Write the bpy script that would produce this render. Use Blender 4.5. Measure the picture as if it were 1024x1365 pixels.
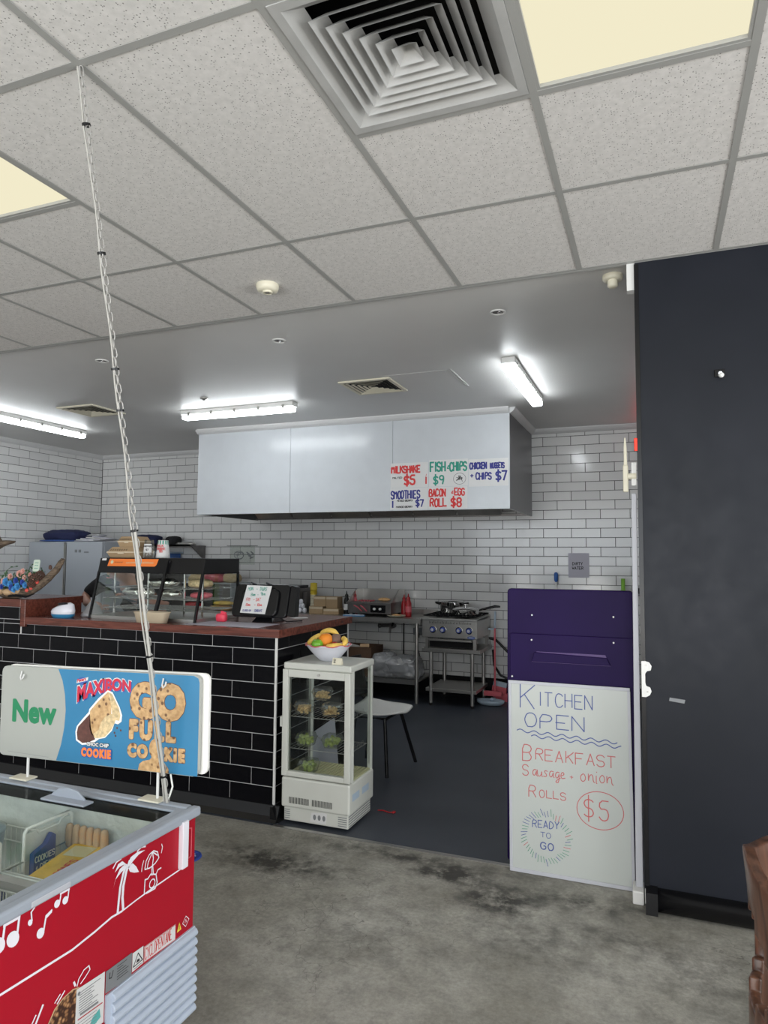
import bpy, bmesh, math, random
from mathutils import Vector, Matrix
random.seed(7)
S = bpy.context.scene
COL = S.collection
PI = math.pi
for o in list(bpy.data.objects): bpy.data.objects.remove(o, do_unlink=True)

# ---------------- camera, world, large lights, exposure ----------------
cam = bpy.data.cameras.new('camera'); camo = bpy.data.objects.new('camera', cam); COL.objects.link(camo)
cam.sensor_fit = 'HORIZONTAL'; cam.sensor_width = 36.0; cam.lens = 917.7 / 1024 * 36.0
cam.clip_start = 0.05; cam.clip_end = 60
_R = Vector((0.93044497, 0.36637001, 0.00672144)); _F = Vector((-0.36598537, 0.92825039, 0.06637717)); _U = Vector((0.01807943, -0.06422026, 0.99777196))
M = Matrix(((_R.x, _U.x, -_F.x, 0), (_R.y, _U.y, -_F.y, 0), (_R.z, _U.z, -_F.z, 1.56), (0, 0, 0, 1)))
camo.matrix_world = M
S.camera = camo
W = bpy.data.worlds.new('daylight'); S.world = W; W.use_nodes = True
bg = W.node_tree.nodes['Background']; bg.inputs[0].default_value = (0.80, 0.90, 1.0, 1); bg.inputs[1].default_value = 0.9
def area(name, loc, rot, sx, sy, e, color=(1, 1, 1)):
    l = bpy.data.lights.new(name, 'AREA'); l.shape = 'RECTANGLE'; l.size = sx; l.size_y = sy; l.energy = e; l.color = color
    o = bpy.data.objects.new(name, l); COL.objects.link(o); o.location = loc; o.rotation_euler = rot
    return o
# daylight coming in through the shop front behind the camera and the side glazing, plus added uplights
area('shopfront_skylight', (-1.2, -3.5, 2.0), (math.radians(72), 0, 0), 7.0, 1.6, 130, (0.88, 0.94, 1.0))
area('added_uplight_front', (-1.2, -3.7, 0.3), (math.radians(128), 0, 0), 8.0, 1.6, 420, (1.0, 0.97, 0.92))  # added low lamp aimed up to brighten the ceiling, no pavement is built
area('side_skylight', (4.9, 0.6, 2.0), (math.radians(72), 0, math.radians(90)), 4.5, 1.6, 110, (0.88, 0.94, 1.0))
area('added_uplight_side', (5.0, 0.6, 0.3), (math.radians(128), 0, math.radians(90)), 5.0, 1.6, 330, (1.0, 0.97, 0.92))  # second added uplight, lifts the ceiling from the side
S.view_settings.view_transform = 'Standard'; S.view_settings.look = 'None'; S.view_settings.gamma = 1; S.view_settings.use_curve_mapping = False
S.view_settings.exposure = 0.12

# ---------------- materials ----------------
MATS = {}
def mat(name, color, rough=0.5, metal=0.0, emit=0, var=0, vscale=8, bump=0, bscale=60, spec=0.5, coat=0, sheen=0, alpha=1):
    if name in MATS: return MATS[name]
    m = bpy.data.materials.new(name); m.use_nodes = True; nt = m.node_tree; b = nt.nodes['Principled BSDF']
    c = tuple(color) + (1,) if len(color) == 3 else color
    b.inputs['Base Color'].default_value = c; b.inputs['Roughness'].default_value = rough; b.inputs['Metallic'].default_value = metal
    b.inputs['Specular IOR Level'].default_value = spec; b.inputs['Coat Weight'].default_value = coat; b.inputs['Alpha'].default_value = alpha
    if emit: b.inputs['Emission Color'].default_value = c; b.inputs['Emission Strength'].default_value = emit
    if var or bump:
        tc = nt.nodes.new('ShaderNodeTexCoord')
    if var:
        n = nt.nodes.new('ShaderNodeTexNoise'); n.inputs['Scale'].default_value = vscale; n.inputs['Detail'].default_value = 6
        r = nt.nodes.new('ShaderNodeValToRGB'); e = r.color_ramp.elements
        e[0].position = 0.3; e[1].position = 0.7
        e[0].color = tuple(max(0, x * (1 - var)) for x in c[:3]) + (1,); e[1].color = tuple(min(1, x * (1 + var)) for x in c[:3]) + (1,)
        nt.links.new(tc.outputs['Object'], n.inputs['Vector']); nt.links.new(n.outputs['Fac'], r.inputs['Fac']); nt.links.new(r.outputs['Color'], b.inputs['Base Color'])
    if bump:
        n2 = nt.nodes.new('ShaderNodeTexNoise'); n2.inputs['Scale'].default_value = bscale; n2.inputs['Detail'].default_value = 4
        bp = nt.nodes.new('ShaderNodeBump'); bp.inputs['Strength'].default_value = bump; bp.inputs['Distance'].default_value = 0.01
        nt.links.new(tc.outputs['Object'], n2.inputs['Vector']); nt.links.new(n2.outputs['Fac'], bp.inputs['Height']); nt.links.new(bp.outputs['Normal'], b.inputs['Normal'])
    MATS[name] = m; return m
def glassmat(name, tint=(0.95, 0.97, 0.96), gloss=0.12, rough=0.02, haze=0.0, fk=0.6):
    if name in MATS: return MATS[name]
    m = bpy.data.materials.new(name); m.use_nodes = True; nt = m.node_tree; nt.nodes.clear()
    out = nt.nodes.new('ShaderNodeOutputMaterial'); t = nt.nodes.new('ShaderNodeBsdfTransparent'); t.inputs[0].default_value = tuple(tint) + (1,)
    g = nt.nodes.new('ShaderNodeBsdfGlossy'); g.inputs['Roughness'].default_value = rough
    lw = nt.nodes.new('ShaderNodeFresnel'); lw.inputs['IOR'].default_value = 1.45
    mm = nt.nodes.new('ShaderNodeMath'); mm.operation = 'MULTIPLY_ADD'; mm.inputs[1].default_value = fk; mm.inputs[2].default_value = gloss * 0.2
    mx = nt.nodes.new('ShaderNodeMixShader')
    nt.links.new(lw.outputs[0], mm.inputs[0]); nt.links.new(mm.outputs[0], mx.inputs[0]); nt.links.new(t.outputs[0], mx.inputs[1]); nt.links.new(g.outputs[0], mx.inputs[2])
    last = mx
    if haze:
        d = nt.nodes.new('ShaderNodeBsdfDiffuse'); d.inputs[0].default_value = (0.75, 0.76, 0.78, 1); m2 = nt.nodes.new('ShaderNodeMixShader'); m2.inputs[0].default_value = haze
        nt.links.new(mx.outputs[0], m2.inputs[1]); nt.links.new(d.outputs[0], m2.inputs[2]); last = m2
    nt.links.new(last.outputs[0], out.inputs[0]); MATS[name] = m; return m
def nodes_mat(name, rough, build, metal=0, spec=0.5):
    m = bpy.data.materials.new(name); m.use_nodes = True; nt = m.node_tree; b = nt.nodes['Principled BSDF']
    b.inputs['Roughness'].default_value = rough; b.inputs['Metallic'].default_value = metal; b.inputs['Specular IOR Level'].default_value = spec
    tc = nt.nodes.new('ShaderNodeTexCoord'); build(nt, b, tc); MATS[name] = m; return m
def N(nt, t, **k):
    n = nt.nodes.new(t)
    for a, v in k.items():
        if a in n.inputs: n.inputs[a].default_value = v
        else: setattr(n, a, v)
    return n
def ramp(nt, fac, stops):
    r = nt.nodes.new('ShaderNodeValToRGB'); e = r.color_ramp.elements
    while len(e) < len(stops): e.new(0.5)
    for i, (p, c) in enumerate(stops):
        e[i].position = p; e[i].color = (c, c, c, 1) if not isinstance(c, tuple) else c + (1,)
    nt.links.new(fac, r.inputs['Fac']); return r.outputs['Color']
def mixc(nt, a, b, fac, mode='MIX'):
    x = nt.nodes.new('ShaderNodeMix'); x.data_type = 'RGBA'; x.blend_type = mode
    for sock, v in ((x.inputs[0], fac), (x.inputs[6], a), (x.inputs[7], b)):
        if hasattr(v, 'node'): nt.links.new(v, sock)
        else: sock.default_value = v if isinstance(v, (int, float)) else tuple(v) + (1,)
    return x.outputs[2]

# ---------------- mesh helpers ----------------
class MB:
    def __init__(s): s.v = []; s.f = []; s.sm = []
    def add(s, vs, fs, smooth=False):
        k = len(s.v); s.v += [tuple(v) for v in vs]; s.f += [tuple(i + k for i in f) for f in fs]; s.sm += [smooth] * len(fs); return s
    def box(s, x0, x1, y0, y1, z0, z1):
        v = [(x0, y0, z0), (x1, y0, z0), (x1, y1, z0), (x0, y1, z0), (x0, y0, z1), (x1, y0, z1), (x1, y1, z1), (x0, y1, z1)]
        return s.add(v, [(0, 3, 2, 1), (4, 5, 6, 7), (0, 1, 5, 4), (1, 2, 6, 5), (2, 3, 7, 6), (3, 0, 4, 7)])
    def hexa(s, v):   # 8 corners bottom ring then top ring
        return s.add(v, [(0, 3, 2, 1), (4, 5, 6, 7), (0, 1, 5, 4), (1, 2, 6, 5), (2, 3, 7, 6), (3, 0, 4, 7)])
    def rbox(s, c, size, rz=0, ry=0, rx=0):
        m = Matrix.Translation(c) @ Matrix.Rotation(rz, 4, 'Z') @ Matrix.Rotation(ry, 4, 'Y') @ Matrix.Rotation(rx, 4, 'X')
        a, b, d = [q / 2 for q in size]
        vs = [(-a, -b, -d), (a, -b, -d), (a, b, -d), (-a, b, -d), (-a, -b, d), (a, -b, d), (a, b, d), (-a, b, d)]
        return s.hexa([m @ Vector(v) for v in vs])
    def tube(s, pts, r, n=8, caps=True, rs=None, closed=False):
        pts = [Vector(p) for p in pts]; L = len(pts); rings = []
        prev = None
        for i, p in enumerate(pts):
            if closed: t = pts[(i + 1) % L] - pts[i - 1]
            elif i == 0: t = pts[1] - pts[0]
            elif i == L - 1: t = pts[-1] - pts[-2]
            else: t = (pts[i + 1] - p).normalized() + (p - pts[i - 1]).normalized()
            if t.length < 1e-9: t = Vector((0, 0, 1))
            t.normalize()
            if prev is None:
                a = Vector((0, 0, 1)) if abs(t.z) < 0.9 else Vector((1, 0, 0)); u = t.cross(a).normalized()
            else:
                u = (prev - t * prev.dot(t)); u = u.normalized() if u.length > 1e-6 else t.orthogonal().normalized()
            prev = u; w = t.cross(u); rr = rs[i] if rs else r
            rings.append([p + (u * math.cos(2 * PI * k / n) + w * math.sin(2 * PI * k / n)) * rr for k in range(n)])
        vs = [v for ring in rings for v in ring]; fs = []
        for i in range(L if closed else L - 1):
            j = (i + 1) % L
            for k in range(n): fs.append((i * n + k, i * n + (k + 1) % n, j * n + (k + 1) % n, j * n + k))
        s.add(vs, fs, True)
        if caps and not closed: s.add(rings[0], [tuple(range(n))[::-1]]); s.add(rings[-1], [tuple(range(n))])
        return s
    def cyl(s, p0, p1, r, n=16, r1=None): return s.tube([p0, p1], r, n, True, [r, r if r1 is None else r1])
    def lathe(s, prof, c=(0, 0, 0), n=24, axis='z', sx=1, sy=1):
        vs = []; L = len(prof)
        for r, z in prof:
            for k in range(n):
                a = 2 * PI * k / n; x, y = r * math.cos(a) * sx, r * math.sin(a) * sy
                p = (x, y, z) if axis == 'z' else ((x, z, y) if axis == 'y' else (z, x, y))
                vs.append((p[0] + c[0], p[1] + c[1], p[2] + c[2]))
        fs = []
        for i in range(L - 1):
            for k in range(n):
                q = (i * n + k, i * n + (k + 1) % n, (i + 1) * n + (k + 1) % n, (i + 1) * n + k)
                fs.append(q if axis != 'y' else q[::-1])
        return s.add(vs, fs, True)
    def blob(s, c, r, n=12, m=8, squ=None, jit=0, rot=None):
        rx, ry, rz = r if isinstance(r, (tuple, list)) else (r, r, r); vs = [];
        for i in range(m + 1):
            th = PI * i / m
            for k in range(n):
                a = 2 * PI * k / n; x, y, z = math.sin(th) * math.cos(a), math.sin(th) * math.sin(a), math.cos(th)
                if squ:
                    f = lambda q: math.copysign(abs(q) ** squ, q); x, y, z = f(x), f(y), f(z)
                j = 1 + random.uniform(-jit, jit) if 0 < i < m else 1
                v = Vector((x * rx * j, y * ry * j, z * rz * j))
                if rot: v = rot @ v
                vs.append(v + Vector(c))
        fs = [(i * n + k, (i + 1) * n + k, (i + 1) * n + (k + 1) % n, i * n + (k + 1) % n) for i in range(m) for k in range(n)]
        return s.add(vs, fs, True)
    def crumple(s, c, r, amp=.18, freq=7, n=40, m=24, squ=.75, seed=0, flat=True):
        from mathutils import noise
        k0 = len(s.v); s.blob(c, r, n, m, squ=squ)
        rx = r if isinstance(r, (int, float)) else max(r)
        for i in range(k0, len(s.v)):
            v = Vector(s.v[i]); d = v - Vector(c); p = v * freq + Vector((seed * 3.1, seed * 1.7, 0))
            f = 1 + amp * (noise.noise(p) + .6 * (1 - 2 * abs(noise.noise(p * 2.3))) + .35 * noise.noise(p * 5))
            q = Vector(c) + d * f
            if flat: q.z = max(q.z, c[2] - (r if isinstance(r, (int, float)) else r[2]))
            s.v[i] = tuple(q)
        return s
    def prism(s, poly, P, t):   # poly in (u,v); P(u,v,w)->xyz ; thickness t along w
        n = len(poly); vs = [P(u, v, 0) for u, v in poly] + [P(u, v, t) for u, v in poly]
        fs = [tuple(range(n))[::-1], tuple(range(n, 2 * n))] + [(i, (i + 1) % n, n + (i + 1) % n, n + i) for i in range(n)]
        return s.add(vs, fs)
    def poly(s, poly, P, w=0): return s.add([P(u, v, w) for u, v in poly], [tuple(range(len(poly)))])
    def stroke(s, pts, width, P, w=0):
        s.k = getattr(s, 'k', 0) + 1; w = w + (s.k % 60) * 1.2e-5
        for i in range(len(pts) - 1):
            (a, b), (c, d) = pts[i], pts[i + 1]; dx, dy = c - a, d - b; l = math.hypot(dx, dy)
            if l < 1e-7: continue
            w += 2e-6; ex, ey = dx / l * width * 0.3, dy / l * width * 0.3; nx, ny = -dy / l * width / 2, dx / l * width / 2
            s.add([P(a - ex + nx, b - ey + ny, w), P(a - ex - nx, b - ey - ny, w), P(c + ex - nx, d + ey - ny, w), P(c + ex + nx, d + ey + ny, w)], [(0, 1, 2, 3)])
        return s
    def disc(s, c, r, P, n=20, w=0, ry=None, a0=0):
        ry = ry or r
        return s.poly([(c[0] + r * math.cos(2 * PI * k / n + a0), c[1] + ry * math.sin(2 * PI * k / n + a0)) for k in range(n)], P, w)
    def build(s, name, m, parent=None, bevel=0, subd=0, kind=None, label=None, seg=2):
        me = bpy.data.meshes.new(name)
        off = Vector((0, 0, 0)); q = parent
        while q is not None: off += Vector(q.location); q = q.parent
        o = bpy.data.objects.new(name, me); COL.objects.link(o)
        if parent is None and not (kind == 'structure'):
            xs, ys, zs = zip(*s.v); off = Vector(((min(xs) + max(xs)) / 2, (min(ys) + max(ys)) / 2, min(zs))); o.location = off
        me.from_pydata([(v[0] - off.x, v[1] - off.y, v[2] - off.z) for v in s.v], [], s.f)
        me.polygons.foreach_set('use_smooth', s.sm)
        me.validate(); me.update()
        if m: me.materials.append(m)
        if parent is not None: o.parent = parent
        if bevel:
            md = o.modifiers.new('bevel', 'BEVEL'); md.width = bevel; md.segments = seg; md.limit_method = 'ANGLE'; md.angle_limit = 0.6
        if subd: md = o.modifiers.new('sub', 'SUBSURF'); md.levels = subd; md.render_levels = subd
        if kind: o['kind'] = kind
        if label: o['label'] = label
        return o
def tag(o, label, cat, group=None, kind=None):
    o['label'] = label; o['category'] = cat
    if group: o['group'] = group
    if kind: o['kind'] = kind
    return o
def thing(name, label, cat, loc=(0, 0, 0), group=None):
    o = bpy.data.objects.new(name, None); COL.objects.link(o); o.location = loc; o.empty_display_size = 0.1
    return tag(o, label, cat, group)
def dup(root, loc, label=None, rz=None):
    r = root.copy(); COL.objects.link(r); r.location = loc
    if rz is not None: r.rotation_euler = (0, 0, rz)
    if label: r['label'] = label
    for ch in list(root.children):
        c = ch.copy(); COL.objects.link(c); c.parent = r
        for g in list(ch.children):
            d = g.copy(); COL.objects.link(d); d.parent = c
    return r
def share(name, src, parent, loc, rot=(0, 0, 0)):
    o = bpy.data.objects.new(name, src); COL.objects.link(o); o.parent = parent; o.location = loc; o.rotation_euler = rot; return o
def Py(y, sgn=-1):   # plane facing -y: u = x, v = z
    return lambda u, v, w=0: (u, y + sgn * w, v)
def Px(x): return lambda u, v, w=0: (x + w, u, v)   # plane facing +x: u = y
def Pz(z, sgn=1): return lambda u, v, w=0: (u, v, z + sgn * w)

# ---- hand lettering: stroke glyphs on a 4 x 6 grid ----
G = {'A': '0,0 2,6 4,0|1,2 3,2', 'B': '0,0 0,6 3,6 4,5 4,4 3,3 0,3|3,3 4,2 4,1 3,0 0,0', 'C': '4,5 3,6 1,6 0,4 0,2 1,0 3,0 4,1', 'D': '0,0 0,6 2,6 4,4 4,2 2,0 0,0',
'E': '4,6 0,6 0,0 4,0|0,3 3,3', 'F': '4,6 0,6 0,0|0,3 3,3', 'G': '4,5 3,6 1,6 0,4 0,2 1,0 3,0 4,1 4,3 2.4,3', 'H': '0,0 0,6|4,0 4,6|0,3 4,3', 'I': '2,0 2,6', 'J': '4,6 4,1 3,0 1,0 0,1',
'K': '0,0 0,6|4,6 0,2.6|1.2,3.6 4,0', 'L': '0,6 0,0 4,0', 'M': '0,0 0,6 2,3 4,6 4,0', 'N': '0,0 0,6 4,0 4,6', 'O': '1,0 0,2 0,4 1,6 3,6 4,4 4,2 3,0 1,0', 'P': '0,0 0,6 3,6 4,5 4,4 3,3 0,3',
'Q': '1,0 0,2 0,4 1,6 3,6 4,4 4,2 3,0 1,0|2.5,1.5 4,0', 'R': '0,0 0,6 3,6 4,5 4,4 3,3 0,3|2,3 4,0', 'S': '4,5 3,6 1,6 0,5 0,4 1,3 3,3 4,2 4,1 3,0 1,0 0,1', 'T': '0,6 4,6|2,6 2,0', 'U': '0,6 0,1 1,0 3,0 4,1 4,6',
'V': '0,6 2,0 4,6', 'W': '0,6 1,0 2,4 3,0 4,6', 'X': '0,0 4,6|0,6 4,0', 'Y': '0,6 2,3 4,6|2,3 2,0', 'Z': '0,6 4,6 0,0 4,0', '0': '1,0 0,2 0,4 1,6 3,6 4,4 4,2 3,0 1,0', '1': '1,5 2,6 2,0', '2': '0,5 1,6 3,6 4,5 4,4 0,0 4,0',
'4': '3,0 3,6 0,2 4,2', '5': '4,6 0.4,6 0,3.4 3,3.6 4,2.5 4,1 3,0 1,0 0,1', '7': '0,6 4,6 1.5,0', '8': '1,3 0,4 0,5 1,6 3,6 4,5 4,4 3,3 1,3 0,2 0,1 1,0 3,0 4,1 4,2 3,3', '9': '4,4 3,3 1,3 0,4 0,5 1,6 3,6 4,5 4,3 3,0',
'$': '4,5 3,5.6 1,5.6 0,4.8 0,4 1,3 3,3 4,2 4,1.2 3,0.4 1,0.4 0,1|2,7 2,-1', '&': '3.2,4.6 2,4 2,3 3.2,3|2,3 1.2,2.6 1.2,1.6 3.2,1.4', '+': '2,1 2,5|0,3 4,3', '-': '0.5,3 3.5,3', "'": '2,6 2,4.6', '.': '1.6,0 2,0.4',
'a': '3.4,3.4 1.5,3.8 0.4,2 1,0.2 2.4,0.4 3.4,3.4 3.2,0.6 4,0', 'u': '0.2,3.6 0.4,0.6 1.6,0 3,1 3.4,3.6 3.4,0.4 4,0', 's': '3.2,3.4 1.6,3.8 1,2.8 2.8,1.4 2.2,0.1 0.4,0.4', 'g': '3.4,3.4 1.5,3.8 0.4,2 1,0.2 2.4,0.4 3.4,3.4 3,-2 1.4,-2.6 0.6,-1.6 4,0.4',
'e': '0.5,1.6 3,2.4 2.6,3.8 1.2,3.6 0.5,1.6 1.2,0.1 3.6,0.6', 'o': '2,3.8 0.5,2.6 0.8,0.6 2.2,0 3.5,1.4 3,3.4 2,3.8', 'n': '0.4,3.8 0.5,0 0.7,2.4 2,3.8 3,3 3.1,0.4 4,0', 'i': '2,3.6 2,0.2 2.8,0|2,5 2.2,5.2', 'r': '0.6,3.8 0.8,0 1,2.6 2.2,3.8 3.2,3.4', 'm': '0,3.6 0,0 0.2,3 1.2,3.8 1.9,3 2,0 2.2,3 3.2,3.8 4,3 4,0', 'p': '0.4,3.8 0.4,-2 0.5,2.8 2,3.8 3.4,2.4 2.4,0.2 0.5,0.6', 't': '1.6,5.6 1.6,0.4 2.6,0|0.4,3.8 3,3.8', 'h': '0.4,6 0.4,0 0.6,2.4 2,3.8 3.2,2.8 3.2,0', 'l': '1.6,6 1.6,0.2 2.4,0', 'd': '3.2,3.2 1.6,3.8 0.4,2 1.2,0.1 3.2,1 3.2,6 3.2,0', 'y': '0.4,3.6 1,1 3,1.4|3.4,3.6 2.6,-2 0.8,-2.4'}
def write(mb, text, u, v, h, P, width, cw=0.66, gap=0.3, jit=0.04, w=0.0006, slope=0, caps_small=0):
    """strokes of hand lettering; returns end u"""
    first = True
    for ch in text:
        if ch == ' ': u += h * 0.42; v += slope * h * 0.42; first = True; continue
        sc = h if (first or not caps_small) else h * caps_small
        k = sc / 6.0; sx = k * cw * 6 / 4
        if ch in "I1'.i": sx *= 0.5
        for part in G[ch].split('|'):
            pts = [tuple(map(float, q.split(','))) for q in part.split()]
            if len(pts) >= 5:      # round the corners a little
                q2 = [pts[0]]
                for i in range(1, len(pts) - 1):
                    a, b, c = pts[i - 1], pts[i], pts[i + 1]
                    q2 += [(b[0] * .72 + a[0] * .28, b[1] * .72 + a[1] * .28), (b[0] * .72 + c[0] * .28, b[1] * .72 + c[1] * .28)]
                pts = q2 + [pts[-1]]
            jx, jy = random.uniform(-jit, jit) * h, random.uniform(-jit, jit) * h
            mb.stroke([(u + jx + x * sx, v + jy + y * k + slope * x * sx) for x, y in pts], width, P, w)
        adv = sx * 4 + gap * sc * 0.66; u += adv; v += slope * adv; first = False
    return u
def fonttext(mb, text, size, P, fat=0.0, sx=1.0, warp=None, w=0.0006, depth=0, space=1.0):
    """filled letters of the built-in font laid into the plane P; warp maps (u,v) -> (u,v)"""
    cu = bpy.data.curves.new('t', 'FONT'); cu.body = text; cu.size = size; cu.offset = fat; cu.resolution_u = 3; cu.fill_mode = 'FRONT'; cu.space_character = space
    o = bpy.data.objects.new('t', cu); COL.objects.link(o); dg = bpy.context.evaluated_depsgraph_get(); oe = o.evaluated_get(dg); me = oe.to_mesh()
    vs = []
    for v in me.vertices:
        a, b = v.co.x * sx, v.co.y
        if warp: a, b = warp(a, b)
        vs.append(P(a, b, w))
    fs = [tuple(p.vertices) for p in me.polygons]; oe.to_mesh_clear(); bpy.data.objects.remove(o); bpy.data.curves.remove(cu)
    mb.add(vs, fs); return mb
# ---------------- shared materials ----------------
def _tile(nt, b, tc):
    v = N(nt, 'ShaderNodeTexVoronoi', Scale=120.0); n = N(nt, 'ShaderNodeTexNoise', Scale=40.0, Detail=5.0); n2 = N(nt, 'ShaderNodeTexNoise', Scale=3.0)
    vc = N(nt, 'ShaderNodeTexVoronoi', Scale=120.0); vc.feature = 'F1'
    for x in (v, n, n2): nt.links.new(tc.outputs['Object'], x.inputs['Vector'])
    hole = ramp(nt, v.outputs['Distance'], [(0.16, 1.0), (0.30, 0.0)])
    thr = N(nt, 'ShaderNodeSeparateColor'); nt.links.new(v.outputs['Color'], thr.inputs[0])
    pick = ramp(nt, thr.outputs[0], [(0.45, 0.0), (0.55, 1.0)])
    h = N(nt, 'ShaderNodeMath', operation='MULTIPLY'); nt.links.new(hole, h.inputs[0]); nt.links.new(pick, h.inputs[1])
    base = ramp(nt, n.outputs['Fac'], [(0.3, (0.62, 0.605, 0.585)), (0.7, (0.72, 0.70, 0.68))])
    nt.links.new(mixc(nt, base, (0.26, 0.25, 0.24), h.outputs[0]), b.inputs['Base Color'])
    bp = N(nt, 'ShaderNodeBump', Strength=0.4, Distance=0.004); bp.invert = True; nt.links.new(h.outputs[0], bp.inputs['Height']); nt.links.new(bp.outputs[0], b.inputs['Normal'])
nodes_mat('acoustic_tile', 0.95, _tile, spec=0.1)
def _conc(nt, b, tc):
    a = N(nt, 'ShaderNodeTexNoise', Scale=1.3, Detail=8.0, Roughness=0.65); c = N(nt, 'ShaderNodeTexNoise', Scale=9.0, Detail=9.0, Roughness=0.7); d = N(nt, 'ShaderNodeTexNoise', Scale=55.0, Detail=8.0, Roughness=0.75)
    e = N(nt, 'ShaderNodeTexNoise', Scale=0.9, Detail=3.0); cr = N(nt, 'ShaderNodeTexVoronoi', Scale=5.0); cr.feature = 'DISTANCE_TO_EDGE'
    wv = N(nt, 'ShaderNodeTexNoise', Scale=5.0, Detail=4.0)
    for x in (a, c, d, e, wv): nt.links.new(tc.outputs['Object'], x.inputs['Vector'])
    off = N(nt, 'ShaderNodeMixRGB', blend_type='ADD'); off.inputs[0].default_value = 0.35; nt.links.new(tc.outputs['Object'], off.inputs[1]); nt.links.new(wv.outputs['Color'], off.inputs[2]); nt.links.new(off.outputs[0], cr.inputs['Vector'])
    base = ramp(nt, a.outputs['Fac'], [(0.30, (0.17, 0.16, 0.13)), (0.5, (0.29, 0.28, 0.245)), (0.68, (0.42, 0.41, 0.37))])
    mid = ramp(nt, c.outputs['Fac'], [(0.3, 0.62), (0.5, 1.05), (0.75, 1.3)])
    fine = ramp(nt, d.outputs['Fac'], [(0.3, 0.78), (0.7, 1.28)])
    col = mixc(nt, base, mid, 0.75, 'MULTIPLY'); col = mixc(nt, col, fine, 1.0, 'MULTIPLY')
    crk = ramp(nt, cr.outputs['Distance'], [(0.0, 0.0), (0.012, 1.0)]); region = ramp(nt, e.outputs['Fac'], [(0.50, 0.0), (0.60, 0.6)])
    inv = N(nt, 'ShaderNodeMath', operation='SUBTRACT'); inv.inputs[0].default_value = 1.0; nt.links.new(crk, inv.inputs[1])
    m2 = N(nt, 'ShaderNodeMath', operation='MULTIPLY'); nt.links.new(inv.outputs[0], m2.inputs[0]); nt.links.new(region, m2.inputs[1])
    col = mixc(nt, col, (0.05, 0.048, 0.042), m2.outputs[0])
    # dark grime patches at fixed places on the slab, in front of the kitchen opening
    for (px, py, rx, ry, s) in ((-1.80, 3.20, .55, .24, 1.0), (-0.98, 3.40, .30, .13, 1.3), (-0.70, 3.24, .26, .20, 1.2), (-1.3, 3.50, 1.0, .11, .8), (-0.35, 3.35, .6, .14, .8), (-0.15, 3.10, .35, .16, .5), (-.5, 2.95, .4, .3, .45), (-1.2, 2.7, .5, .35, .3), (.2, 2.9, .3, .3, .3)):
        mp = N(nt, 'ShaderNodeMapping'); mp.vector_type = 'POINT'; mp.inputs['Location'].default_value = (-px / rx, -py / ry, 0); mp.inputs['Scale'].default_value = (1 / rx, 1 / ry, 1)
        nt.links.new(tc.outputs['Object'], mp.inputs[0]); g = N(nt, 'ShaderNodeTexGradient'); g.gradient_type = 'SPHERICAL'; nt.links.new(mp.outputs[0], g.inputs[0])
        mm = N(nt, 'ShaderNodeMath', operation='MULTIPLY'); nt.links.new(g.outputs['Fac'], mm.inputs[0]); nt.links.new(ramp(nt, c.outputs['Fac'], [(0.36, 1.0), (0.62, 0.1)]), mm.inputs[1])
        m3 = N(nt, 'ShaderNodeMath', operation='MULTIPLY'); m3.use_clamp = True; m3.inputs[1].default_value = s * 1.7; nt.links.new(mm.outputs[0], m3.inputs[0])
        col = mixc(nt, col, (0.045, 0.042, 0.036), m3.outputs[0])
    nt.links.new(col, b.inputs['Base Color'])
    nt.links.new(ramp(nt, c.outputs['Fac'], [(0.3, 0.5), (0.7, 0.72)]), b.inputs['Roughness'])
    bp = N(nt, 'ShaderNodeBump', Strength=0.25, Distance=0.01); nt.links.new(c.outputs['Fac'], bp.inputs['Height']); nt.links.new(bp.outputs[0], b.inputs['Normal'])
nodes_mat('concrete', 0.6, _conc)
def _vinyl(nt, b, tc):
    n = N(nt, 'ShaderNodeTexNoise', Scale=160.0, Detail=2.0); c = N(nt, 'ShaderNodeTexNoise', Scale=2.0, Detail=6.0)
    for x in (n, c): nt.links.new(tc.outputs['Object'], x.inputs['Vector'])
    f = ramp(nt, n.outputs['Fac'], [(0.62, 0.0), (0.74, 1.0)]); base = ramp(nt, c.outputs['Fac'], [(0.3, (0.036, 0.043, 0.056)), (0.7, (0.056, 0.064, 0.080))])
    nt.links.new(mixc(nt, base, (0.09, 0.096, 0.105), f), b.inputs['Base Color'])
    bp = N(nt, 'ShaderNodeBump', Strength=0.2, Distance=0.004); nt.links.new(n.outputs['Fac'], bp.inputs['Height']); nt.links.new(bp.outputs[0], b.inputs['Normal'])
nodes_mat('vinyl', 0.42, _vinyl, spec=0.4)
def _wood(c0, c1, sc=(1, 1, 1)):
    def f(nt, b, tc):
        mp = N(nt, 'ShaderNodeMapping'); mp.inputs['Scale'].default_value = sc; n = N(nt, 'ShaderNodeTexNoise', Scale=6.0, Detail=8.0, Distortion=0.6)
        nt.links.new(tc.outputs['Object'], mp.inputs[0]); nt.links.new(mp.outputs[0], n.inputs[0]); nt.links.new(ramp(nt, n.outputs['Fac'], [(0.35, c0), (0.65, c1)]), b.inputs['Base Color'])
    return f
nodes_mat('counter_wood', 0.22, _wood((0.085, 0.022, 0.014), (0.17, 0.045, 0.028), (0.8, 9, 9)))
nodes_mat('chair_wood', 0.3, _wood((0.045, 0.020, 0.012), (0.13, 0.058, 0.034), (9, 9, 0.9)))
nodes_mat('driftwood', 0.85, _wood((0.05, 0.035, 0.025), (0.20, 0.145, 0.10), (2, 14, 14)))
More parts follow.
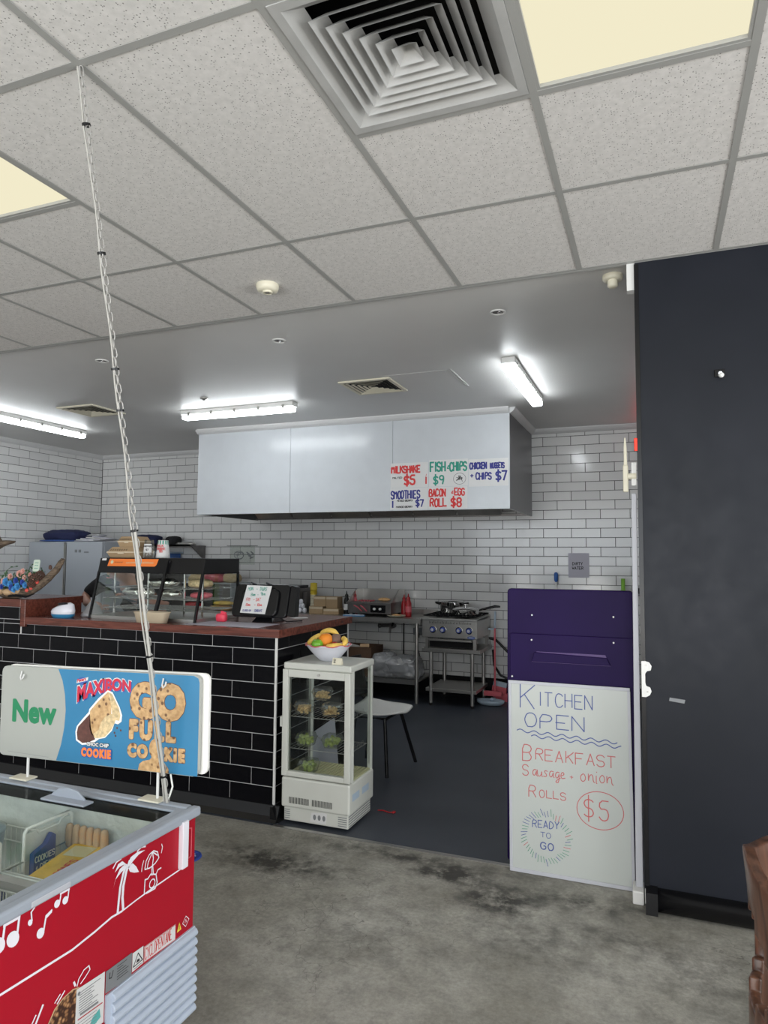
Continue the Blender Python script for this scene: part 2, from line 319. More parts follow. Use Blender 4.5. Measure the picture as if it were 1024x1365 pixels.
def _navy(nt, b, tc):
    n = N(nt, 'ShaderNodeTexNoise', Scale=1.6, Detail=6.0); n2 = N(nt, 'ShaderNodeTexNoise', Scale=9.0, Detail=8.0, Roughness=0.7)
    for x in (n, n2): nt.links.new(tc.outputs['Object'], x.inputs['Vector'])
    nt.links.new(ramp(nt, n.outputs['Fac'], [(0.3, (0.007, 0.009, 0.014)), (0.7, (0.011, 0.013, 0.020))]), b.inputs['Base Color'])
    nt.links.new(ramp(nt, n2.outputs['Fac'], [(0.3, 0.38), (0.7, 0.52)]), b.inputs['Roughness'])
nodes_mat('navy_paint', 0.45, _navy, spec=0.24)
def _choc(nt, b, tc):
    v = N(nt, 'ShaderNodeTexVoronoi', Scale=42.0); n = N(nt, 'ShaderNodeTexNoise', Scale=60.0)
    for x in (v, n): nt.links.new(tc.outputs['Object'], x.inputs['Vector'])
    base = ramp(nt, n.outputs['Fac'], [(0.3, (0.42, 0.24, 0.10)), (0.7, (0.66, 0.43, 0.21))])
    nt.links.new(mixc(nt, base, (0.10, 0.035, 0.015), ramp(nt, v.outputs['Distance'], [(0.20, 0.9), (0.32, 0.0)])), b.inputs['Base Color'])
nodes_mat('cookie_print', 0.4, _choc)
def _nut(nt, b, tc):
    v = N(nt, 'ShaderNodeTexVoronoi', Scale=90.0); nt.links.new(tc.outputs['Object'], v.inputs['Vector'])
    nt.links.new(ramp(nt, v.outputs['Distance'], [(0.1, (0.55, 0.33, 0.16)), (0.35, (0.30, 0.14, 0.06)), (0.6, (0.05, 0.018, 0.01))]), b.inputs['Base Color'])
nodes_mat('nut_print', 0.4, _nut)
def _wt(nt, b, tc):
    oi = N(nt, 'ShaderNodeObjectInfo'); n = N(nt, 'ShaderNodeTexNoise', Scale=7.0, Detail=3.0); nt.links.new(tc.outputs['Object'], n.inputs[0])
    nt.links.new(ramp(nt, oi.outputs['Random'], [(0.0, (0.67, 0.67, 0.665)), (1.0, (0.76, 0.76, 0.75))]), b.inputs['Base Color'])
    bp = N(nt, 'ShaderNodeBump', Strength=0.08, Distance=0.01); nt.links.new(n.outputs['Fac'], bp.inputs['Height']); nt.links.new(bp.outputs[0], b.inputs['Normal'])
nodes_mat('white_tile', 0.13, _wt)
m = MATS
mat('grid_metal', (0.35, 0.35, 0.335), 0.4); mat('plaster', (0.62, 0.615, 0.60), 0.42, var=0.03, vscale=2, spec=0.45); mat('cove_white', (0.66, 0.66, 0.66), 0.5)
mat('grout_dark', (0.018, 0.018, 0.02), 0.9); mat('grout_white', (0.55, 0.55, 0.55), 0.9); mat('black_tile', (0.003, 0.003, 0.0045), 0.14, var=0.2, vscale=4, bump=0.03, bscale=8, spec=0.16)
mat('white_plastic', (0.72, 0.72, 0.70), 0.4); mat('cream_plastic', (0.72, 0.68, 0.54), 0.45); mat('black_plastic', (0.006, 0.006, 0.007), 0.26, spec=0.35); mat('black_matte', (0.006, 0.006, 0.007), 0.7, spec=0.2)
mat('steel', (0.46, 0.45, 0.43), 0.32, 0.9, var=0.1, vscale=5); mat('dark_steel', (0.18, 0.17, 0.165), 0.4, 0.8, var=0.2); mat('chrome', (0.75, 0.75, 0.75), 0.12, 1.0)
mat('hood_white', (0.58, 0.61, 0.64), 0.22, var=0.02); mat('hood_side', (0.13, 0.13, 0.135), 0.3, 0.3); mat('paper', (0.67, 0.67, 0.665), 0.7); mat('red_ink', (0.62, 0.03, 0.03), 0.6); mat('green_ink', (0.02, 0.28, 0.20), 0.6)
mat('blue_ink', (0.025, 0.03, 0.22), 0.6); mat('black_ink', (0.02, 0.02, 0.02), 0.6); mat('whiteboard', (0.48, 0.51, 0.485), 0.28); mat('board_rim', (0.48, 0.49, 0.53), 0.4)
mat('purple', (0.0125, 0.0035, 0.050), 0.5, var=0.12, vscale=3, spec=0.12); mat('purple_edge', (0.07, 0.03, 0.15), 0.5)
mat('fridge_enamel', (0.60, 0.61, 0.56), 0.35, var=0.03, vscale=5); mat('freezer_red', (0.40, 0.004, 0.018), 0.4, spec=0.3); mat('freezer_grey', (0.34, 0.375, 0.43), 0.4); mat('freezer_white', (0.46, 0.52, 0.62), 0.4, var=0.05, vscale=10)
mat('liner', (0.62, 0.64, 0.60), 0.5, var=0.12, vscale=12, bump=0.5, bscale=30); mat('print_white', (0.82, 0.80, 0.86), 0.4); mat('wire_white', (0.76, 0.77, 0.72), 0.4); mat('chain_metal', (0.36, 0.35, 0.33), 0.35, 0.3); mat('cord_cream', (0.40, 0.39, 0.36), 0.6)
mat('sign_white', (0.37, 0.38, 0.35), 0.35); mat('sign_blue', (0.030, 0.19, 0.36), 0.4, var=0.12, vscale=2.5); mat('sign_green', (0.015, 0.21, 0.09), 0.4); mat('logo_red', (0.55, 0.02, 0.05), 0.4); mat('logo_navy', (0.04, 0.10, 0.36), 0.4)
mat('orange', (0.85, 0.21, 0.035), 0.5); mat('choc_brown', (0.10, 0.035, 0.025), 0.5, var=0.3, vscale=60); mat('ice_edge', (0.85, 0.84, 0.80), 0.4); mat('filling', (0.62, 0.47, 0.26), 0.5, var=0.3, vscale=90)
mat('label_grey', (0.20, 0.21, 0.22), 0.5); mat('teal', (0.10, 0.42, 0.40), 0.5)
mat('cardboard', (0.36, 0.25, 0.14), 0.8, var=0.08, vscale=6); mat('dark_card', (0.11, 0.06, 0.035), 0.8); mat('skin', (0.48, 0.25, 0.18), 0.5); mat('hair', (0.035, 0.02, 0.015), 0.6); mat('black_cloth', (0.010, 0.010, 0.012), 0.9)
mat('navy_cloth', (0.015, 0.02, 0.07), 0.9); mat('foil', (0.75, 0.74, 0.68), 0.2, 1.0, bump=1.0, bscale=35); mat('pink', (0.85, 0.06, 0.11), 0.4); mat('grey_fridge', (0.40, 0.43, 0.47), 0.35, 0.1)
mat('lilac_paper', (0.50, 0.49, 0.56), 0.7); mat('pinkred', (0.62, 0.12, 0.15), 0.4); mat('blue_plastic', (0.03, 0.12, 0.40), 0.4); mat('pale_blue', (0.42, 0.52, 0.62), 0.4); mat('lime', (0.25, 0.55, 0.06), 0.4)
mat('yellow', (0.80, 0.62, 0.06), 0.5); mat('white_ceramic', (0.74, 0.75, 0.82), 0.18); mat('apple_green', (0.16, 0.42, 0.03), 0.25, var=0.2, vscale=20); mat('orange_peel', (0.90, 0.28, 0.02), 0.45, bump=0.4, bscale=300)
mat('banana', (0.78, 0.52, 0.10), 0.5, var=0.2, vscale=20); mat('kiwi', (0.20, 0.12, 0.09), 0.8, var=0.2, vscale=30); mat('bread', (0.72, 0.43, 0.20), 0.75, var=0.25, vscale=30); mat('grape', (0.30, 0.36, 0.08), 0.35, var=0.2, vscale=40)
mat('pasta', (0.68, 0.45, 0.20), 0.6, var=0.35, vscale=60); mat('cream_board', (0.62, 0.58, 0.36), 0.5); mat('sauce_red', (0.36, 0.01, 0.015), 0.3); mat('carton_yellow', (0.72, 0.46, 0.06), 0.5, var=0.25, vscale=14)
mat('carton_blue', (0.03, 0.06, 0.24), 0.5); mat('tan', (0.56, 0.38, 0.22), 0.7); mat('tub_kraft', (0.60, 0.50, 0.36), 0.6); mat('floret_blue', (0.06, 0.28, 0.60), 0.6); mat('floret_navy', (0.03, 0.07, 0.36), 0.6); mat('floret_pink', (0.75, 0.40, 0.34), 0.6)
mat('leaf', (0.045, 0.11, 0.04), 0.7); mat('pinecone', (0.10, 0.05, 0.035), 0.8); mat('coral', (0.80, 0.10, 0.08), 0.5); mat('card_green', (0.62, 0.72, 0.60), 0.6)
glassmat('clear_glass', (0.95, 0.97, 0.96), 0.03, 0.02, 0, 0.16); glassmat('lid_glass', (0.93, 0.95, 0.94), 0.02, 0.04, 0.0, 0.07); glassmat('clear_plastic', (0.93, 0.95, 0.93), 0.1, 0.12, 0.05, 0.5); glassmat('bag_plastic', (0.80, 0.82, 0.86), 0.5, 0.18, 0.30, 1.0); glassmat('smoked_glass', (0.70, 0.74, 0.72), 0.2, 0.03, 0.02)
def emis(name, col, s):
    mm = bpy.data.materials.new(name); mm.use_nodes = True; nt = mm.node_tree; nt.nodes.clear(); e = nt.nodes.new('ShaderNodeEmission'); o = nt.nodes.new('ShaderNodeOutputMaterial')
    e.inputs[0].default_value = tuple(col) + (1,); e.inputs[1].default_value = s; nt.links.new(e.outputs[0], o.inputs[0]); MATS[name] = mm
emis('tube_light', (0.92, 0.97, 1.0), 20.0); emis('troffer_light', (1.0, 0.93, 0.67), 0.82); emis('red_glow', (1.0, 0.03, 0.02), 4.0)

# ---------------- the setting ----------------
CZ = 2.972; KZ = 3.0; YB = 3.408; DB = 7.717; XL = -7.425; XR = 4.5; YF = -3.2; YC = 3.684
MB().box(XL, XR, YF, 3.60, -0.1, 0).build('floor', m['concrete'], kind='structure')
MB().box(XL, 0.5, 3.60, DB, -0.1, 0.001).build('floor', m['vinyl'], kind='structure')
MB().box(-2.10, -0.10, 3.585, 3.612, 0.0, 0.005).build('trim_1', m['steel'], kind='structure')
# suspended ceiling: grid bars and single acoustic tiles
ceil = MB().box(XL, XR, YF, YB + .06, CZ + 0.25, CZ + 0.3).build('ceiling', m['grout_dark'], kind='structure')
X0 = -2.1196; Y0 = 2.0327
def gx(a): return X0 + a * .6
def gy(b): return Y0 + (b - 2) * .6 if b < 4 else YB
def meshof(mb, name, mt):
    me = bpy.data.meshes.new(name); me.from_pydata(mb.v, [], mb.f); me.materials.append(mt); me.polygons.foreach_set('use_smooth', mb.sm); me.update(); return me
A0, A1 = -9, 11
BS = -7
barx = meshof(MB().box(-.288, .288, -.012, .012, -.0012, .001), 'grid_bar', m['grid_metal'])
tiles = {}
def ctile(a, b0, b1):
    w = .590; l = gy(b1) - gy(b0) - .010; key = round(l, 3)
    if key not in tiles: tiles[key] = meshof(MB().box(-w / 2, w / 2, -l / 2, l / 2, 0.0024, 0.018), 'ceiling_tile', m['acoustic_tile'])
    share('ceiling_tile', tiles[key], ceil, ((gx(a) + gx(a + 1)) / 2, (gy(b0) + gy(b1)) / 2, CZ), (random.uniform(-.0006, .0006), random.uniform(-.001, .001), 0))
cells = []
for a in range(A0, A1):
    if a in (-1, 3, -5, 7):
        rows = [(3, 4), (2, 3), (0, 2), (-2, 0), (-4, -2), (-5, -4)]; lights = {(0, 2), (-4, -2)} if a in (-1, 3) else {(0, 2)}
    elif a == 2: rows = [(3, 4), (2, 3), (1, 2), (-1, 1), (-3, -1), (-5, -3)]; lights = set()
    else: rows = [(3, 4), (1, 3), (-1, 1), (-3, -1), (-5, -3)]; lights = set()
    for r in rows:
        if gx(a) < XL - .3 and False: continue
        if gx(a + 1) > XR + .3 or gx(a) < XL - .02: continue
        cells.append((a, r))
        if r in lights or (a == 2 and r == (1, 2)): pass
        else: ctile(a, *r)
        share('grid_bar', barx, ceil, ((gx(a) + gx(a + 1)) / 2, gy(r[0]), CZ))
        share('grid_bar', barx, ceil, ((gx(a) + gx(a + 1)) / 2, gy(r[1]) - (.012 if r[1] == 4 else 0), CZ)) if r[1] == 4 else None
for a in range(A0, A1 + 1):
    if XL - .02 <= gx(a) <= XR: MB().box(gx(a) - .012, gx(a) + .012, gy(-5), YB, CZ - .0014, CZ + .001).build('grid_bar', m['grid_metal'], ceil)
MB().box(XL, XR, YB - .002, YB + .02, CZ - .002, KZ + .05).build('edge_trim', m['grid_metal'], ceil)
MB().box(XL, XR, YF, gy(-5), CZ, CZ + .02).build('border_strip', m['plaster'], ceil)
# plaster ceiling of the kitchen
pc = MB().box(XL, 0.5, YB + .02, DB, KZ, KZ + .08).build('ceiling', m['plaster'], kind='structure')
MB().box(-1.436, -1.426, 5.0, 5.52, KZ - .004, KZ).build('access_panel_edge', m['white_plastic'], pc)
MB().box(-1.452, -1.448, 5.0, 5.52, KZ - .003, KZ).build('access_panel_edge', m['white_plastic'], pc)
MB().box(-1.99, -1.45, 5.0, 5.006, KZ - .002, KZ).build('access_panel_edge', m['plaster'], pc)
# walls
WP = .3015; HP = .1015; ZB = 2.908; XB = -.8458
wb = MB().box(XL - .1, 0.6, DB + .006, DB + .12, 0, KZ).build('wall_back', m['grout_dark'], kind='structure')
wl = MB().box(XL - .12, XL - .006, YF, DB + .006, 0, KZ).build('wall_left', m['grout_dark'], kind='structure')
MB().box(XL - .006, XL, YF, 5.0, 0, CZ).build('plaster_lining', m['plaster'], wl)
MB().box(0.42, 0.55, YB + .1, DB, 0, KZ).build('wall_kitchen_right', m['plaster'], kind='structure')
mb = MB().box(XR, XR + .1, YF, YB + .1, 0, .35).box(XR, XR + .1, YF, YB + .1, 2.75, CZ + .3)
for y in (YF + .05, -1.6, -.1, 1.4, 2.9, YB + .05): mb.box(XR + .02, XR + .1, y - .04, y + .04, .35, 2.75)
mb.build('wall_right', m['plaster'], kind='structure')
mb = MB(); mb.box(XL, XR, YF - .1, YF, 0, .35).box(XL, XR, YF - .1, YF, 2.75, CZ + .3)
for x in (XL + .05, -5.2, -3.0, -0.8, 1.4, 3.4, XR - .05): mb.box(x - .04, x + .04, YF - .08, YF, .35, 2.75)
mb.build('wall_front', m['plaster'], kind='structure')
# the dark painted wall on the right of the opening
dw = MB().box(-.069, XR, YB, YB + .12, 0, CZ - .002).build('wall_right_of_opening', m['navy_paint'], kind='structure')
MB().box(-.072, -.052, YB - .006, YB, .09, CZ - .01).build('corner_strip', m['black_plastic'], dw)
MB().box(-.0715, -.069, YB, YB + .12, 0.02, CZ - .004).build('jamb_lining', m['white_plastic'], dw)
mb = MB(); pr = [(YB - .052 * math.sin(PI * k / 16) ** .8, .10 * (.5 + .5 * math.cos(PI * k / 16))) for k in range(17)]
mb.prism(pr, lambda u, v, w=0: (-.02 + w, u, v), 4.5); mb.sm = [len(f) == 4 for f in mb.f]
sk = mb.build('baseboard_right', m['black_plastic'], kind='structure')
MB().prism([(YB, .105), (YB - .05, .09), (YB - .06, .0), (YB, 0)], lambda u, v, w=0: (-.068 + w, u, v), .05).build('baseboard_corner_block', m['black_plastic'], sk)
# tiles of back and left kitchen walls
def bevtile(w, h, t, mt, name='wall_tile'):
    b = .0010; t = .0026 if mt.name == 'black_tile' else .004; mb = MB()
    v = [(-w / 2, 0, -h / 2), (w / 2, 0, -h / 2), (w / 2, 0, h / 2), (-w / 2, 0, h / 2)]
    f = [(-w / 2, -t + b, -h / 2), (w / 2, -t + b, -h / 2), (w / 2, -t + b, h / 2), (-w / 2, -t + b, h / 2)]
    g = [(-w / 2 + b, -t, -h / 2 + b), (w / 2 - b, -t, -h / 2 + b), (w / 2 - b, -t, h / 2 - b), (-w / 2 + b, -t, h / 2 - b)]
    mb.add(v + f + g, [(0, 1, 5, 4), (1, 2, 6, 5), (2, 3, 7, 6), (3, 0, 4, 7), (4, 5, 9, 8), (5, 6, 10, 9), (6, 7, 11, 10), (7, 4, 8, 11), (8, 9, 10, 11)]); return mb
TM = {}
def tmesh(w, h, mt):
    k = (round(w, 3), round(h, 3), mt.name)
    if k not in TM: TM[k] = meshof(bevtile(w, h, .007, mt), 'wall_tile', mt)
    return TM[k]
def lay(parent, axis, plane, u0, u1, zlow, ztop, uref, zref, mt, limit, skip=None, G=.0052, jr=.0012, order=None):
    """brick-bond tiles; zref a bed joint height, uref a joint of the course just below zref"""
    out = []; n0 = math.floor((zlow - zref) / HP) - 1; n1 = math.ceil((ztop - zref) / HP) + 1
    for n in range(n0, n1):
        za, zb2 = max(zref + n * HP, zlow), min(zref + (n + 1) * HP, ztop)
        if zb2 - za < .012: continue
        ph = 0 if (n % 2) else .5
        k0 = math.floor((u0 - uref) / WP) - 1
        for k in range(k0, k0 + int((u1 - u0) / WP) + 4):
            ua, ub = max(uref + (k + ph) * WP, u0), min(uref + (k + 1 + ph) * WP, u1)
            if ub - ua < .015: continue
            c = ((ua + ub) / 2, (za + zb2) / 2)
            out.append((c, ub - ua - G, zb2 - za - G, bool(skip and skip(*c))))
    out.sort(key=lambda t: (t[3], (order or (lambda c: 0))(t[0])))
    rest = MB(); cnt = 0
    for (c, w, h, hid) in out:
        if cnt < limit and not hid:
            if axis == 'y': share('wall_tile', tmesh(w, h, mt), parent, (c[0], plane, c[1]), (random.uniform(-jr, jr) * 3, 0, random.uniform(-jr, jr)))
            else: share('wall_tile', tmesh(w, h, mt), parent, (plane, c[0], c[1]), (random.uniform(-jr, jr), random.uniform(-jr, jr), PI / 2))
            cnt += 1
        else:
            t = bevtile(w, h, .007, mt)
            vs = [(c[0] + v[0], plane + v[1], c[1] + v[2]) if axis == 'y' else (plane - v[1], c[0] + v[0], c[1] + v[2]) for v in t.v]
            rest.add(vs, t.f)
    if rest.v: rest.build('wall_tiles_hidden', mt, parent, kind='stuff')
dist = lambda c: abs(c[0] - (-1)) * 1.0 + (3 if c[1] < .8 else 0)
lay(wb, 'y', DB + .006, XL, 0.42, .22, 2.955, XB, ZB, m['white_tile'], 300,
    skip=lambda x, z: (x < -1.35 and x > -4.9 and z > 2.13) or (z < 1.0 and x < -3.3) or x > -.1 or (x < -3.3 and z < 1.15) or (z < 1.4 and x > -1.3) or (x < -6.2 and z < 1.75), order=dist)
lay(wl, 'x', XL - .006, 5.0, DB, .22, 2.955, 6.1636, 2.892, m['white_tile'], 300, skip=lambda y, z: z < 1.6 or y < 5.7, order=lambda c: -c[1])
# black vinyl coving and cornice
MB().box(XL, .42, DB - .006, DB + .006, 0, .225).build('baseboard_back', m['black_matte'], kind='structure')
MB().box(XL, XL + .01, 5.0, DB, 0, .225).build('baseboard_left', m['black_matte'], kind='structure')
def cornice(name, pts, mt=m['cove_white']):
    mb = MB(); mb.v = []; 
    for (fx, length) in pts: mb.prism([(0, 0), (0, -.055), (.012, -.052), (.035, -.035), (.052, -.012), (.055, 0)], fx, length)
    mb.build(name, mt, kind='structure')
cornice('trim_2', [(lambda u, v, w=0: (XL + w, DB - .002 - u, KZ + v), .42 - XL), (lambda u, v, w=0: (XL + u, 5.0 + w, KZ + v), DB - 5.0)])
CT = 1.122; CB = 1.072; XC = -2.147; CE = 4.72; XL2 = -4.19
ct = thing('service_counter', 'service counter faced in black brick-bond tiles with red-brown timber top', 'counter', (-3.5, 3.7, 0))
mb = MB().box(-6.6, XC - .008, YC + .006, YC + .60, 0, CB).box(XC - .45, XC - .006, YC + .3, CE, 0, CB).box(-6.6, XL2 - .02, YC + .006, YC + .5, CB, 1.19)
mb.build('counter_body', m['black_matte'], ct)
gr = MB().box(-6.6, XL2 - .005, YC, YC + .006, .0, 1.19).box(XL2 - .01, XC - .004, YC, YC + .006, .0, CB).box(XC - .006, XC - .0005, YC, CE - .004, .0, CB)
gro = gr.build('grout_backing', m['grout_white'], ct)
ord2 = lambda c: -c[0]
def lay_on(parent, axis, plane, *a, **k):
    before = set(parent.children)
    lay(parent, axis, plane, *a, **k)
    off = Vector(ct.location)
    for o in parent.children:
        if o not in before and o.get('kind') != 'stuff': o.location = Vector(o.location) - off
lay_on(gro, 'y', YC, -6.0, XC - .001, .03, CB - .002, -2.1557, .999, m['black_tile'], 190, order=ord2, G=.0042)
lay_on(gro, 'y', YC, -6.0, XL2 - .004, CB - .002, 1.188, -2.1557, .999, m['black_tile'], 30, order=ord2, G=.0042)
lay_on(gro, 'x', XC - .0005, YC, CE - .004, .03, CB - .002, YC, .999, m['black_tile'], 80, G=.0042)
MB().box(XC - .004, XC + .009, YC - .010, YC + .003, .03, CB).build('corner_trim', m['white_plastic'], ct, bevel=.002, label='white corner trim')
MB().box(XC - .002, XC + .008, CE - .008, CE + .004, .03, CB).build('end_trim', m['white_plastic'], ct, label='white end trim')
MB().box(XL2 - .052, XL2 - .045, YC - .009, YC, CB - .07, 1.19).build('end_trim', m['white_plastic'], ct, label='white end trim')
# timber tops
pz = Pz(CB)
MB().prism([(XL2, YC - .022), (XC + .03, YC - .022), (XC + .03, CE + .02), (XC - .50, CE + .02), (XC - .50, YC + .66), (XL2, YC + .66)], pz, CT - CB).build('timber_top', m['counter_wood'], ct, bevel=.003)
MB().box(XL2 - .045, XL2, YC - .022, YC + .50, CB - .02, 1.245).build('timber_upstand', m['counter_wood'], ct, bevel=.003)
MB().box(-6.6, XL2 - .045, YC - .022, YC + .56, 1.19, 1.245).build('timber_top_raised', m['counter_wood'], ct, bevel=.003)
mb = MB().prism([(YC, .09), (YC - .012, .085), (YC - .035, .03), (YC - .06, .0), (YC, 0)], lambda u, v, w=0: (-6.6 + w, u, v), 6.6 + XC + .045)
mb.prism([(XC, .09), (XC + .012, .085), (XC + .035, .03), (XC + .06, 0), (XC, 0)], lambda u, v, w=0: (u, YC - .045 + w, v), CE - YC + .045)
mb.build('kick_coving', m['black_plastic'], ct)
tag(MB().box(-2.86, -2.30, YC + .03, YC + .30, CT, CT + .0012).build('counter_sheet', m['lilac_paper']), 'pale sheet lying flat on timber counter corner under the till', 'paper')

# ---------------- rangehood canopy with menu sheets ----------------
hx0, hx1, hy, hz = -4.82, -1.27, 6.46, 2.032
hd = thing('range_hood', 'long white-fronted exhaust canopy hung above the cooking bench', 'range hood', ((hx0 + hx1) / 2, 7.0, hz))
for a, b in ((hx0, -3.632), (-3.628, -2.457), (-2.453, hx1)): MB().box(a, b, hy - .004, hy + .02, hz, 2.945).build('front_panel', m['hood_white'], hd)
MB().box(hx1 - .02, hx1, hy + .02, DB - .002, hz, 2.945).build('side_panel', m['hood_side'], hd, label='dark stainless side panel')
MB().box(hx0, hx0 + .02, hy + .02, DB - .002, hz, 2.945).build('side_panel', m['hood_side'], hd)
MB().box(hx0 + .02, hx1 - .02, hy + .10, DB - .002, hz + .28, hz + .30).build('canopy_liner', m['dark_steel'], hd)
MB().box(hx0 + .02, hx1 - .02, hy + .02, hy + .07, hz + .0, hz + .03).box(hx0 + .02, hx1 - .02, DB - .06, DB - .002, hz + .005, hz + .03).build('grease_gutter', m['dark_steel'], hd)
fm = meshof(MB().box(-.24, .24, -.02, .02, -.24, .24), 'grease_filter', m['steel'])
for i in range(6): share('grease_filter', fm, hd, (hx0 + .5 + i * .51 - hd.location.x, .15, .16), (0.9, 0, 0))
mb = MB()
pf = [(0, 0), (0, -.055), (.012, -.052), (.035, -.035), (.052, -.012), (.055, 0)]
mb.prism(pf, lambda u, v, w=0: (hx0 - .0 + w, hy + .02 - u - .02, KZ + v), hx1 - hx0)
mb.prism(pf, lambda u, v, w=0: (hx1 + u, hy + w, KZ + v), DB - hy); mb.prism(pf, lambda u, v, w=0: (hx0 - u, hy + w, KZ + v), DB - hy)
mb.build('cornice', m['cove_white'], hd)
def sheet(name, x0, x1, z0, z1, y, label, lines, group='hand-lettered price sheets on the canopy', paper='paper', th=.0012):
    """lines: (text, u, v, h, width, ink)"""
    t = thing(name, label, 'sign', ((x0 + x1) / 2, y, z0), group)
    MB().box(x0, x1, y - th, y, z0, z1).build('sheet', m[paper], t)
    for (tx, u, v, h, wd, ink, *k) in lines:
        kw = k[0] if k else {}
        mb = MB(); write(mb, tx, x0 + u, z0 + v, h, Py(y - th), wd, **kw)
        mb.build('lettering', m[ink], t, label=ink.replace('_ink', '') + ' lettering')
    return t
ys = hy - .004
ms = sheet('price_sheet', -2.475, -2.08, 2.262, 2.510, ys, 'milkshake $5 sheet in red marker, upper left on the canopy', [('MILKSHAKE', .012, .150, .066, .016, 'red_ink', dict(cw=.42, gap=.18)), ('MALTED', .02, .093, .016, .0045, 'black_ink', dict(cw=.9)), ('$5', .150, .028, .090, .019, 'red_ink', dict(cw=.5))])
MB().rbox((-2.10 - .0, ys - .002, 2.262 + .065), (.014, .0012, .07)).rbox((-2.10, ys - .002, 2.262 + .11), (.004, .0012, .04), ry=.2).build('cup_drawing', m['red_ink'], ms)
fs = sheet('price_sheet', -2.068, -1.675, 2.262, 2.525, ys, 'fish & chips $9 sheet in green marker, upper middle on the canopy', [('FISH', .012, .150, .088, .017, 'green_ink', dict(cw=.38, gap=.2)), ('&', .175, .16, .06, .009, 'green_ink'), ('CHIPS', .212, .150, .082, .016, 'green_ink', dict(cw=.36, gap=.16)), ('$9', .045, .025, .080, .015, 'green_ink', dict(cw=.5, gap=.5))])
mb = MB(); cc = (-2.068 + .31, 2.262 + .07)
mb.stroke([(cc[0] + .062 * math.cos(k * PI / 12), cc[1] + .055 * math.sin(k * PI / 12)) for k in range(25)], .003, Py(ys - .0014), .0008)
for k in range(9): mb.stroke([(cc[0] + random.uniform(-.035, .035), cc[1] + random.uniform(-.03, .03)) for _ in range(3)], .0045, Py(ys - .0014), .0008)
mb.build('round_drawing', m['black_ink'], fs)
sheet('price_sheet', -1.668, -1.282, 2.25, 2.515, ys, 'chicken nuggets + chips $7 sheet in blue marker, upper right on the canopy', [('CHICKEN', .012, .172, .058, .014, 'blue_ink', dict(cw=.34, gap=.16)), ('NUGGETS', .215, .172, .050, .012, 'blue_ink', dict(cw=.30, gap=.14)), ('+', .02, .085, .04, .011, 'blue_ink'), ('CHIPS', .075, .068, .062, .014, 'blue_ink', dict(cw=.40, gap=.2)), ('$7', .268, .052, .085, .017, 'blue_ink', dict(cw=.5, gap=.3))])
sheet('price_sheet', -2.478, -2.08, 2.042, 2.258, ys - .0014, "smoothies $7 sheet in blue marker, lower left on the canopy", [('SMOOTHIES', .010, .112, .075, .014, 'blue_ink', dict(cw=.36, gap=.18)), ('MIXED BERRY', .075, .080, .017, .005, 'black_ink', dict(cw=.8)), ('MANGO BERRY', .065, .018, .017, .005, 'black_ink', dict(cw=.8)), ('$7', .275, .030, .065, .014, 'blue_ink', dict(cw=.5, gap=.3)), ('I', .015, .025, .06, .016, 'blue_ink')])
sheet('price_sheet', -2.074, -1.680, 2.042, 2.258, ys - .0014, 'bacon & egg roll $8 sheet in red marker, lower middle on the canopy', [('BACON', .010, .125, .068, .014, 'red_ink', dict(cw=.38, gap=.18)), ('&', .225, .135, .05, .008, 'red_ink'), ('EGG', .265, .130, .066, .013, 'red_ink', dict(cw=.42, gap=.2)), ('ROLL', .018, .025, .076, .015, 'red_ink', dict(cw=.44, gap=.22)), ('$8', .235, .020, .082, .017, 'red_ink', dict(cw=.48, gap=.3))])
t = sheet('paper_sign', -.885, -.665, 1.36, 1.625, DB - .002, 'grey paper sign lettered DIRTY WATER taped to the white tiles', [('DIRTY', .045, .135, .030, .006, 'black_ink', dict(cw=.6, jit=0)), ('WATER', .042, .088, .030, .006, 'black_ink', dict(cw=.6, jit=0))], group=None, paper='lilac_paper')
t.pop('group', None) if 'group' in t else None
t = thing('wall_print', 'translucent sheet with a grey sketch taped on white tiles left of the till', 'poster', (-5.02, DB - .002, 1.47))
MB().box(-5.22, -4.84, DB - .0035, DB - .002, 1.46, 1.70).build('sheet', m['clear_plastic'], t)
MB().box(-5.27, -4.80, DB - .006, DB - .002, 1.70, 1.706).build('tape_strip', m['black_ink'], t)
mb = MB()
for (cx, cz, rx, rz) in ((-5.08, 1.585, .075, .05), (-5.06, 1.575, .045, .045), (-5.10, 1.60, .05, .02)): mb.stroke([(cx + rx * math.cos(k * PI / 8), cz + rz * math.sin(k * PI / 8)) for k in range(17)], .008, Py(DB - .004), .0006)
for q in ([(-4.95, 1.60), (-4.88, 1.55)], [(-4.93, 1.57), (-4.86, 1.60), (-4.90, 1.63)], [(-4.96, 1.62), (-4.90, 1.58)], [(-4.91, 1.54), (-4.86, 1.56)]): mb.stroke(q, .016, Py(DB - .004), .0006)
mb.build('drawing', m['label_grey'], t)

# ---------------- lights and ceiling fittings ----------------
def troffer(a, b0, b1, label):
    x0, x1, y0, y1 = gx(a) + .012, gx(a + 1) - .012, gy(b0) + .012, gy(b1) - .012
    t = thing('ceiling_light', label, 'ceiling light', ((x0 + x1) / 2, (y0 + y1) / 2, CZ), 'flat panel lights in the suspended ceiling')
    MB().box(x0, x1, y0, y0 + .012, CZ, CZ + .03).box(x0, x1, y1 - .012, y1, CZ, CZ + .03).box(x0, x0 + .010, y0 + .012, y1 - .012, CZ, CZ + .03).box(x1 - .010, x1, y0 + .012, y1 - .012, CZ, CZ + .03).build('frame', m['grid_metal'], t)
    MB().box(x0 + .010, x1 - .010, y0 + .012, y1 - .012, CZ + .012, CZ + .018).build('diffuser', m['troffer_light'], t)
troffer(3, 0, 2, 'square-edged glowing yellow-white panel light beside the large air diffuser')
troffer(-1, 0, 2, 'glowing yellow-white panel light left of the hanging chain')
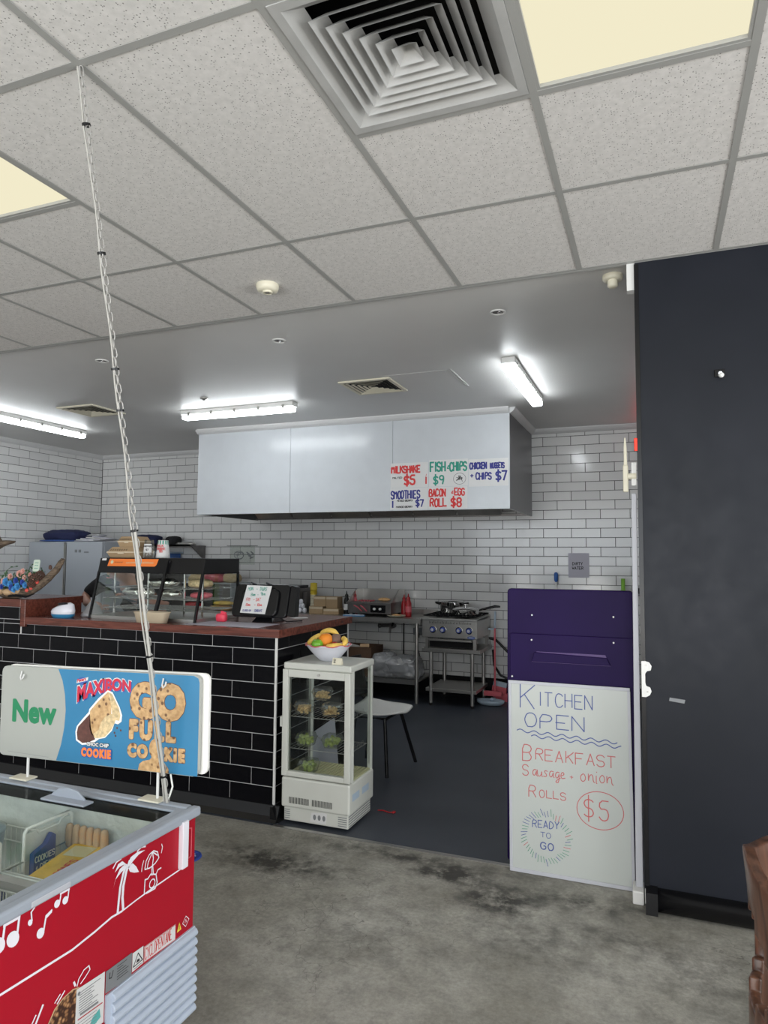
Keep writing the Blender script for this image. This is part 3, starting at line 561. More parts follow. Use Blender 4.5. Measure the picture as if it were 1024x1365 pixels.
for a, b, lb in ((-1, -4, 'panel light over the shop front, behind the one left of the chain'), (3, -4, 'panel light over the shop front, behind the one beside the diffuser'), (-5, 0, 'panel light in the ceiling near the left side wall'), (7, 0, 'panel light in the ceiling in front of the dark wall')): troffer(a, b, b + 2, lb)
def batten(name, c, L, ax, label):
    """closed weatherproof batten: base, clear cover glowing, end caps and clips"""
    t = thing(name, label, 'ceiling light', (c[0], c[1], KZ - .09), 'tube lights on the kitchen ceiling')
    def B(mb, l0, l1, w0, w1, z0, z1): return mb.box(c[0] + l0, c[0] + l1, c[1] + w0, c[1] + w1, z0, z1) if ax == 'x' else mb.box(c[0] + w0, c[0] + w1, c[1] + l0, c[1] + l1, z0, z1)
    B(MB(), -L / 2, L / 2, -.05, .05, KZ - .045, KZ).build('base', m['white_plastic'], t, bevel=.006)
    B(MB(), -L / 2 + .012, L / 2 - .012, -.045, .045, KZ - .088, KZ - .046).build('cover', m['tube_light'], t, bevel=.014, seg=3)
    for k in range(5):
        q = -L / 2 + .1 + k * (L - .2) / 4
        for sgn in (-1, 1): B(MB(), q - .012, q + .012, min(sgn * .046, sgn * .056), max(sgn * .046, sgn * .056), KZ - .062, KZ - .025).build('clip', m['steel'], t)
    return t
batten('ceiling_light', (-3.72, 5.57), 1.26, 'x', 'bright white tube light running across in front of the canopy')
batten('ceiling_light', (-.955, 5.48), 1.32, 'y', 'bright white tube light pointing at the back wall, right of the canopy')
batten('ceiling_light', (-6.12, 5.42), 1.27, 'y', 'bright white tube light at far left above the tiled side wall')
def diffuser(name, cx, cy, half, z, label, n, frame, pitch, rise, mt, group=None, box=True):
    t = thing(name, label, 'air vent', (cx, cy, z), group)
    def ring(mb, h0, z0, h1, z1):
        a = [(cx - h0, cy - h0, z0), (cx + h0, cy - h0, z0), (cx + h0, cy + h0, z0), (cx - h0, cy + h0, z0)]; b = [(cx - h1, cy - h1, z1), (cx + h1, cy - h1, z1), (cx + h1, cy + h1, z1), (cx - h1, cy + h1, z1)]
        return mb.add(a + b, [(i, (i + 1) % 4, 4 + (i + 1) % 4, 4 + i) for i in range(4)])
    mb = MB(); ring(mb, half, z - .004, half - frame, z - .004); ring(mb, half, z - .004, half, z + .01); ring(mb, half - frame, z - .004, half - frame - .045, z + .03)
    mb.build('frame', mt, t)
    for k in range(n):
        h = half - frame - .052 - k * pitch
        mb = MB(); ring(mb, h, z - .006, h - rise, z + rise); pass
        mb.build('louvre_ring', mt, t)
    h = half - frame - .052 - n * pitch
    mb = MB(); ring(mb, h, z - .006, .004, z + h * .75); mb.build('centre_cone', mt, t)
    if box: MB().add([(cx - half, cy - half, z + .20), (cx + half, cy - half, z + .20), (cx + half, cy + half, z + .20), (cx - half, cy + half, z + .20)], [(0, 1, 2, 3)]).build('plenum_back', m['black_matte'], t)
    else: MB().box(cx - half + .01, cx + half - .01, cy - half + .01, cy + half - .01, z - .003, z - .001).build('plenum_back', m['black_matte'], t)
    return t
mat('vent_grey', (0.42, 0.42, 0.41), 0.45, var=.08, vscale=9)
diffuser('air_diffuser', (gx(2) + gx(3)) / 2, (gy(1) + gy(2)) / 2, .287, CZ, 'large square four-way air diffuser in the suspended ceiling beside the panel light', 5, .028, .034, .036, m['vent_grey'])
def small_vent(cx, cy, label):
    z = KZ - .012; half = .225
    t = thing('ceiling_vent', label, 'air vent', (cx, cy, z), 'square vents in the kitchen ceiling')
    MB().box(cx - half + .02, cx + half - .02, cy - half + .02, cy + half - .02, KZ - .002, KZ - .0005).build('plenum_back', m['black_matte'], t)
    mb = MB()
    for a, b, c, d in ((-half, half, -half, -half + .03), (-half, half, half - .03, half), (-half, -half + .03, -half + .03, half - .03), (half - .03, half, -half + .03, half - .03)): mb.box(cx + a, cx + b, cy + c, cy + d, z, KZ)
    mb.build('frame', m['cream_plastic'], t)
    for k in range(5):
        h = half - .045 - k * .036; mb = MB(); h1 = h - .012
        a = [(cx - h, cy - h, z), (cx + h, cy - h, z), (cx + h, cy + h, z), (cx - h, cy + h, z)]; b = [(cx - h1, cy - h1, z + .008), (cx + h1, cy - h1, z + .008), (cx + h1, cy + h1, z + .008), (cx - h1, cy + h1, z + .008)]
        mb.add(a + b, [(i, (i + 1) % 4, 4 + (i + 1) % 4, 4 + i) for i in range(4)]); mb.build('louvre_ring', m['cream_plastic'], t)
small_vent(-2.18, 5.27, 'square cream louvred vent right of the canopy tube light')
small_vent(-5.18, 5.21, 'square cream louvred vent above the food warmer, left of the canopy')
for i, (x, y, lb) in enumerate(((-2.31, 3.93, 'small recessed downlight between the smoke detector and the canopy'), (-.833, 3.911, 'small recessed downlight nearest the dark wall'), (-3.786, 3.892, 'small recessed downlight behind the hanging chain'))):
    t = thing('downlight', lb, 'downlight', (x, y, KZ - .006), 'recessed downlights in the kitchen ceiling')
    MB().lathe([(.047, KZ), (.047, KZ - .004), (.036, KZ - .006), (.033, KZ)], (x, y, 0), 20).build('trim_ring', m['white_plastic'], t)
    MB().lathe([(.033, KZ - .001), (.020, KZ - .001), (.001, KZ - .001)], (x, y, 0), 16).build('reflector', m['dark_steel'], t)
    MB().blob((x + .008, y, KZ - .003), (.014, .014, .006), 10, 6).build('lamp', m['chrome'], t)
t = thing('ceiling_rose', 'tiny round grey fitting on ceiling beside the canopy tube light', 'fitting', (-3.807, 5.16, KZ - .02))
MB().lathe([(.035, KZ), (.035, KZ - .008), (.015, KZ - .012), (.012, KZ - .02), (.001, KZ - .02)], (-3.807, 5.16, 0), 16).build('cap', m['steel'], t)
sx, sy = -1.855, 3.03
t = thing('smoke_detector', 'round cream smoke detector on an acoustic ceiling tile', 'smoke detector', (sx, sy, CZ - .035))
MB().lathe([(.058, CZ + .003), (.060, CZ - .010), (.056, CZ - .022), (.050, CZ - .034), (.001, CZ - .034)], (sx, sy, 0), 28).build('body', m['cream_plastic'], t)
MB().lathe([(.026, CZ - .034), (.026, CZ - .041), (.020, CZ - .044), (.016, CZ - .040), (.001, CZ - .040)], (sx, sy, 0), 20).build('sensor_cap', m['cream_plastic'], t)
MB().lathe([(.0155, CZ - .0405), (.0155, CZ - .0412), (.001, CZ - .0412)], (sx, sy, 0), 16).build('test_button', m['steel'], t)
sx, sy = -.178, 3.60
t = thing('heat_sensor', 'small cream sensor on the kitchen ceiling by the dark wall corner', 'sensor', (sx, sy, KZ - .07))
MB().lathe([(.050, KZ), (.050, KZ - .018), (.044, KZ - .026), (.001, KZ - .026)], (sx, sy, 0), 24).build('base', m['cream_plastic'], t)
MB().lathe([(.026, KZ - .026), (.026, KZ - .055), (.018, KZ - .062), (.001, KZ - .062)], (sx, sy, 0), 20).build('head', m['cream_plastic'], t)
tag(MB().box(-.105, -.072, YB + .002, YB + .05, 2.84, 2.99).build('corner_bracket', m['white_plastic']), 'white channel at the ceiling beside the dark wall edge', 'bracket')
# red illuminated sign glimpsed past the edge of the dark wall
t = thing('red_light', 'red glowing light on tiles just past the dark wall edge', 'light', (-.13, DB - .05, 2.72))
MB().box(-.19, -.03, DB - .05, DB - .005, 2.70, 2.84).build('housing', m['black_plastic'], t)
MB().box(-.185, -.035, DB - .056, DB - .05, 2.705, 2.835).build('lens', m['red_glow'], t)
# items on the dark wall
tz = YB - .0
t = thing('wall_hook', 'small chrome and white knob fixed high on the dark wall', 'hook', (.285, YB, 2.38))
MB().box(.262, .305, YB - .010, YB, 2.385, 2.42).build('plate', m['black_plastic'], t, bevel=.003)
MB().cyl((.285, YB - .010, 2.398), (.285, YB - .035, 2.395), .008).build('stem', m['chrome'], t)
MB().blob((.288, YB - .040, 2.385), .012, 12, 8).build('knob', m['white_plastic'], t)
t = thing('latch_keeper', 'white C-shaped latch bracket on the edge of the dark wall', 'bracket', (-.05, YB - .02, .945))
pr = [(-.070, .935), (-.052, .935), (-.035, .945), (-.028, .962), (-.034, .98), (-.050, .985), (-.054, 1.0), (-.054, 1.04), (-.046, 1.052), (-.030, 1.056), (-.026, 1.075), (-.036, 1.092), (-.055, 1.098), (-.070, 1.096)]
MB().prism(pr, Py(YB - .001), .008).build('plate', m['white_plastic'], t, bevel=.0015)
for z in (.96, 1.078): MB().cyl((-.045, YB - .009, z), (-.045, YB - .012, z), .004, 10).build('screw', m['steel'], t)
tag(MB().prism([(.045, .925), (.108, .918), (.112, .934), (.048, .940)], Py(YB), .001).build('tape_mark', m['label_grey']), 'short strip of old grey tape low on the dark wall', 'tape')
# white post just inside the opening with a cream catch on top
t = thing('gate_post', 'slim white post standing behind the menu board against the opening edge', 'post', (-.11, 3.50, 0))
MB().hexa([(-.112, 3.475, 0), (-.080, 3.475, 0), (-.080, 3.52, 0), (-.112, 3.52, 0), (-.102, 3.475, 1.875), (-.080, 3.475, 1.875), (-.080, 3.52, 1.875), (-.102, 3.52, 1.875)]).build('post', m['board_rim'], t, bevel=.003)
MB().box(-.125, -.076, 3.425, 3.54, 0, .06).build('foot', m['white_plastic'], t, bevel=.006)
t = thing('cream_catch', 'cream plastic catch with a long upright blade on top of white post', 'catch', (-.125, 3.50, 1.88))
MB().box(-.138, -.114, 3.455, 3.474, 1.88, 2.01).build('body', m['cream_plastic'], t, bevel=.005)
MB().prism([(-.134, 2.005), (-.118, 2.005), (-.120, 2.10), (-.124, 2.142), (-.130, 2.142), (-.133, 2.10)], Py(3.472), .010).build('blade', m['cream_plastic'], t, bevel=.002)
MB().cyl((-.116, 3.464, 1.955), (-.078, 3.464, 1.955), .015, 14).build('arm', m['cream_plastic'], t)
MB().box(-.100, -.078, 3.458, 3.470, 1.91, 2.02).build('wall_plate', m['white_plastic'], t)
# small things behind the purple board
t = thing('dish_brush', 'blue-handled brush poking up behind the purple board', 'brush', (-1.01, DB - .06, 1.10))
MB().tube([(-1.01, DB - .05, 1.10), (-1.01, DB - .05, 1.31)], .010, 8).build('shaft', m['white_plastic'], t)
MB().tube([(-1.01, DB - .05, 1.31), (-1.01, DB - .05, 1.33), (-1.01, DB - .05, 1.40), (-1.01, DB - .05, 1.415)], .02, 10, rs=[.010, .022, .022, .012]).build('handle', m['blue_plastic'], t)
MB().rbox((-1.01, DB - .05, 1.07), (.09, .04, .07)).build('bristles', m['white_plastic'], t)
t = thing('handwash_sink', 'stainless hand basin on the back wall hidden behind purple board', 'sink', (-.75, 7.5, .85))
MB().box(-1.15, -.35, 7.30, 7.71, .88, .91).box(-1.15, -.35, 7.30, 7.32, .75, .91).build('basin', m['steel'], t)
MB().box(-1.12, -1.08, 7.32, 7.36, 0, .88).build('leg', m['steel'], t); MB().box(-.42, -.38, 7.32, 7.36, 0, .88).build('leg', m['steel'], t)
t = thing('soap_bottle', 'lime bottle beside white post just above purple board', 'bottle', (-.32, 7.6, .91))
MB().lathe([(.04, .91), (.042, 1.2), (.02, 1.25), (.02, 1.36), (.001, 1.36)], (-.32, 7.6, 0), 14).build('bottle', m['lime'], t)
t = thing('pipe_bracket', 'round dark pipe end poking past the white post', 'pipe', (-.19, 7.3, 1.2))
MB().cyl((-.16, 7.62, 1.235), (-.16, 7.70, 1.235), .045).build('ring', m['chrome'], t); MB().cyl((-.16, 7.615, 1.235), (-.16, 7.63, 1.235), .03).build('bore', m['black_matte'], t)
# ---------------- purple menu board with whiteboard, leaning in the opening ----------------
t = thing('menu_board', 'tall purple plastic board with a whiteboard clipped to its lower part', 'sign board', (-.41, 3.60, 0))
lean = .040
def PB(yoff):  # leaning plane: v is height, top tips back a little
    return lambda u, v, w=0: (u, 3.585 - yoff - w + (v / 1.4) * lean, v)
def rrect(u0, u1, v0, v1, r, tr=None):
    pts = []
    for cx, cy, a0 in ((u1 - r, v1 - r, 0), (u0 + r, v1 - r, 90), (u0 + r, v0 + r, 180), (u1 - r, v0 + r, 270)):
        for k in range(4): a = math.radians(a0 + k * 30); pts.append((cx + r * math.cos(a), cy + r * math.sin(a)))
    return pts
MB().prism(rrect(-.728, -.106, .035, 1.405, .018), PB(-.03), .035).build('back_panel', m['purple'], t, bevel=.006)
MB().prism(rrect(-.712, -.103, .035, 1.175, .010), PB(.006), .012).build('front_panel', m['purple'], t, bevel=.003)
MB().prism([(-.60, 1.035), (-.215, 1.035), (-.24, 1.088), (-.575, 1.088)], PB(.018), .0015).build('handle_recess', m['purple_edge'], t)
mb = MB().prism([(-.60, 1.038), (-.215, 1.038), (-.232, 1.075), (-.585, 1.085)], PB(.020), .010); mb.build('handle_flap', m['purple'], t, bevel=.003)
for (u, v) in ((-.60, 1.27), (-.20, 1.275), (-.60, 1.145), (-.20, 1.15), (-.70, .955)): MB().disc((u, v), .0045, PB(.0185 if v < 1.2 else .0055), 8, .0006).build('rivet', m['white_plastic'], t)
wb2 = MB().prism([(-.706, .004), (-.118, .004), (-.128, .938), (-.715, .925 + .01)], PB(.019), .014).build('whiteboard', m['whiteboard'], t, bevel=.002, label='white board panel with handwriting')
mb = MB(); PW = PB(.033)
for a, b in ((((-.706, .004), (-.118, .004), (-.118, .020), (-.706, .020))), ) and [((-.706, .004, -.118, .004, 1), 0)]: pass
mb.prism([(-.708, .002), (-.116, .002), (-.116, .020), (-.708, .020)], PB(.033), .005); mb.prism([(-.716, .922), (-.127, .924), (-.127, .940), (-.717, .938)], PB(.033), .005)
mb.prism([(-.708, .02), (-.694, .02), (-.702, .922), (-.716, .922)], PB(.033), .005); mb.prism([(-.130, .02), (-.116, .02), (-.126, .924), (-.140, .924)], PB(.033), .005)
mb.build('rim', m['board_rim'], wb2, bevel=.0015)
mat('pen_blue', (0.07, 0.10, 0.30), 0.6); mat('pen_red', (0.52, 0.12, 0.12), 0.6); mat('pen_green', (0.10, 0.30, 0.20), 0.6)
def hw(ink, *lines):
    mb = MB()
    for (tx, u, v, h, wd, kw) in lines: write(mb, tx, u, v, h, PW, wd, **kw)
    mb.build('handwritten_line', m[ink], wb2, label=('blue' if 'blue' in ink else 'red') + ' marker writing')
hw('pen_blue', ('K', -.655, .805, .115, .0050, dict(cw=.62)), ('ITCHEN', -.562, .822, .066, .0046, dict(cw=.54, gap=.30)))
hw('pen_blue', ('OPEN', -.632, .712, .068, .0048, dict(cw=.86, gap=.42)))
for z, x0 in ((.690, -.672), (.668, -.60)):
    MB().stroke([(x0 + k * .0068, z - k * .0002 + .007 * math.sin(k * .62)) for k in range(72 if x0 < -.65 else 64)], .0046, PW, .0006).build('wavy_underline', m['pen_blue'], wb2)
hw('pen_blue', ('READY', -.596, .226, .034, .0040, dict(cw=.58, gap=.34, slope=.06))); hw('pen_blue', ('TO', -.556, .184, .024, .0030, dict(cw=.9, gap=.4))); hw('pen_blue', ('GO', -.556, .128, .032, .0052, dict(cw=.8, gap=.5)))
hw('pen_red', ('B', -.644, .545, .078, .0046, dict(cw=.56)), ('REAKFAST', -.580, .555, .054, .0044, dict(cw=.66, gap=.38)))
hw('pen_red', ('S', -.644, .470, .052, .0042, dict(cw=.56)), ('ausage', -.598, .475, .050, .0038, dict(cw=.54, gap=.02)), ('+', -.412, .478, .022, .0032, {}), ('onion', -.365, .475, .060, .0038, dict(cw=.56, gap=.02)))
hw('pen_red', ('R', -.612, .372, .056, .0042, dict(cw=.6)), ('OLLS', -.560, .375, .036, .0038, dict(cw=.70, gap=.36)))
hw('pen_red', ('$5', -.345, .305, .092, .0052, dict(cw=.46, gap=.5)))
MB().stroke([(-.272 + .108 * math.cos(k * PI / 20 + .6), .348 + .088 * math.sin(k * PI / 20 + .6)) for k in range(42)], .0038, PW, .0006).build('drawn_circle', m['pen_red'], wb2)
mbs = {'pen_green': MB(), 'pen_red': MB(), 'pen_blue': MB()}
for k in range(48):
    a = 2 * PI * k / 48; c = (-.530, .188); r0 = .098 + random.uniform(-.006, .006); r1 = r0 + .026 + random.uniform(-.005, .006); lean2 = .25
    mbs[random.choice(['pen_green', 'pen_green', 'pen_red', 'pen_blue'])].stroke([(c[0] + r0 * math.cos(a), c[1] + r0 * 1.02 * math.sin(a)), (c[0] + r1 * math.cos(a + lean2 * .3), c[1] + r1 * 1.02 * math.sin(a + lean2 * .3))], .0028, PW, .0006)
for k, v in mbs.items(): v.build('ray_marks', m[k], wb2)

# ---------------- display fridge ----------------
fx0, fx1, fy0, fy1 = -2.082, -1.640, 3.655, 4.015
fr = thing('display_fridge', 'small white countertop display fridge with glass sides standing on the floor', 'display fridge', ((fx0 + fx1) / 2, (fy0 + fy1) / 2, 0))
E1 = m['fridge_enamel']
MB().prism([(fx0 + .015, fy0 + .012), (fx1 - .012, fy0 + .012), (fx1 - .012, fy1 - .02), (fx0 + .015, fy1 - .02)], Pz(.018), .08).build('plinth', E1, fr, bevel=.004)
MB().box(fx0, fx1, fy0, fy1, .095, .268).build('machine_housing', E1, fr, bevel=.012, seg=3)
for i in range(2):
    for k in range(14):
        x = fx0 + .055 + i * .15 + k * .0095; MB().box(x, x + .0042, fy0 - .0012, fy0 + .001, .122 - .0, .158).build('vent_slot', m['black_matte'], fr)
for k in range(5): MB().box(fx1 - .0135, fx1 - .0105, fy0 + .02, fy1 - .03, .026 + k * .014, .031 + k * .014).build('side_louvre', m['label_grey'], fr)
for k in range(5): MB().box(fx0 + .02, fx0 + .055, fy0 + .0105, fy0 + .0125, .030 + k * .012, .034 + k * .012).build('front_louvre', m['label_grey'], fr)
for k in range(5): MB().box(fx1 - .075, fx1 - .02, fy0 + .0105, fy0 + .0125, .030 + k * .012, .034 + k * .012).build('front_louvre', m['label_grey'], fr)
mb = MB(); P = Py(fy0 + .0115)
for x in (-1.865, -1.835, -1.805): mb.disc((x, .058), .010, P, 10, .0008, ry=.016)
mb.build('torn_patch', m['label_grey'], fr)
MB().poly([(-1.895, .028), (-1.79, .028), (-1.785, .085), (-1.80, .09), (-1.885, .082)], P, .0004).build('tape_patch', m['paper'], fr)
for k in range(2): MB().box(fx1 + .0002, fx1 + .001, fy0 + .04 + k * .14, fy0 + .14 + k * .14, .165, .205).build('grey_decal', m['pale_blue'], fr)
for (x, y) in ((fx0 + .015, fy1 - .02), (fx1 - .018, fy1 - .02)):
    MB().box(x - .013, x + .013, y - .013, y + .013, .265, .905).build('corner_post', E1, fr, bevel=.004)
    MB().box(x - .004, x + .004, y - .0145, y - .012, .30, .88).build('shelf_track', m['steel'], fr)
MB().box(fx1 - .026, fx1, fy0 + .034, fy0 + .060, .265, .905).build('corner_post', E1, fr, bevel=.004)
MB().box(fx0, fx0 + .026, fy0 + .034, fy0 + .060, .265, .905).build('corner_post', E1, fr, bevel=.004)
MB().box(fx0, fx1, fy0 + .005, fy1, .895, .935).build('top_panel', E1, fr, bevel=.010, seg=3)
# door
dr = MB().box(fx0, fx0 + .036, fy0 - .004, fy0 + .030, .275, .895).box(fx1 - .036, fx1, fy0 - .004, fy0 + .030, .275, .895).box(fx0 + .036, fx1 - .036, fy0 - .004, fy0 + .030, .275, .305).box(fx0 + .036, fx1 - .036, fy0 - .004, fy0 + .030, .850, .895).build('door_frame', E1, fr, bevel=.004)
MB().box(fx0 + .034, fx1 - .034, fy0 + .010, fy0 + .015, .303, .852).build('door_glass', m['clear_glass'], dr)
MB().box(fx0 + .034, fx0 + .040, fy0 + .016, fy0 + .03, .303, .852).build('gasket', m['steel'], dr)
MB().box(fx0 - .016, fx0, fy0 - .002, fy0 + .022, .555, .615).build('door_handle', E1, fr, bevel=.004)
MB().cyl((-1.842, fy0 - .004, .873), (-1.842, fy0 - .012, .873), .008, 12).build('lock', m['steel'], fr)
MB().box(fx1 - .010, fx1 - .006, fy0 + .060, fy1 - .033, .270, .893).build('side_glass', m['clear_glass'], fr)
MB().box(fx0 + .006, fx0 + .010, fy0 + .060, fy1 - .033, .270, .893).build('side_glass', m['clear_glass'], fr)
MB().box(fx0 + .03, fx1 - .03, fy1 - .014, fy1 - .010, .270, .893).build('rear_glass', m['clear_glass'], fr)
mb = MB().box(fx0 + .012, fx1 - .012, fy0 + .032, fy1 - .03, .268, .276)
for k in range(18): x = fx0 + .03 + k * .0225; mb.box(x, x + .008, fy0 + .04, fy1 - .04, .276, .281)
mb.build('ribbed_floor', m['cream_board'], fr)
def wire_shelf(z):
    mb = MB(); a, b, c, d = fx0 + .03, fx1 - .03, fy0 + .045, fy1 - .045
    for y in (c, d): mb.tube([(a, y, z), (b, y, z)], .0022, 6)
    for x in (a, b): mb.tube([(x, c, z), (x, d, z)], .0022, 6)
    for k in range(1, 15): x = a + (b - a) * k / 15; mb.tube([(x, c, z + .002), (x, d, z + .002)], .0012, 4)
    for x in (a, b):
        pts = []
        for k in range(7): y = c + .04 + k * (d - c - .08) / 6; pts += [(x, y, z + (.03 if k % 2 else .004)), (x, y + .02, z + (.03 if k % 2 else .004))]
        mb.tube(pts, .0013, 4)
    mb.build('wire_shelf', m['steel'], fr)
wire_shelf(.612); wire_shelf(.425)
MB().rbox((-1.67 + .012, 3.99, .86), (.012, .004, .03)).build('catch', m['black_plastic'], fr)
# tubs of food inside
def food_tub(x, y, z, fill, label, rz, w=.105, group='clear clamshell tubs in the display fridge'):
    t = thing('food_tub', label, 'food tub', (x, y, z), group)
    mb = MB(); R_ = lambda s, zz: [(x + s * w / 2 * a * 1.0, y + s * w / 2 * b, z + zz) for a, b in ((-.8, -1), (.8, -1), (1, -.8), (1, .8), (.8, 1), (-.8, 1), (-1, .8), (-1, -.8))]
    rings = [R_(.78, 0), R_(.98, .042), R_(1.08, .044), R_(1.08, .048), R_(.98, .050), R_(.85, .072), R_(.3, .074)]
    vs = [v for r in rings for v in r]; fsx = [(i * 8 + k, i * 8 + (k + 1) % 8, (i + 1) * 8 + (k + 1) % 8, (i + 1) * 8 + k) for i in range(6) for k in range(8)] + [tuple(range(8))[::-1], tuple(range(48, 56))]
    mb.add(vs, fsx); mb.build('tub', m['clear_plastic'], t)
    fm = MB()
    if fill == 'grape':
        for k in range(46): a = random.uniform(0, 2 * PI); r = random.uniform(0, w * .41); fm.blob((x + r * math.cos(a), y + r * math.sin(a), z + .012 + random.uniform(0, .042)), .0115, 8, 5)
        fm.build('grapes', m['grape'], t, kind='stuff')
    else:
        for k in range(80): a = random.uniform(0, 2 * PI); r = random.uniform(0, w * .44); fm.blob((x + r * math.cos(a), y + r * math.sin(a), z + .008 + random.uniform(0, .036)), (.012, .008, .007), 6, 4, rot=Matrix.Rotation(random.uniform(0, 3), 3, 'Z'))
        fm.build('snack_filling', m['pasta'], t, kind='stuff')
ys2 = 3.80
food_tub(-2.005, 3.79, .616, 'p', 'clear tub of golden snack mix at left on upper fridge shelf', 0)
food_tub(-1.822, 3.79, .616, 'p', 'clear tub of golden snack mix at right on upper fridge shelf', 0)
food_tub(-1.925, 3.87, .690, 'p', 'clear tub of golden snack mix stacked on top of the other two', 0)
food_tub(-1.985, 3.78, .429, 'grape', 'clear tub of green grapes at left on lower fridge shelf', 0)
food_tub(-1.820, 3.80, .429, 'grape', 'clear tub of green grapes at right on lower fridge shelf', 0)
food_tub(-1.955, 3.76, .282, 'grape', 'clear tub of green grapes on the fridge floor', 0)
MB().box(-1.985, -1.72, 3.93, 3.99, .690 - .078, .612 + .0).v
# ---------------- fruit bowl on the fridge ----------------
bx, by, bz = -1.862, 3.82, .935
bowl = thing('fruit_bowl', 'white ceramic bowl with wavy pink rim on top of the display fridge', 'bowl', (bx, by, bz))
mb = MB(); prof = [(r * .87, z) for r, z in ((.052, 0), (.062, .004), (.095, .030), (.132, .066), (.158, .094), (.163, .098), (.157, .097), (.128, .070), (.09, .034), (.05, .012), (.001, .010))]
mb.lathe(prof, (bx, by, bz), 40); n = 40
for i, v in enumerate(mb.v):
    r = i // n; k = i % n; amp = max(0, (v[2] - bz - .07) / .03) * .004
    a = 2 * PI * k / n; mb.v[i] = (v[0] + math.cos(a) * amp * math.sin(a * 8), v[1] + math.sin(a) * amp * math.sin(a * 8), v[2] + amp * math.sin(a * 8))
mb.build('bowl', m['white_ceramic'], bowl)
MB().tube([(bx + .139 * math.cos(k * PI / 20), by + .139 * math.sin(k * PI / 20), bz + .098 + .004 * math.sin(8 * k * PI / 20)) for k in range(40)], .0035, 6, closed=True).build('painted_rim', m['pinkred'], bowl, label='pink painted rim')
def fruit_round(name, c, r, mt, label, stem=None, squash=1):
    t = thing(name, label, 'fruit', (c[0], c[1], c[2] - r), 'fruit in the white bowl')
    mb = MB(); prof = []
    for k in range(13):
        a = PI * k / 12; rr = r * math.sin(a); z = -r * math.cos(a) * squash
        if k >= 11: z -= r * .10
        prof.append((max(rr, .0005), z))
    mb.lathe(prof, c, 20); mb.build('flesh', m[mt], t)
    if stem: MB().tube([(c[0], c[1], c[2] + r * .8), (c[0] + .004, c[1], c[2] + r * 1.15)], .0022, 6).build('stem', m['pinecone'], t)
fruit_round('orange', (bx + .002, by - .045, bz + .128), .043, 'orange_peel', 'bright orange standing behind the green apple')
fruit_round('apple', (bx - .032, by - .088, bz + .106), .036, 'apple_green', 'shiny green apple at the front of the bowl', True, .92)
fruit_round('passionfruit', (bx + .055, by - .012, bz + .132), .034, 'kiwi', 'dull brown-purple fruit behind the orange')
fruit_round('plum', (bx + .070, by - .062, bz + .106), .019, 'sauce_red', 'small dark red fruit at the right of the bowl')
def banana(pts, label, rs=None):
    c = [sum(q[i] for q in pts) / len(pts) for i in range(3)]
    t = thing('banana', label, 'fruit', (c[0], c[1], min(q[2] for q in pts)), 'fruit in the white bowl')
    L = len(pts); rs = [.006] + [.017] * (L - 3) + [.012, .004]
    MB().tube(pts, .016, 7, rs=rs).build('peel', m['banana'], t)
    MB().tube([pts[-1], tuple(2 * pts[-1][i] * 1.0 - pts[-2][i] if False else pts[-1][i] + (pts[-1][i] - pts[-2][i]) * .5 for i in range(3))], .004, 6).build('stalk', m['tan'], t)
def arc(p0, p1, bend, n=8):
    p0, p1, b = Vector(p0), Vector(p1), Vector(bend); return [tuple(p0.lerp(p1, k / n) + b * math.sin(PI * k / n)) for k in range(n + 1)]
banana(arc((bx - .125, by - .03, bz + .090), (bx - .03, by - .005, bz + .155), (0, -.02, .012)), 'yellow banana resting on the left rim of the bowl')
banana(arc((bx - .075, by + .035, bz + .152), (bx + .055, by + .025, bz + .155), (0, 0, .024)), 'yellow banana arched over the top of the fruit')
banana(arc((bx + .03, by - .105, bz + .092), (bx + .122, by - .03, bz + .102), (.0, -.02, .004)), 'yellow banana low along the right rim of the bowl')
banana(arc((bx + .09, by - .0, bz + .140), (bx + .120, by - .052, bz + .102), (.018, 0, .006)), 'yellow banana curving down over the right side of the bowl')
t = thing('price_tag', 'small folded cream card in front of the fruit bowl', 'card', (-1.745, 3.70, .935))
MB().prism([(3.685, .935), (3.715, .935), (3.703, .972), (3.699, .972)], lambda u, v, w=0: (-1.775 + w, u, v), .060).build('card', m['cream_plastic'], t)
mb = MB()
for k in range(2): write(mb, 'ES'[k:k + 1] + 'A', -1.765 + k * .0, .957 - k * .012, .008, lambda u, v, w=0: (u, 3.6885 - w + (v - .945) * .30, v), .0018)
mb.build('lettering', m['black_ink'], t)
# white box leaning behind the fridge
t = thing('white_carton', 'flat white printed carton leaning on black tiles behind the fridge', 'box', (-2.08, 4.3, 0))
MB().hexa([(-2.10, 4.12, .09), (-2.095, 4.12, .09), (-2.095, 4.48, .09), (-2.10, 4.48, .09), (-2.136, 4.12, .40), (-2.131, 4.12, .40), (-2.131, 4.48, .43), (-2.136, 4.48, .43)]).build('panel', m['lilac_paper'], t)
t.location.z = 0
MB().box(-2.14, -2.07, 4.10, 4.50, 0.0, .09).build('base_box', m['cardboard'], t)
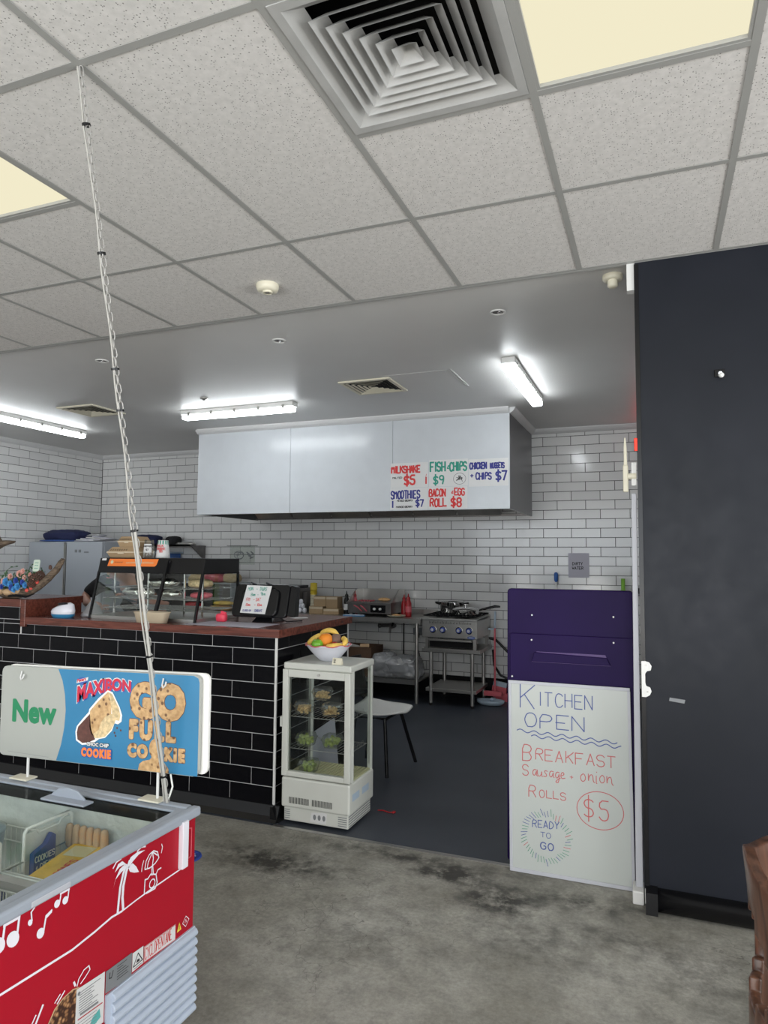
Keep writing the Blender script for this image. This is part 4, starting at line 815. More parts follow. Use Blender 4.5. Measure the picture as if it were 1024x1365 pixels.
# ---------------- chest freezer ----------------
FX = -1.405; FY = 1.945; FT = .742; FX0 = -2.50; FY0 = .30
fz = thing('chest_freezer', 'glass-topped ice cream chest freezer with red music-note side panel', 'freezer', ((FX + FX0) / 2, (FY + FY0) / 2, 0))
mb = MB(); wt = .05
mb.box(FX - .012 - wt, FX - .012, FY0 + .01, FY - .012, .14, FT - .030).box(FX0 + .012, FX0 + .012 + wt, FY0 + .01, FY - .012, .14, FT - .030).box(FX0 + .012 + wt, FX - .012 - wt, FY - .012 - wt, FY - .012, .14, FT - .030).box(FX0 + .012 + wt, FX - .012 - wt, FY0 + .01, FY0 + .01 + wt, .14, FT - .030).box(FX0 + .012, FX - .012, FY0 + .01, FY - .012, .10, .20)
mb.build('cabinet', m['freezer_red'], fz, bevel=.006)
a, b, c, d = FX0 + .063, FX - .063, FY0 + .062, FY - .064
MB().box(a, a + .004, c, d, .20, FT - .05).box(b - .004, b, c, d, .20, FT - .05).box(a, b, c, c + .004, .20, FT - .05).box(a, b, d - .004, d, .20, FT - .05).box(a, b, c, d, .20, .205).build('liner', m['liner'], fz)
# rim: two-step grey plastic frame
def ring(mb, o, i, z0, z1): 
    return mb.box(FX0 + o, FX0 + i, FY0 + o, FY - o, z0, z1).box(FX - i, FX - o, FY0 + o, FY - o, z0, z1).box(FX0 + i, FX - i, FY0 + o, FY0 + i, z0, z1).box(FX0 + i, FX - i, FY - i, FY - o, z0, z1)
ring(MB(), .0, .034, FT - .030, FT).build('lid_rim', m['freezer_grey'], fz, bevel=.008, seg=3)
ring(MB(), .0345, .062, FT - .040, FT - .004).build('lid_track', m['freezer_grey'], fz, bevel=.002)
ring(MB(), .062, .066, FT - .06, FT - .010).build('lid_gasket', m['black_plastic'], fz)
MB().box(FX0 + .06, FX - .06, 1.345, FY - .06, FT - .012, FT - .008).build('glass_lid', m['lid_glass'], fz)
MB().box(FX0 + .06, FX - .06, FY0 + .06, 1.355, FT - .022, FT - .018).build('glass_lid', m['lid_glass'], fz)
MB().box(FX0 + .06, FX - .062, 1.325, 1.352, FT - .026, FT - .006).build('lid_bar', m['steel'], fz)
h = MB(); pts = [(-1.95, 0), (-1.94, .014), (-1.91, .034), (-1.87, .040), (-1.83, .034), (-1.80, .012), (-1.79, 0)]
h.prism([(x, FT - .008 + z) for x, z in pts], lambda u, v, w=0: (u, 1.835 + w, v), .008).box(-1.955, -1.765, 1.80, 1.845, FT - .008, FT - .001)
h.build('lid_handle', m['freezer_grey'], fz, bevel=.002, label='pale grey raised lid handle')
MB().box(FX - .02, FX + .001, 1.28, 1.36 + .04, FT - .026, FT - .010).build('rim_clip', m['board_rim'], fz, bevel=.003)
# printed side
P = Px(FX - .0115)
pr = MB(); W_ = lambda pts, wd, w=.0012: pr.stroke(pts, wd, P, w)
def ell(cu, cv, ru, rv, rot=0, n=18, mbx=None, w=.0012):
    q = [(cu + ru * math.cos(2 * PI * k / n) * math.cos(rot) - rv * math.sin(2 * PI * k / n) * math.sin(rot), cv + ru * math.cos(2 * PI * k / n) * math.sin(rot) + rv * math.sin(2 * PI * k / n) * math.cos(rot)) for k in range(n)]
    (mbx or pr).poly(q, P, w)
def flush(name):
    global pr
    q_ = MB(); q_.v, q_.f, q_.sm = pr.v, pr.f, pr.sm; q_.build(name, m['print_white'], fz); pr.v, pr.f, pr.sm = [], [], []
W_([(0.55, .56), (.9, .56), (1.10, .557), (1.204, .555), (1.299, .552), (1.422, .548), (1.50, .556), (1.560, .565), (1.60, .563)], .006)
W_([(1.60, .563), (1.66, .568), (1.72, .571), (1.868, .574)], .0045); flush('printed_ground_line')
ell(1.203, .668, .016, .020, .6); ell(1.241, .664, .016, .020, .6); W_([(1.213, .672), (1.218, .714)], .006); W_([(1.252, .668), (1.257, .712)], .006); W_([(1.216, .708), (1.256, .708)], .010); flush('printed_music_note')
ell(1.288, .679, .006, .008, .5); W_([(1.293, .681), (1.290, .702), (1.299, .709)], .004); flush('printed_music_note')
ell(1.320, .639, .011, .013, .5); W_([(1.329, .641), (1.335, .673), (1.352, .679)], .005); W_([(1.336, .670), (1.350, .676)], .007); flush('printed_music_note')
ell(1.368, .687, .009, .010, .5); ell(1.394, .684, .009, .010, .5); W_([(1.376, .689), (1.380, .710)], .004); W_([(1.402, .686), (1.405, .710)], .004); W_([(1.378, .708), (1.405, .708)], .007); flush('printed_music_note')
W_([(1.583, .568), (1.586, .60), (1.590, .632), (1.600, .665), (1.612, .684)], .008); W_([(1.604, .566), (1.600, .60), (1.602, .63), (1.612, .665), (1.624, .690)], .009)
for q in ([(1.606, .690), (1.585, .684), (1.570, .664), (1.562, .642), (1.570, .662), (1.590, .672), (1.606, .676)], [(1.610, .688), (1.594, .702), (1.578, .700), (1.566, .682), (1.583, .690), (1.600, .690), (1.614, .682)], [(1.612, .682), (1.628, .700), (1.656, .704), (1.688, .697), (1.660, .694), (1.636, .684), (1.620, .672)], [(1.618, .676), (1.636, .680), (1.652, .664), (1.664, .644), (1.644, .650), (1.626, .660)]): pr.poly(q, P, .0022)
for q in ([(1.560, .696), (1.572, .708), (1.590, .710)], [(1.655, .706), (1.672, .711), (1.690, .706)]): W_(q, .0045)
flush('printed_palm_tree')
W_([(1.690, .642), (1.694, .662), (1.708, .676), (1.726, .680), (1.744, .670), (1.751, .650), (1.735, .640), (1.712, .636), (1.690, .640)], .0035)
for q in ([(1.722, .678), (1.704, .656), (1.700, .640)], [(1.722, .678), (1.726, .658), (1.722, .638)], [(1.722, .678), (1.744, .660)], [(1.720, .638), (1.722, .610)], [(1.724, .638), (1.728, .612)]): W_(q, .0035)
W_([(1.676, .640), (1.678, .656), (1.684, .668)], .003); W_([(1.762, .660), (1.766, .676), (1.762, .686)], .003); flush('printed_parasol')
W_([(1.690, .572), (1.692, .610), (1.704, .608), (1.716, .616), (1.740, .606), (1.746, .580), (1.738, .566), (1.700, .568)], .004); W_([(1.740, .606), (1.748, .616), (1.762, .616)], .004)
W_([(1.724 + .012 * math.cos(k * PI / 8), .586 + .012 * math.sin(k * PI / 8)) for k in range(17)], .0035); flush('printed_deck_chair')
W_([(1.443, .447), (1.448, .462), (1.465, .476), (1.482, .478), (1.486, .466), (1.470, .455), (1.455, .447)], .0032); flush('printed_squiggle')
W_([(1.432, .463), (1.437, .452)], .006); flush('printed_dash')
for q, wd in (([(1.372, .446), (1.388, .458)], .003), ([(1.380, .440), (1.402, .458)], .004), ([(1.31, .42), (1.335, .462)], .006), ([(1.30, .43), (1.315, .45)], .004)): W_(q, wd); flush('printed_dash')
ck = MB(); ck.poly([(1.355, .30), (1.352, .36), (1.357, .405), (1.375, .428), (1.400, .440), (1.430, .444), (1.450, .438), (1.448, .30)], P, .0009); ck.build('cookie_picture', m['nut_print'], fz)
MB().poly([(1.352, .30), (1.349, .36), (1.354, .407), (1.372, .431), (1.398, .443), (1.430, .447), (1.452, .441), (1.452, .30)], P, .0007).build('cookie_edge', m['tan'], fz)
# stickers
MB().poly([(1.440, .300), (1.541, .300), (1.541, .432), (1.442, .439)], P, .0016).build('label_sticker', m['paper'], fz)
lb = MB(); 
for k in range(9): z = .425 - k * .0062; lb.stroke([(1.452, z), (1.452 + random.uniform(.03, .075), z - .002)], .0022, P, .002)
lb.poly([(1.456, .372), (1.52, .368), (1.52, .362), (1.456, .366)], P, .002); lb.disc((1.450, .425), .005, P, 10, .0022)
for k in range(6): z = .350 - k * .008; lb.stroke([(1.448, z), (1.515, z - .003)], .0016, P, .002)
lb.build('label_text', m['label_grey'], fz)
MB().poly([(1.449, .358), (1.535, .353), (1.535, .356), (1.449, .361)], P, .002).build('label_rule', m['freezer_red'], fz)
MB().poly([(1.48, .305), (1.53, .32), (1.525, .345), (1.50, .335)], P, .002).build('label_logo', m['teal'], fz)
MB().poly([(1.545, .371), (1.646, .364), (1.646, .428), (1.545, .429)], P, .0016).build('rating_plate', m['label_grey'], fz)
lb = MB()
for k in range(6): lb.stroke([(1.588, .420 - k * .007), (1.60 + random.uniform(.01, .035), .4195 - k * .007)], .0018, P, .002)
lb.stroke([(1.56, .418), (1.558, .404), (1.566, .402), (1.572, .418)], .003, P, .002)
lb.build('rating_text', m['black_ink'], fz)
MB().poly([(1.648, .372), (1.693, .374), (1.693, .423), (1.648, .424)], P, .0016).build('warning_sticker', m['paper'], fz)
wk = MB().stroke([(1.652, .384), (1.671, .414), (1.690, .386), (1.652, .384)], .003, P, .002); wk.poly([(1.664, .389), (1.679, .389), (1.676, .397), (1.667, .397)], P, .002); wk.stroke([(1.655, .377), (1.686, .378)], .0016, P, .002)
wk.build('warning_symbol', m['black_ink'], fz)
MB().poly([(1.696, .373), (1.840, .367), (1.839, .415), (1.696, .418)], P, .0016).build('gas_sticker', m['paper'], fz)
g = MB(); write(g, 'CYCLOPENTANE', 1.700, .379, .032, P, .0022, cw=.24, gap=.12, jit=0, w=.002); g.stroke([(1.697, .3745), (1.839, .3685), (1.838, .4135), (1.697, .4165), (1.697, .3745)], .0015, P, .002)
g.build('gas_lettering', m['red_ink'], fz, label='red lettering')
MB().poly([(1.846, .385), (1.868, .386), (1.857, .412)], P, .0016).build('yellow_triangle', m['yellow'], fz); MB().stroke([(1.857, .390), (1.857, .402)], .002, P, .002).build('triangle_mark', m['black_ink'], fz)
g = MB(); g.stroke([(1.889, .384), (1.905, .400), (1.889, .416), (1.873, .400), (1.889, .384)], .002, P, .002); g.stroke([(1.885, .396), (1.889, .406), (1.893, .396)], .0018, P, .002); g.build('flame_diamond', m['print_white'], fz)
MB().box(FX - .012, FX + .006, 1.845, 1.874, .578, .722).build('thermometer_strip', m['print_white'], fz, bevel=.002)
MB().tube([(FX, 1.880, .600), (FX + .002, 1.892, .602), (FX + .002, 1.892, .690), (FX, 1.880, .692)], .0018, 6).build('strip_bracket', m['pinkred'], fz)
# louvred grille
gb = MB().box(FX - .012, FX - .006, 1.546, FY - .012, .10, .366).build('grille_frame', m['freezer_white'], fz)
for k in range(9):
    z = .352 - k * .029
    q = [(0, z + .012), (.010, z + .008), (.016, z - .002), (.014, z - .010), (.004, z - .014), (0, z - .014)]
    MB().prism([(FX - .008 + u, v) for u, v in q], lambda u, v, w=0: (u, 1.565 + w, v), FY - .012 - 1.565).build('louvre', m['freezer_white'], fz, bevel=.002)
MB().box(FX - .013, FX - .0065, .35, 1.543, .105, .297).build('lower_panel', m['freezer_red'], fz)
for x, y in ((FX - .10, FY - .12), (FX0 + .1, FY - .12), (FX - .1, FY0 + .1), (FX0 + .1, FY0 + .1)): MB().cyl((x - .018, y, .03), (x + .018, y, .03), .03, 16).box(x - .024, x + .024, y - .012, y + .012, .03, .10).build('castor', m['black_plastic'], fz)
# wire baskets
def basket(x0, x1, y0, y1, z0, z1, label, loops=()):
    t = thing('wire_basket', label, 'basket', ((x0 + x1) / 2, (y0 + y1) / 2, z0), 'white wire baskets inside the chest freezer')
    mb = MB()
    for z in (z1, z1 - .05): mb.tube([(x0, y0, z), (x1, y0, z), (x1, y1, z), (x0, y1, z)], .0036, 6, closed=True)
    mb.build('rim_wire', m['wire_white'], t)
    mb = MB(); n = int((x1 - x0) / .024)
    for k in range(n + 1):
        x = x0 + (x1 - x0) * k / n; mb.tube([(x, y0, z1), (x, y0, z0), (x, y1, z0), (x, y1, z1)], .0019, 4)
    n = int((y1 - y0) / .024)
    for k in range(n + 1):
        y = y0 + (y1 - y0) * k / n; mb.tube([(x0, y, z1), (x0, y, z0), (x1, y, z0), (x1, y, z1)], .0019, 4)
    mb.build('mesh_wire', m['wire_white'], t, kind='stuff')
    for (lx, ya, yb) in loops:
        mb = MB().tube([(lx, ya, z1 - .03), (lx, ya, z1 + .085), (lx, ya + .01, z1 + .096), (lx, yb - .01, z1 + .096), (lx, yb, z1 + .085), (lx, yb, z1 - .03)], .0058, 8)
        yc = (ya + yb) / 2; mb.tube([(lx, ya + .02, z1 + .090), (lx, yc - .05, z1 + .084), (lx, yc - .04, z1 + .070), (lx, yc + .04, z1 + .070), (lx, yc + .05, z1 + .084), (lx, yb - .02, z1 + .090)], .0034, 8)
        mb.build('handle', m['wire_white'], t)
    return t
basket(-1.872, -1.49, 1.600, 1.868, .36, .595, 'white wire basket under the glass at the freezer corner, holding yellow cartons', [(-1.876, 1.672, 1.862)])
basket(-1.872, -1.49, 1.36, 1.590, .36, .595, 'white wire basket nearest the red side panel bar', [(-1.876, 1.44, 1.660 - .075)])
basket(-2.36, -1.885, 1.56, 1.868, .36, .595, 'white wire basket further left holding a round tub')
MB().box(-1.879, -1.8765, 1.675, 1.858, .40, .675).build('basket_divider', m['liner'], bpy.data.objects['wire_basket'])
def carton(cx, cy, cz, sx, sy, sz, rz, rx, mt, label, txt=None, ink='red_ink', nm='carton'):
    t = thing(nm, label, 'food box', (cx, cy, cz - sz / 2)); t.rotation_euler = (rx, 0, rz)
    o = MB().rbox((cx, cy, cz), (sx, sy, sz)).build('box', m[mt], t, bevel=.002)
    lidm = MB().rbox((cx, cy + sy * .28, cz + sz / 2 + .0005), (sx * .7, sy * .30, .001)).build('top_print', m['cream_board'] if mt != 'carton_blue' else m['floret_blue'], t)
    if txt:
        g = MB(); write(g, txt, 0, 0, .024, lambda u, v, w=0: (cx + sx * .30 - v, cy - sy * .40 + u, cz + sz / 2 + .0012 + w), .0035, cw=.6, jit=0); g.build('lettering', m[ink], t)
    return t
carton(-1.758, 1.742, .535, .115, .215, .115, .16, .06, 'carton_yellow', 'large yellow ice cream carton lying in the corner basket', 'CONES')
carton(-1.640, 1.770, .500, .085, .17, .10, -.1, 0, 'carton_yellow', 'smaller yellow carton beside the red panel in the corner basket')
t = thing('blue_carton', 'navy carton standing against the basket divider', 'food box', (-1.858, 1.74, .50))
MB().prism([(1.690, .480), (1.775, .480), (1.775, .645), (1.762, .656), (1.748, .640), (1.738, .628), (1.690, .612)], lambda u, v, w=0: (-1.870 + w, u, v), .018).build('card', m['carton_blue'], t)
g = MB(); write(g, 'COOKIES', 1.695, .585, .017, Px(-1.852), .003, cw=.5, jit=0); write(g, '& CREAM', 1.698, .560, .015, Px(-1.852), .003, cw=.5, jit=0); g.build('lettering', m['paper'], t)
for k, lb in enumerate(('leftmost tan wrapped cone of the row against the freezer far wall', 'second tan wrapped cone from the left in the freezer row', 'third tan wrapped cone from the left in the freezer row', 'third tan wrapped cone from the right in the freezer row', 'second tan wrapped cone from the right in the freezer row', 'rightmost tan wrapped cone of the row against the freezer far wall')):
    t = tag(MB().blob((-1.865 + k * .030, 1.858 - .012, .615), (.0135, .011, .040), 10, 8, squ=.6).build('ice_cream_cone', m['tan']), lb, 'ice cream', 'row of tan cones at the far wall of the freezer')
t = thing('ice_cream_tub', 'round pale ice cream tub with clear lid at far left in freezer', 'tub', (-2.14, 1.74, .57))
MB().lathe([(.001, .53), (.055, .53), (.066, .62), (.068, .622), (.068, .628), (.060, .632), (.001, .632)], (-2.14, 1.74, 0), 24).build('tub', m['pale_blue'], t)
MB().lathe([(.070, .622), (.071, .636), (.064, .639), (.001, .640)], (-2.14, 1.74, 0), 24).build('lid', m['clear_plastic'], t)
for i, (x, y, mt, lb) in enumerate(((-1.70, 1.50, 'lilac_paper', 'lilac carton in the basket nearest the red side panel'), (-1.80, 1.46, 'floret_pink', 'pink carton in the basket nearest the red side panel'), (-2.05, 1.66, 'carton_blue', 'dark blue carton in front of the round tub'))):
    carton(x, y, .44, .10, .14, .12, .2 * i, 0, mt, lb)
# ---------------- advertising sign on two poles at the freezer edge ----------------
SY = 1.925
sg = thing('advert_sign', 'blue and white ice cream advert board on two white poles above the freezer', 'sign', (-1.86, SY, FT))
def sgn(u, v):   # panel coordinates 0..0.9 , 0..0.33 with the slight sag of the board
    return (-2.300 + u, .817 + v + u * .026 - (.0) )
PS = lambda u, v, w=0: (sgn(u, v)[0], SY - .004 - w, sgn(u, v)[1])
MB().prism(rrect(0, .895, 0, .328, .022), PS, -.014).build('front_board', m['sign_white'], sg, bevel=.001)
MB().prism(rrect(.012, .918, .004, .332, .022), lambda u, v, w=0: (PS(u, v)[0], SY + .014 + w, PS(u, v)[2]), .012).build('rear_board', m['ice_edge'], sg, bevel=.001)
MB().box(-2.18, -1.50, SY + .008, SY + .016, 1.0, 1.06).build('spacer', m['white_plastic'], sg)
cv = [(.278, .326), (.300, .285), (.314, .235), (.320, .180), (.316, .120), (.304, .060), (.283, .002)]
bl = cv[::-1] + [(.278, .326)] + []
bp = [(.283, .002)] + [p for p in cv[::-1][1:]] + [(.870, .326), (.888, .318), (.893, .304), (.893, .002)]
MB().poly(bp, PS, .0006).build('blue_print', m['sign_blue'], sg)
g = MB()
for k in range(8): du, dv = .0034 * math.cos(k * PI / 4), .0034 * math.sin(k * PI / 4); fonttext(g, 'New', .108, lambda u, v, w=0: PS(.058 + u + du, .130 + v + dv, w + k * 2e-5), fat=.002, sx=.98, space=1.03)
pass; g.build('lettering', m['sign_green'], sg, label='green lettering')
g = MB()
for k in range(30): g.stroke([(.045 + k * .0068, .016 - .0002 * k), (.045 + k * .0068 + .004, .016 - .0002 * k)], .0014, PS, .0008)
g.build('fine_print', m['label_grey'], sg)
# arched brand lettering with white halo
def arch(mbx, text, size, u0, v0, du, rise, grow, fat, w):
    def wp(a, b):
        t = a / du; s = 1 + grow * (1 - t); return (u0 + a, v0 + b * s + rise * math.sin(min(1.2, t) * PI * .5) )
    fonttext(mbx, text, size, lambda u, v, ww=0: PS(u, v, ww), fat=fat, warp=wp, w=w)
g = MB(); arch(g, 'MAXIBON', .053, .370, .214, .20, .050, .40, .0050, .0010); g.build('halo', m['paper'], sg)
g = MB(); arch(g, 'MAXIBON', .053, .373, .211, .20, .050, .40, .0028, .0013); g.build('letter_shadow', m['logo_navy'], sg)
g = MB(); arch(g, 'MAXIBON', .053, .370, .214, .20, .050, .40, .0022, .0016); g.build('lettering', m['logo_red'], sg, label='arched red lettering')
g = MB().disc((.394, .288), .023, PS, 24, .0010, ry=.014); g.build('oval_badge', m['logo_navy'], sg)
MB().poly([(.366, .279), (.418, .291), (.420, .303), (.368, .290)], PS, .0014).build('badge_ribbon', m['paper'], sg)
g = MB(); fonttext(g, "Peters", .016, lambda u, v, w=0: PS(.369 + u, .282 + v + u * .24, w), fat=.0006, w=.0018); g.build('badge_lettering', m['logo_red'], sg)
# bitten ice cream sandwich picture
hal = [(.510, .262), (.532, .256), (.566, .205), (.577, .180), (.575, .158), (.560, .148), (.545, .150), (.535, .125), (.505, .098), (.478, .092), (.46, .080), (.43, .070), (.402, .066), (.374, .080), (.370, .110), (.376, .130), (.405, .160), (.428, .182), (.430, .192), (.470, .232)]
MB().poly(hal, PS, .0020).build('picture_halo', m['ice_edge'], sg)
MB().poly([(.434, .176), (.408, .152), (.382, .128), (.377, .108), (.381, .084), (.404, .073), (.432, .077), (.462, .090), (.450, .105), (.440, .13)], PS, .0023).build('chocolate_end', m['choc_brown'], sg)
MB().poly([(.512, .256), (.472, .224), (.434, .186), (.434, .130), (.442, .108), (.462, .094), (.50, .104), (.528, .126), (.530, .170), (.528, .22)], PS, .0023).build('cookie_face', m['cookie_print'], sg)
MB().poly([(.512, .256), (.530, .250), (.562, .203), (.570, .178), (.566, .160), (.548, .162), (.534, .178), (.528, .21)], PS, .0026).build('cookie_side', m['filling'], sg)
MB().poly([(.462, .094), (.480, .096), (.505, .102), (.530, .126), (.545, .150), (.552, .166), (.534, .182), (.505, .172), (.485, .150), (.476, .124), (.452, .108)], PS, .0028).build('bitten_filling', m['filling'], sg)
g = MB()
for q in ((.556, .135), (.572, .128), (.545, .118), (.560, .150), (.55, .108)): g.disc(q, .004, PS, 6, .0012)
g.build('crumbs', m['choc_brown'], sg)
def fat_text(text, size, u, v, sx, fats, sl=0, w0=.0010, space=1.0):
    for nm, mt, ft, w in fats:
        g = MB(); base = min(ft, size * .022); rad = ft - base; n = 10 if rad > 1e-4 else 1
        for k in range(n):
            du, dv = rad * math.cos(k * 2 * PI / n), rad * math.sin(k * 2 * PI / n)
            fonttext(g, text, size, lambda a, b, ww=0: PS(u + a + du, v + b + a * sl + dv, ww), fat=base, sx=sx, w=w + k * 2.5e-5, space=space)
        g.build(nm, m[mt], sg)
fat_text('CHOC CHIP', .0165, .424, .0665, 1.10, [('small_lettering', 'black_ink', .0022, .0030), ('small_lettering', 'paper', .0008, .0034)])
fat_text('COOKIE', .038, .402, .030, .80, [('flavour_halo', 'logo_navy', .0058, .0030), ('flavour_lettering', 'orange', .0026, .0034)], space=1.22)
fat_text('GO', .148, .612, .184, .94, [('cookie_outline', 'choc_brown', .0138, .0010), ('cookie_lettering', 'cookie_print', .0118, .0016)], .0, space=1.08)
fat_text('FULL', .083, .609, .108, .88, [('cookie_outline', 'choc_brown', .0080, .0010), ('cookie_lettering', 'cookie_print', .0064, .0016)], .0, space=1.30)
fat_text('CO', .056, .605, .046, .92, [('cookie_outline', 'choc_brown', .0060, .0010), ('cookie_lettering', 'cookie_print', .0046, .0016)], space=1.2)
fat_text('KIE', .056, .760, .044, .84, [('cookie_outline', 'choc_brown', .0060, .0010), ('cookie_lettering', 'cookie_print', .0046, .0016)], space=1.3)
g = MB().disc((.720, .078), .024, PS, 20, .0020, ry=.032); g.poly([(.652, .002), (.656, .022), (.672, .034), (.700, .040), (.708, .050), (.734, .050), (.742, .038), (.765, .030), (.778, .016), (.780, .002)], PS, .0018); g.build('cookie_figure', m['cookie_print'], sg)
for hx, hz in ((-2.187, 1.110), (-1.543, 1.128)):
    MB().tube([(hx - .006, SY - .010, hz + .022), (hx - .006, SY - .016, hz), (hx, SY - .018, hz - .008), (hx + .007, SY - .016, hz), (hx + .007, SY - .012, hz + .012)], .0028, 6).build('hook', m['paper'], sg)
for px, bx2 in ((-2.165, -2.19), (-1.575, -1.575)):
    MB().tube([(px, SY + .008, FT + .004), (px, SY + .008, 1.10)], .0048, 10).build('pole', m['white_plastic'], sg)
    MB().rbox((px - .015, SY + .003, FT + .003), (.085, .05, .006)).build('foot_plate', m['cream_plastic'], sg, bevel=.001)
# ---------------- chain and white lead from ceiling to freezer ----------------
T0 = Vector((-1.522, 1.440, CZ - .004)); T1 = Vector((-1.513, 1.902, FT + .012))
ch = thing('hanging_chain', 'white chain with a cord tied to it running from ceiling to freezer', 'chain', tuple(T1))
dirv = (T0 - T1); L = dirv.length; dn = dirv.normalized()
MB().tube([T0, T0 - dn * .03], .004, 8).build('ceiling_hook', m['steel'], ch)
lm = MB(); pts = []
for k in range(16):
    a = 2 * PI * k / 16; x = .0062 * math.cos(a); z = .0115 * math.sin(a) + (.004 if math.sin(a) > 0 else -.004); pts.append((x, 0, z))
lm.tube(pts, .0017, 6, closed=True); link = meshof(lm, 'chain_link', m['chain_metal'])
n = int(L / .0265); q = Vector((0, 0, 1)).rotation_difference(dn)
for k in range(n):
    p = T1 + dn * (L * (k + .5) / n) + Vector((.005, 0, 0)); e = (q @ Matrix.Rotation((PI / 2 if k % 2 else 0) + .5, 3, 'Z').to_quaternion()).to_euler()
    share('chain_link', link, ch, p - Vector(ch.location), e)
def along(f, off=0.0, wob=0.0): p = T1 + dn * (L * f); return (p.x - off + wob, p.y - .004, p.z)
MB().tube([along(f, .006 * (1 if f < .45 or f > .9 else .3), .003 * math.sin(f * 40)) for f in [i / 40 for i in range(41)]], .0030, 6).build('cord', m['cord_cream'], ch)
MB().tube([along(f, -.004, .002) for f in (0, .1, .2, .3, .40)], .0048, 8).build('cord_conduit', m['cord_cream'], ch)
for f in (.04, .22, .40, .565, .62, .77, .93): p = T1 + dn * (L * f); MB().cyl(p - dn * .003, p + dn * .003, .0125, 10).build('cable_tie', m['black_plastic'], ch)
MB().tube([tuple(T1), (T1.x + .012, T1.y, T1.z + .02), (T1.x + .02, T1.y + .004, T1.z + .05), (T1.x + .014, T1.y, T1.z + .09)], .003, 6).build('chain_tail', m['wire_white'], ch)
# ---------------- food warmer ----------------
wx0, wx1, wyb, wzt = -3.735, -2.825, 4.30, 1.548
wm = thing('food_warmer', 'black glass-fronted food warmer with orange header label on the counter', 'food warmer', ((wx0 + wx1) / 2, 4.05, CT))
def sy_(z): return 3.79 + (z - CT) / (wzt - CT) * .10
MB().box(wx0, wx1, 3.80, wyb, CT, CT + .022).build('base_tray', m['steel'], wm)
MB().hexa([(wx0, sy_(1.44), 1.44), (wx1, sy_(1.44), 1.44), (wx1, wyb, 1.44), (wx0, wyb, 1.44), (wx0, sy_(wzt), wzt), (wx1, sy_(wzt), wzt), (wx1, wyb, wzt), (wx0, wyb, wzt)]).build('header', m['black_plastic'], wm, bevel=.006)
def bar(x, w=.014):
    return MB().hexa([(x, sy_(CT), CT), (x + w, sy_(CT), CT), (x + w, sy_(CT) + .016, CT), (x, sy_(CT) + .016, CT), (x, sy_(1.45), 1.45), (x + w, sy_(1.45), 1.45), (x + w, sy_(1.45) + .016, 1.45), (x, sy_(1.45) + .016, 1.45)])
bar(wx0).build('corner_post', m['black_plastic'], wm); bar(wx1 - .016, .016).build('corner_post', m['black_plastic'], wm)
MB().hexa([(-3.16, 3.772, CT + .03), (-3.135, 3.772, CT + .03), (-3.135, 3.79, CT + .03), (-3.16, 3.79, CT + .03), (-3.125, 3.865, 1.535), (-3.112, 3.865, 1.535), (-3.112, 3.885, 1.535), (-3.125, 3.885, 1.535)]).build('door_bar', m['black_plastic'], wm)
for x in (wx0, wx1 - .014): MB().box(x, x + .014, wyb - .016, wyb, CT, 1.45).build('rear_post', m['black_plastic'], wm)
MB().hexa([(wx0 + .014, 3.797, CT + .02), (wx1 - .014, 3.797, CT + .02), (wx1 - .014, 3.800, CT + .02), (wx0 + .014, 3.800, CT + .02), (wx0 + .014, sy_(1.44) + .005, 1.44), (wx1 - .014, sy_(1.44) + .005, 1.44), (wx1 - .014, sy_(1.44) + .008, 1.44), (wx0 + .014, sy_(1.44) + .008, 1.44)]).build('front_glass', m['clear_glass'], wm)
for x in (wx0 + .004, wx1 - .008): MB().box(x, x + .004, 3.88, wyb - .016, CT + .02, 1.44).build('side_glass', m['clear_glass'], wm)
for x in (wx0 + .10, wx0 + .40, wx1 - .20, wx1 - .05): MB().box(x - .005, x + .005, 3.93, 3.94, CT + .02, 1.44).build('shelf_post', m['chrome'], wm)
for z in (CT + .07, CT + .14, CT + .215):
    mb = MB(); 
    for y in (3.90, wyb - .03): mb.tube([(wx0 + .03, y, z), (wx1 - .03, y, z)], .003, 6)
    for x in (wx0 + .03, wx1 - .03): mb.tube([(x, 3.90, z), (x, wyb - .03, z)], .003, 6)
    for k in range(1, 9): y = 3.90 + k * .041; mb.tube([(wx0 + .03, y, z), (wx1 - .03, y, z)], .0015, 4)
    mb.build('wire_shelf', m['chrome'], wm)
Pw = lambda u, v, w=0: (u, sy_(v) - .0015 - w, v)
MB().poly([(-3.655, 1.488), (-3.235, 1.488), (-3.222, 1.500), (-3.212, 1.540), (-3.645, 1.540)], Pw).build('orange_label', m['orange'], wm, label='orange header label with pale writing')
g = MB(); g.disc((-3.618, 1.517), .013, Pw, 12, .001); g.build('label_logo', m['cream_board'], wm)
g = MB()
for k in range(24): u = -3.49 + k * .0102; g.stroke([(u, 1.509), (u + random.uniform(.003, .007), 1.509 + random.uniform(.006, .012))], .0035, Pw, .001)
g.build('label_writing', m['cream_board'], wm)
g = MB()
for k in range(7): u = -3.595 + k * .011; g.stroke([(u, 1.512), (u + .006, 1.519)], .003, Pw, .001)
g.build('label_small_writing', m['choc_brown'], wm)
MB().poly([(-3.715, 1.528), (-3.675, 1.528), (-3.673, 1.543), (-3.713, 1.543)], Pw).build('switch_plate', m['paper'], wm)
MB().poly([(-3.125, 1.485), (-3.118, 1.485), (-3.110, 1.530), (-3.114, 1.530)], Pw, .002).build('hinge_glint', m['label_grey'], wm)
def parcel(x, y, z, r, label, rz=0, mt='foil', cat='food'):
    t = thing('foil_parcel' if mt == 'foil' else 'food_parcel', label, cat, (x, y, z), 'wrapped food inside the warmer')
    MB().crumple((x, y, z + r[2]), r, .10, 22, seed=x).build('wrap', m[mt], t)
    MB().blob((x + r[0] * .95, y, z + r[2]), (r[0] * .18, r[1] * .4, r[2] * .5), 8, 6, jit=.25).build('twisted_end', m[mt], t)
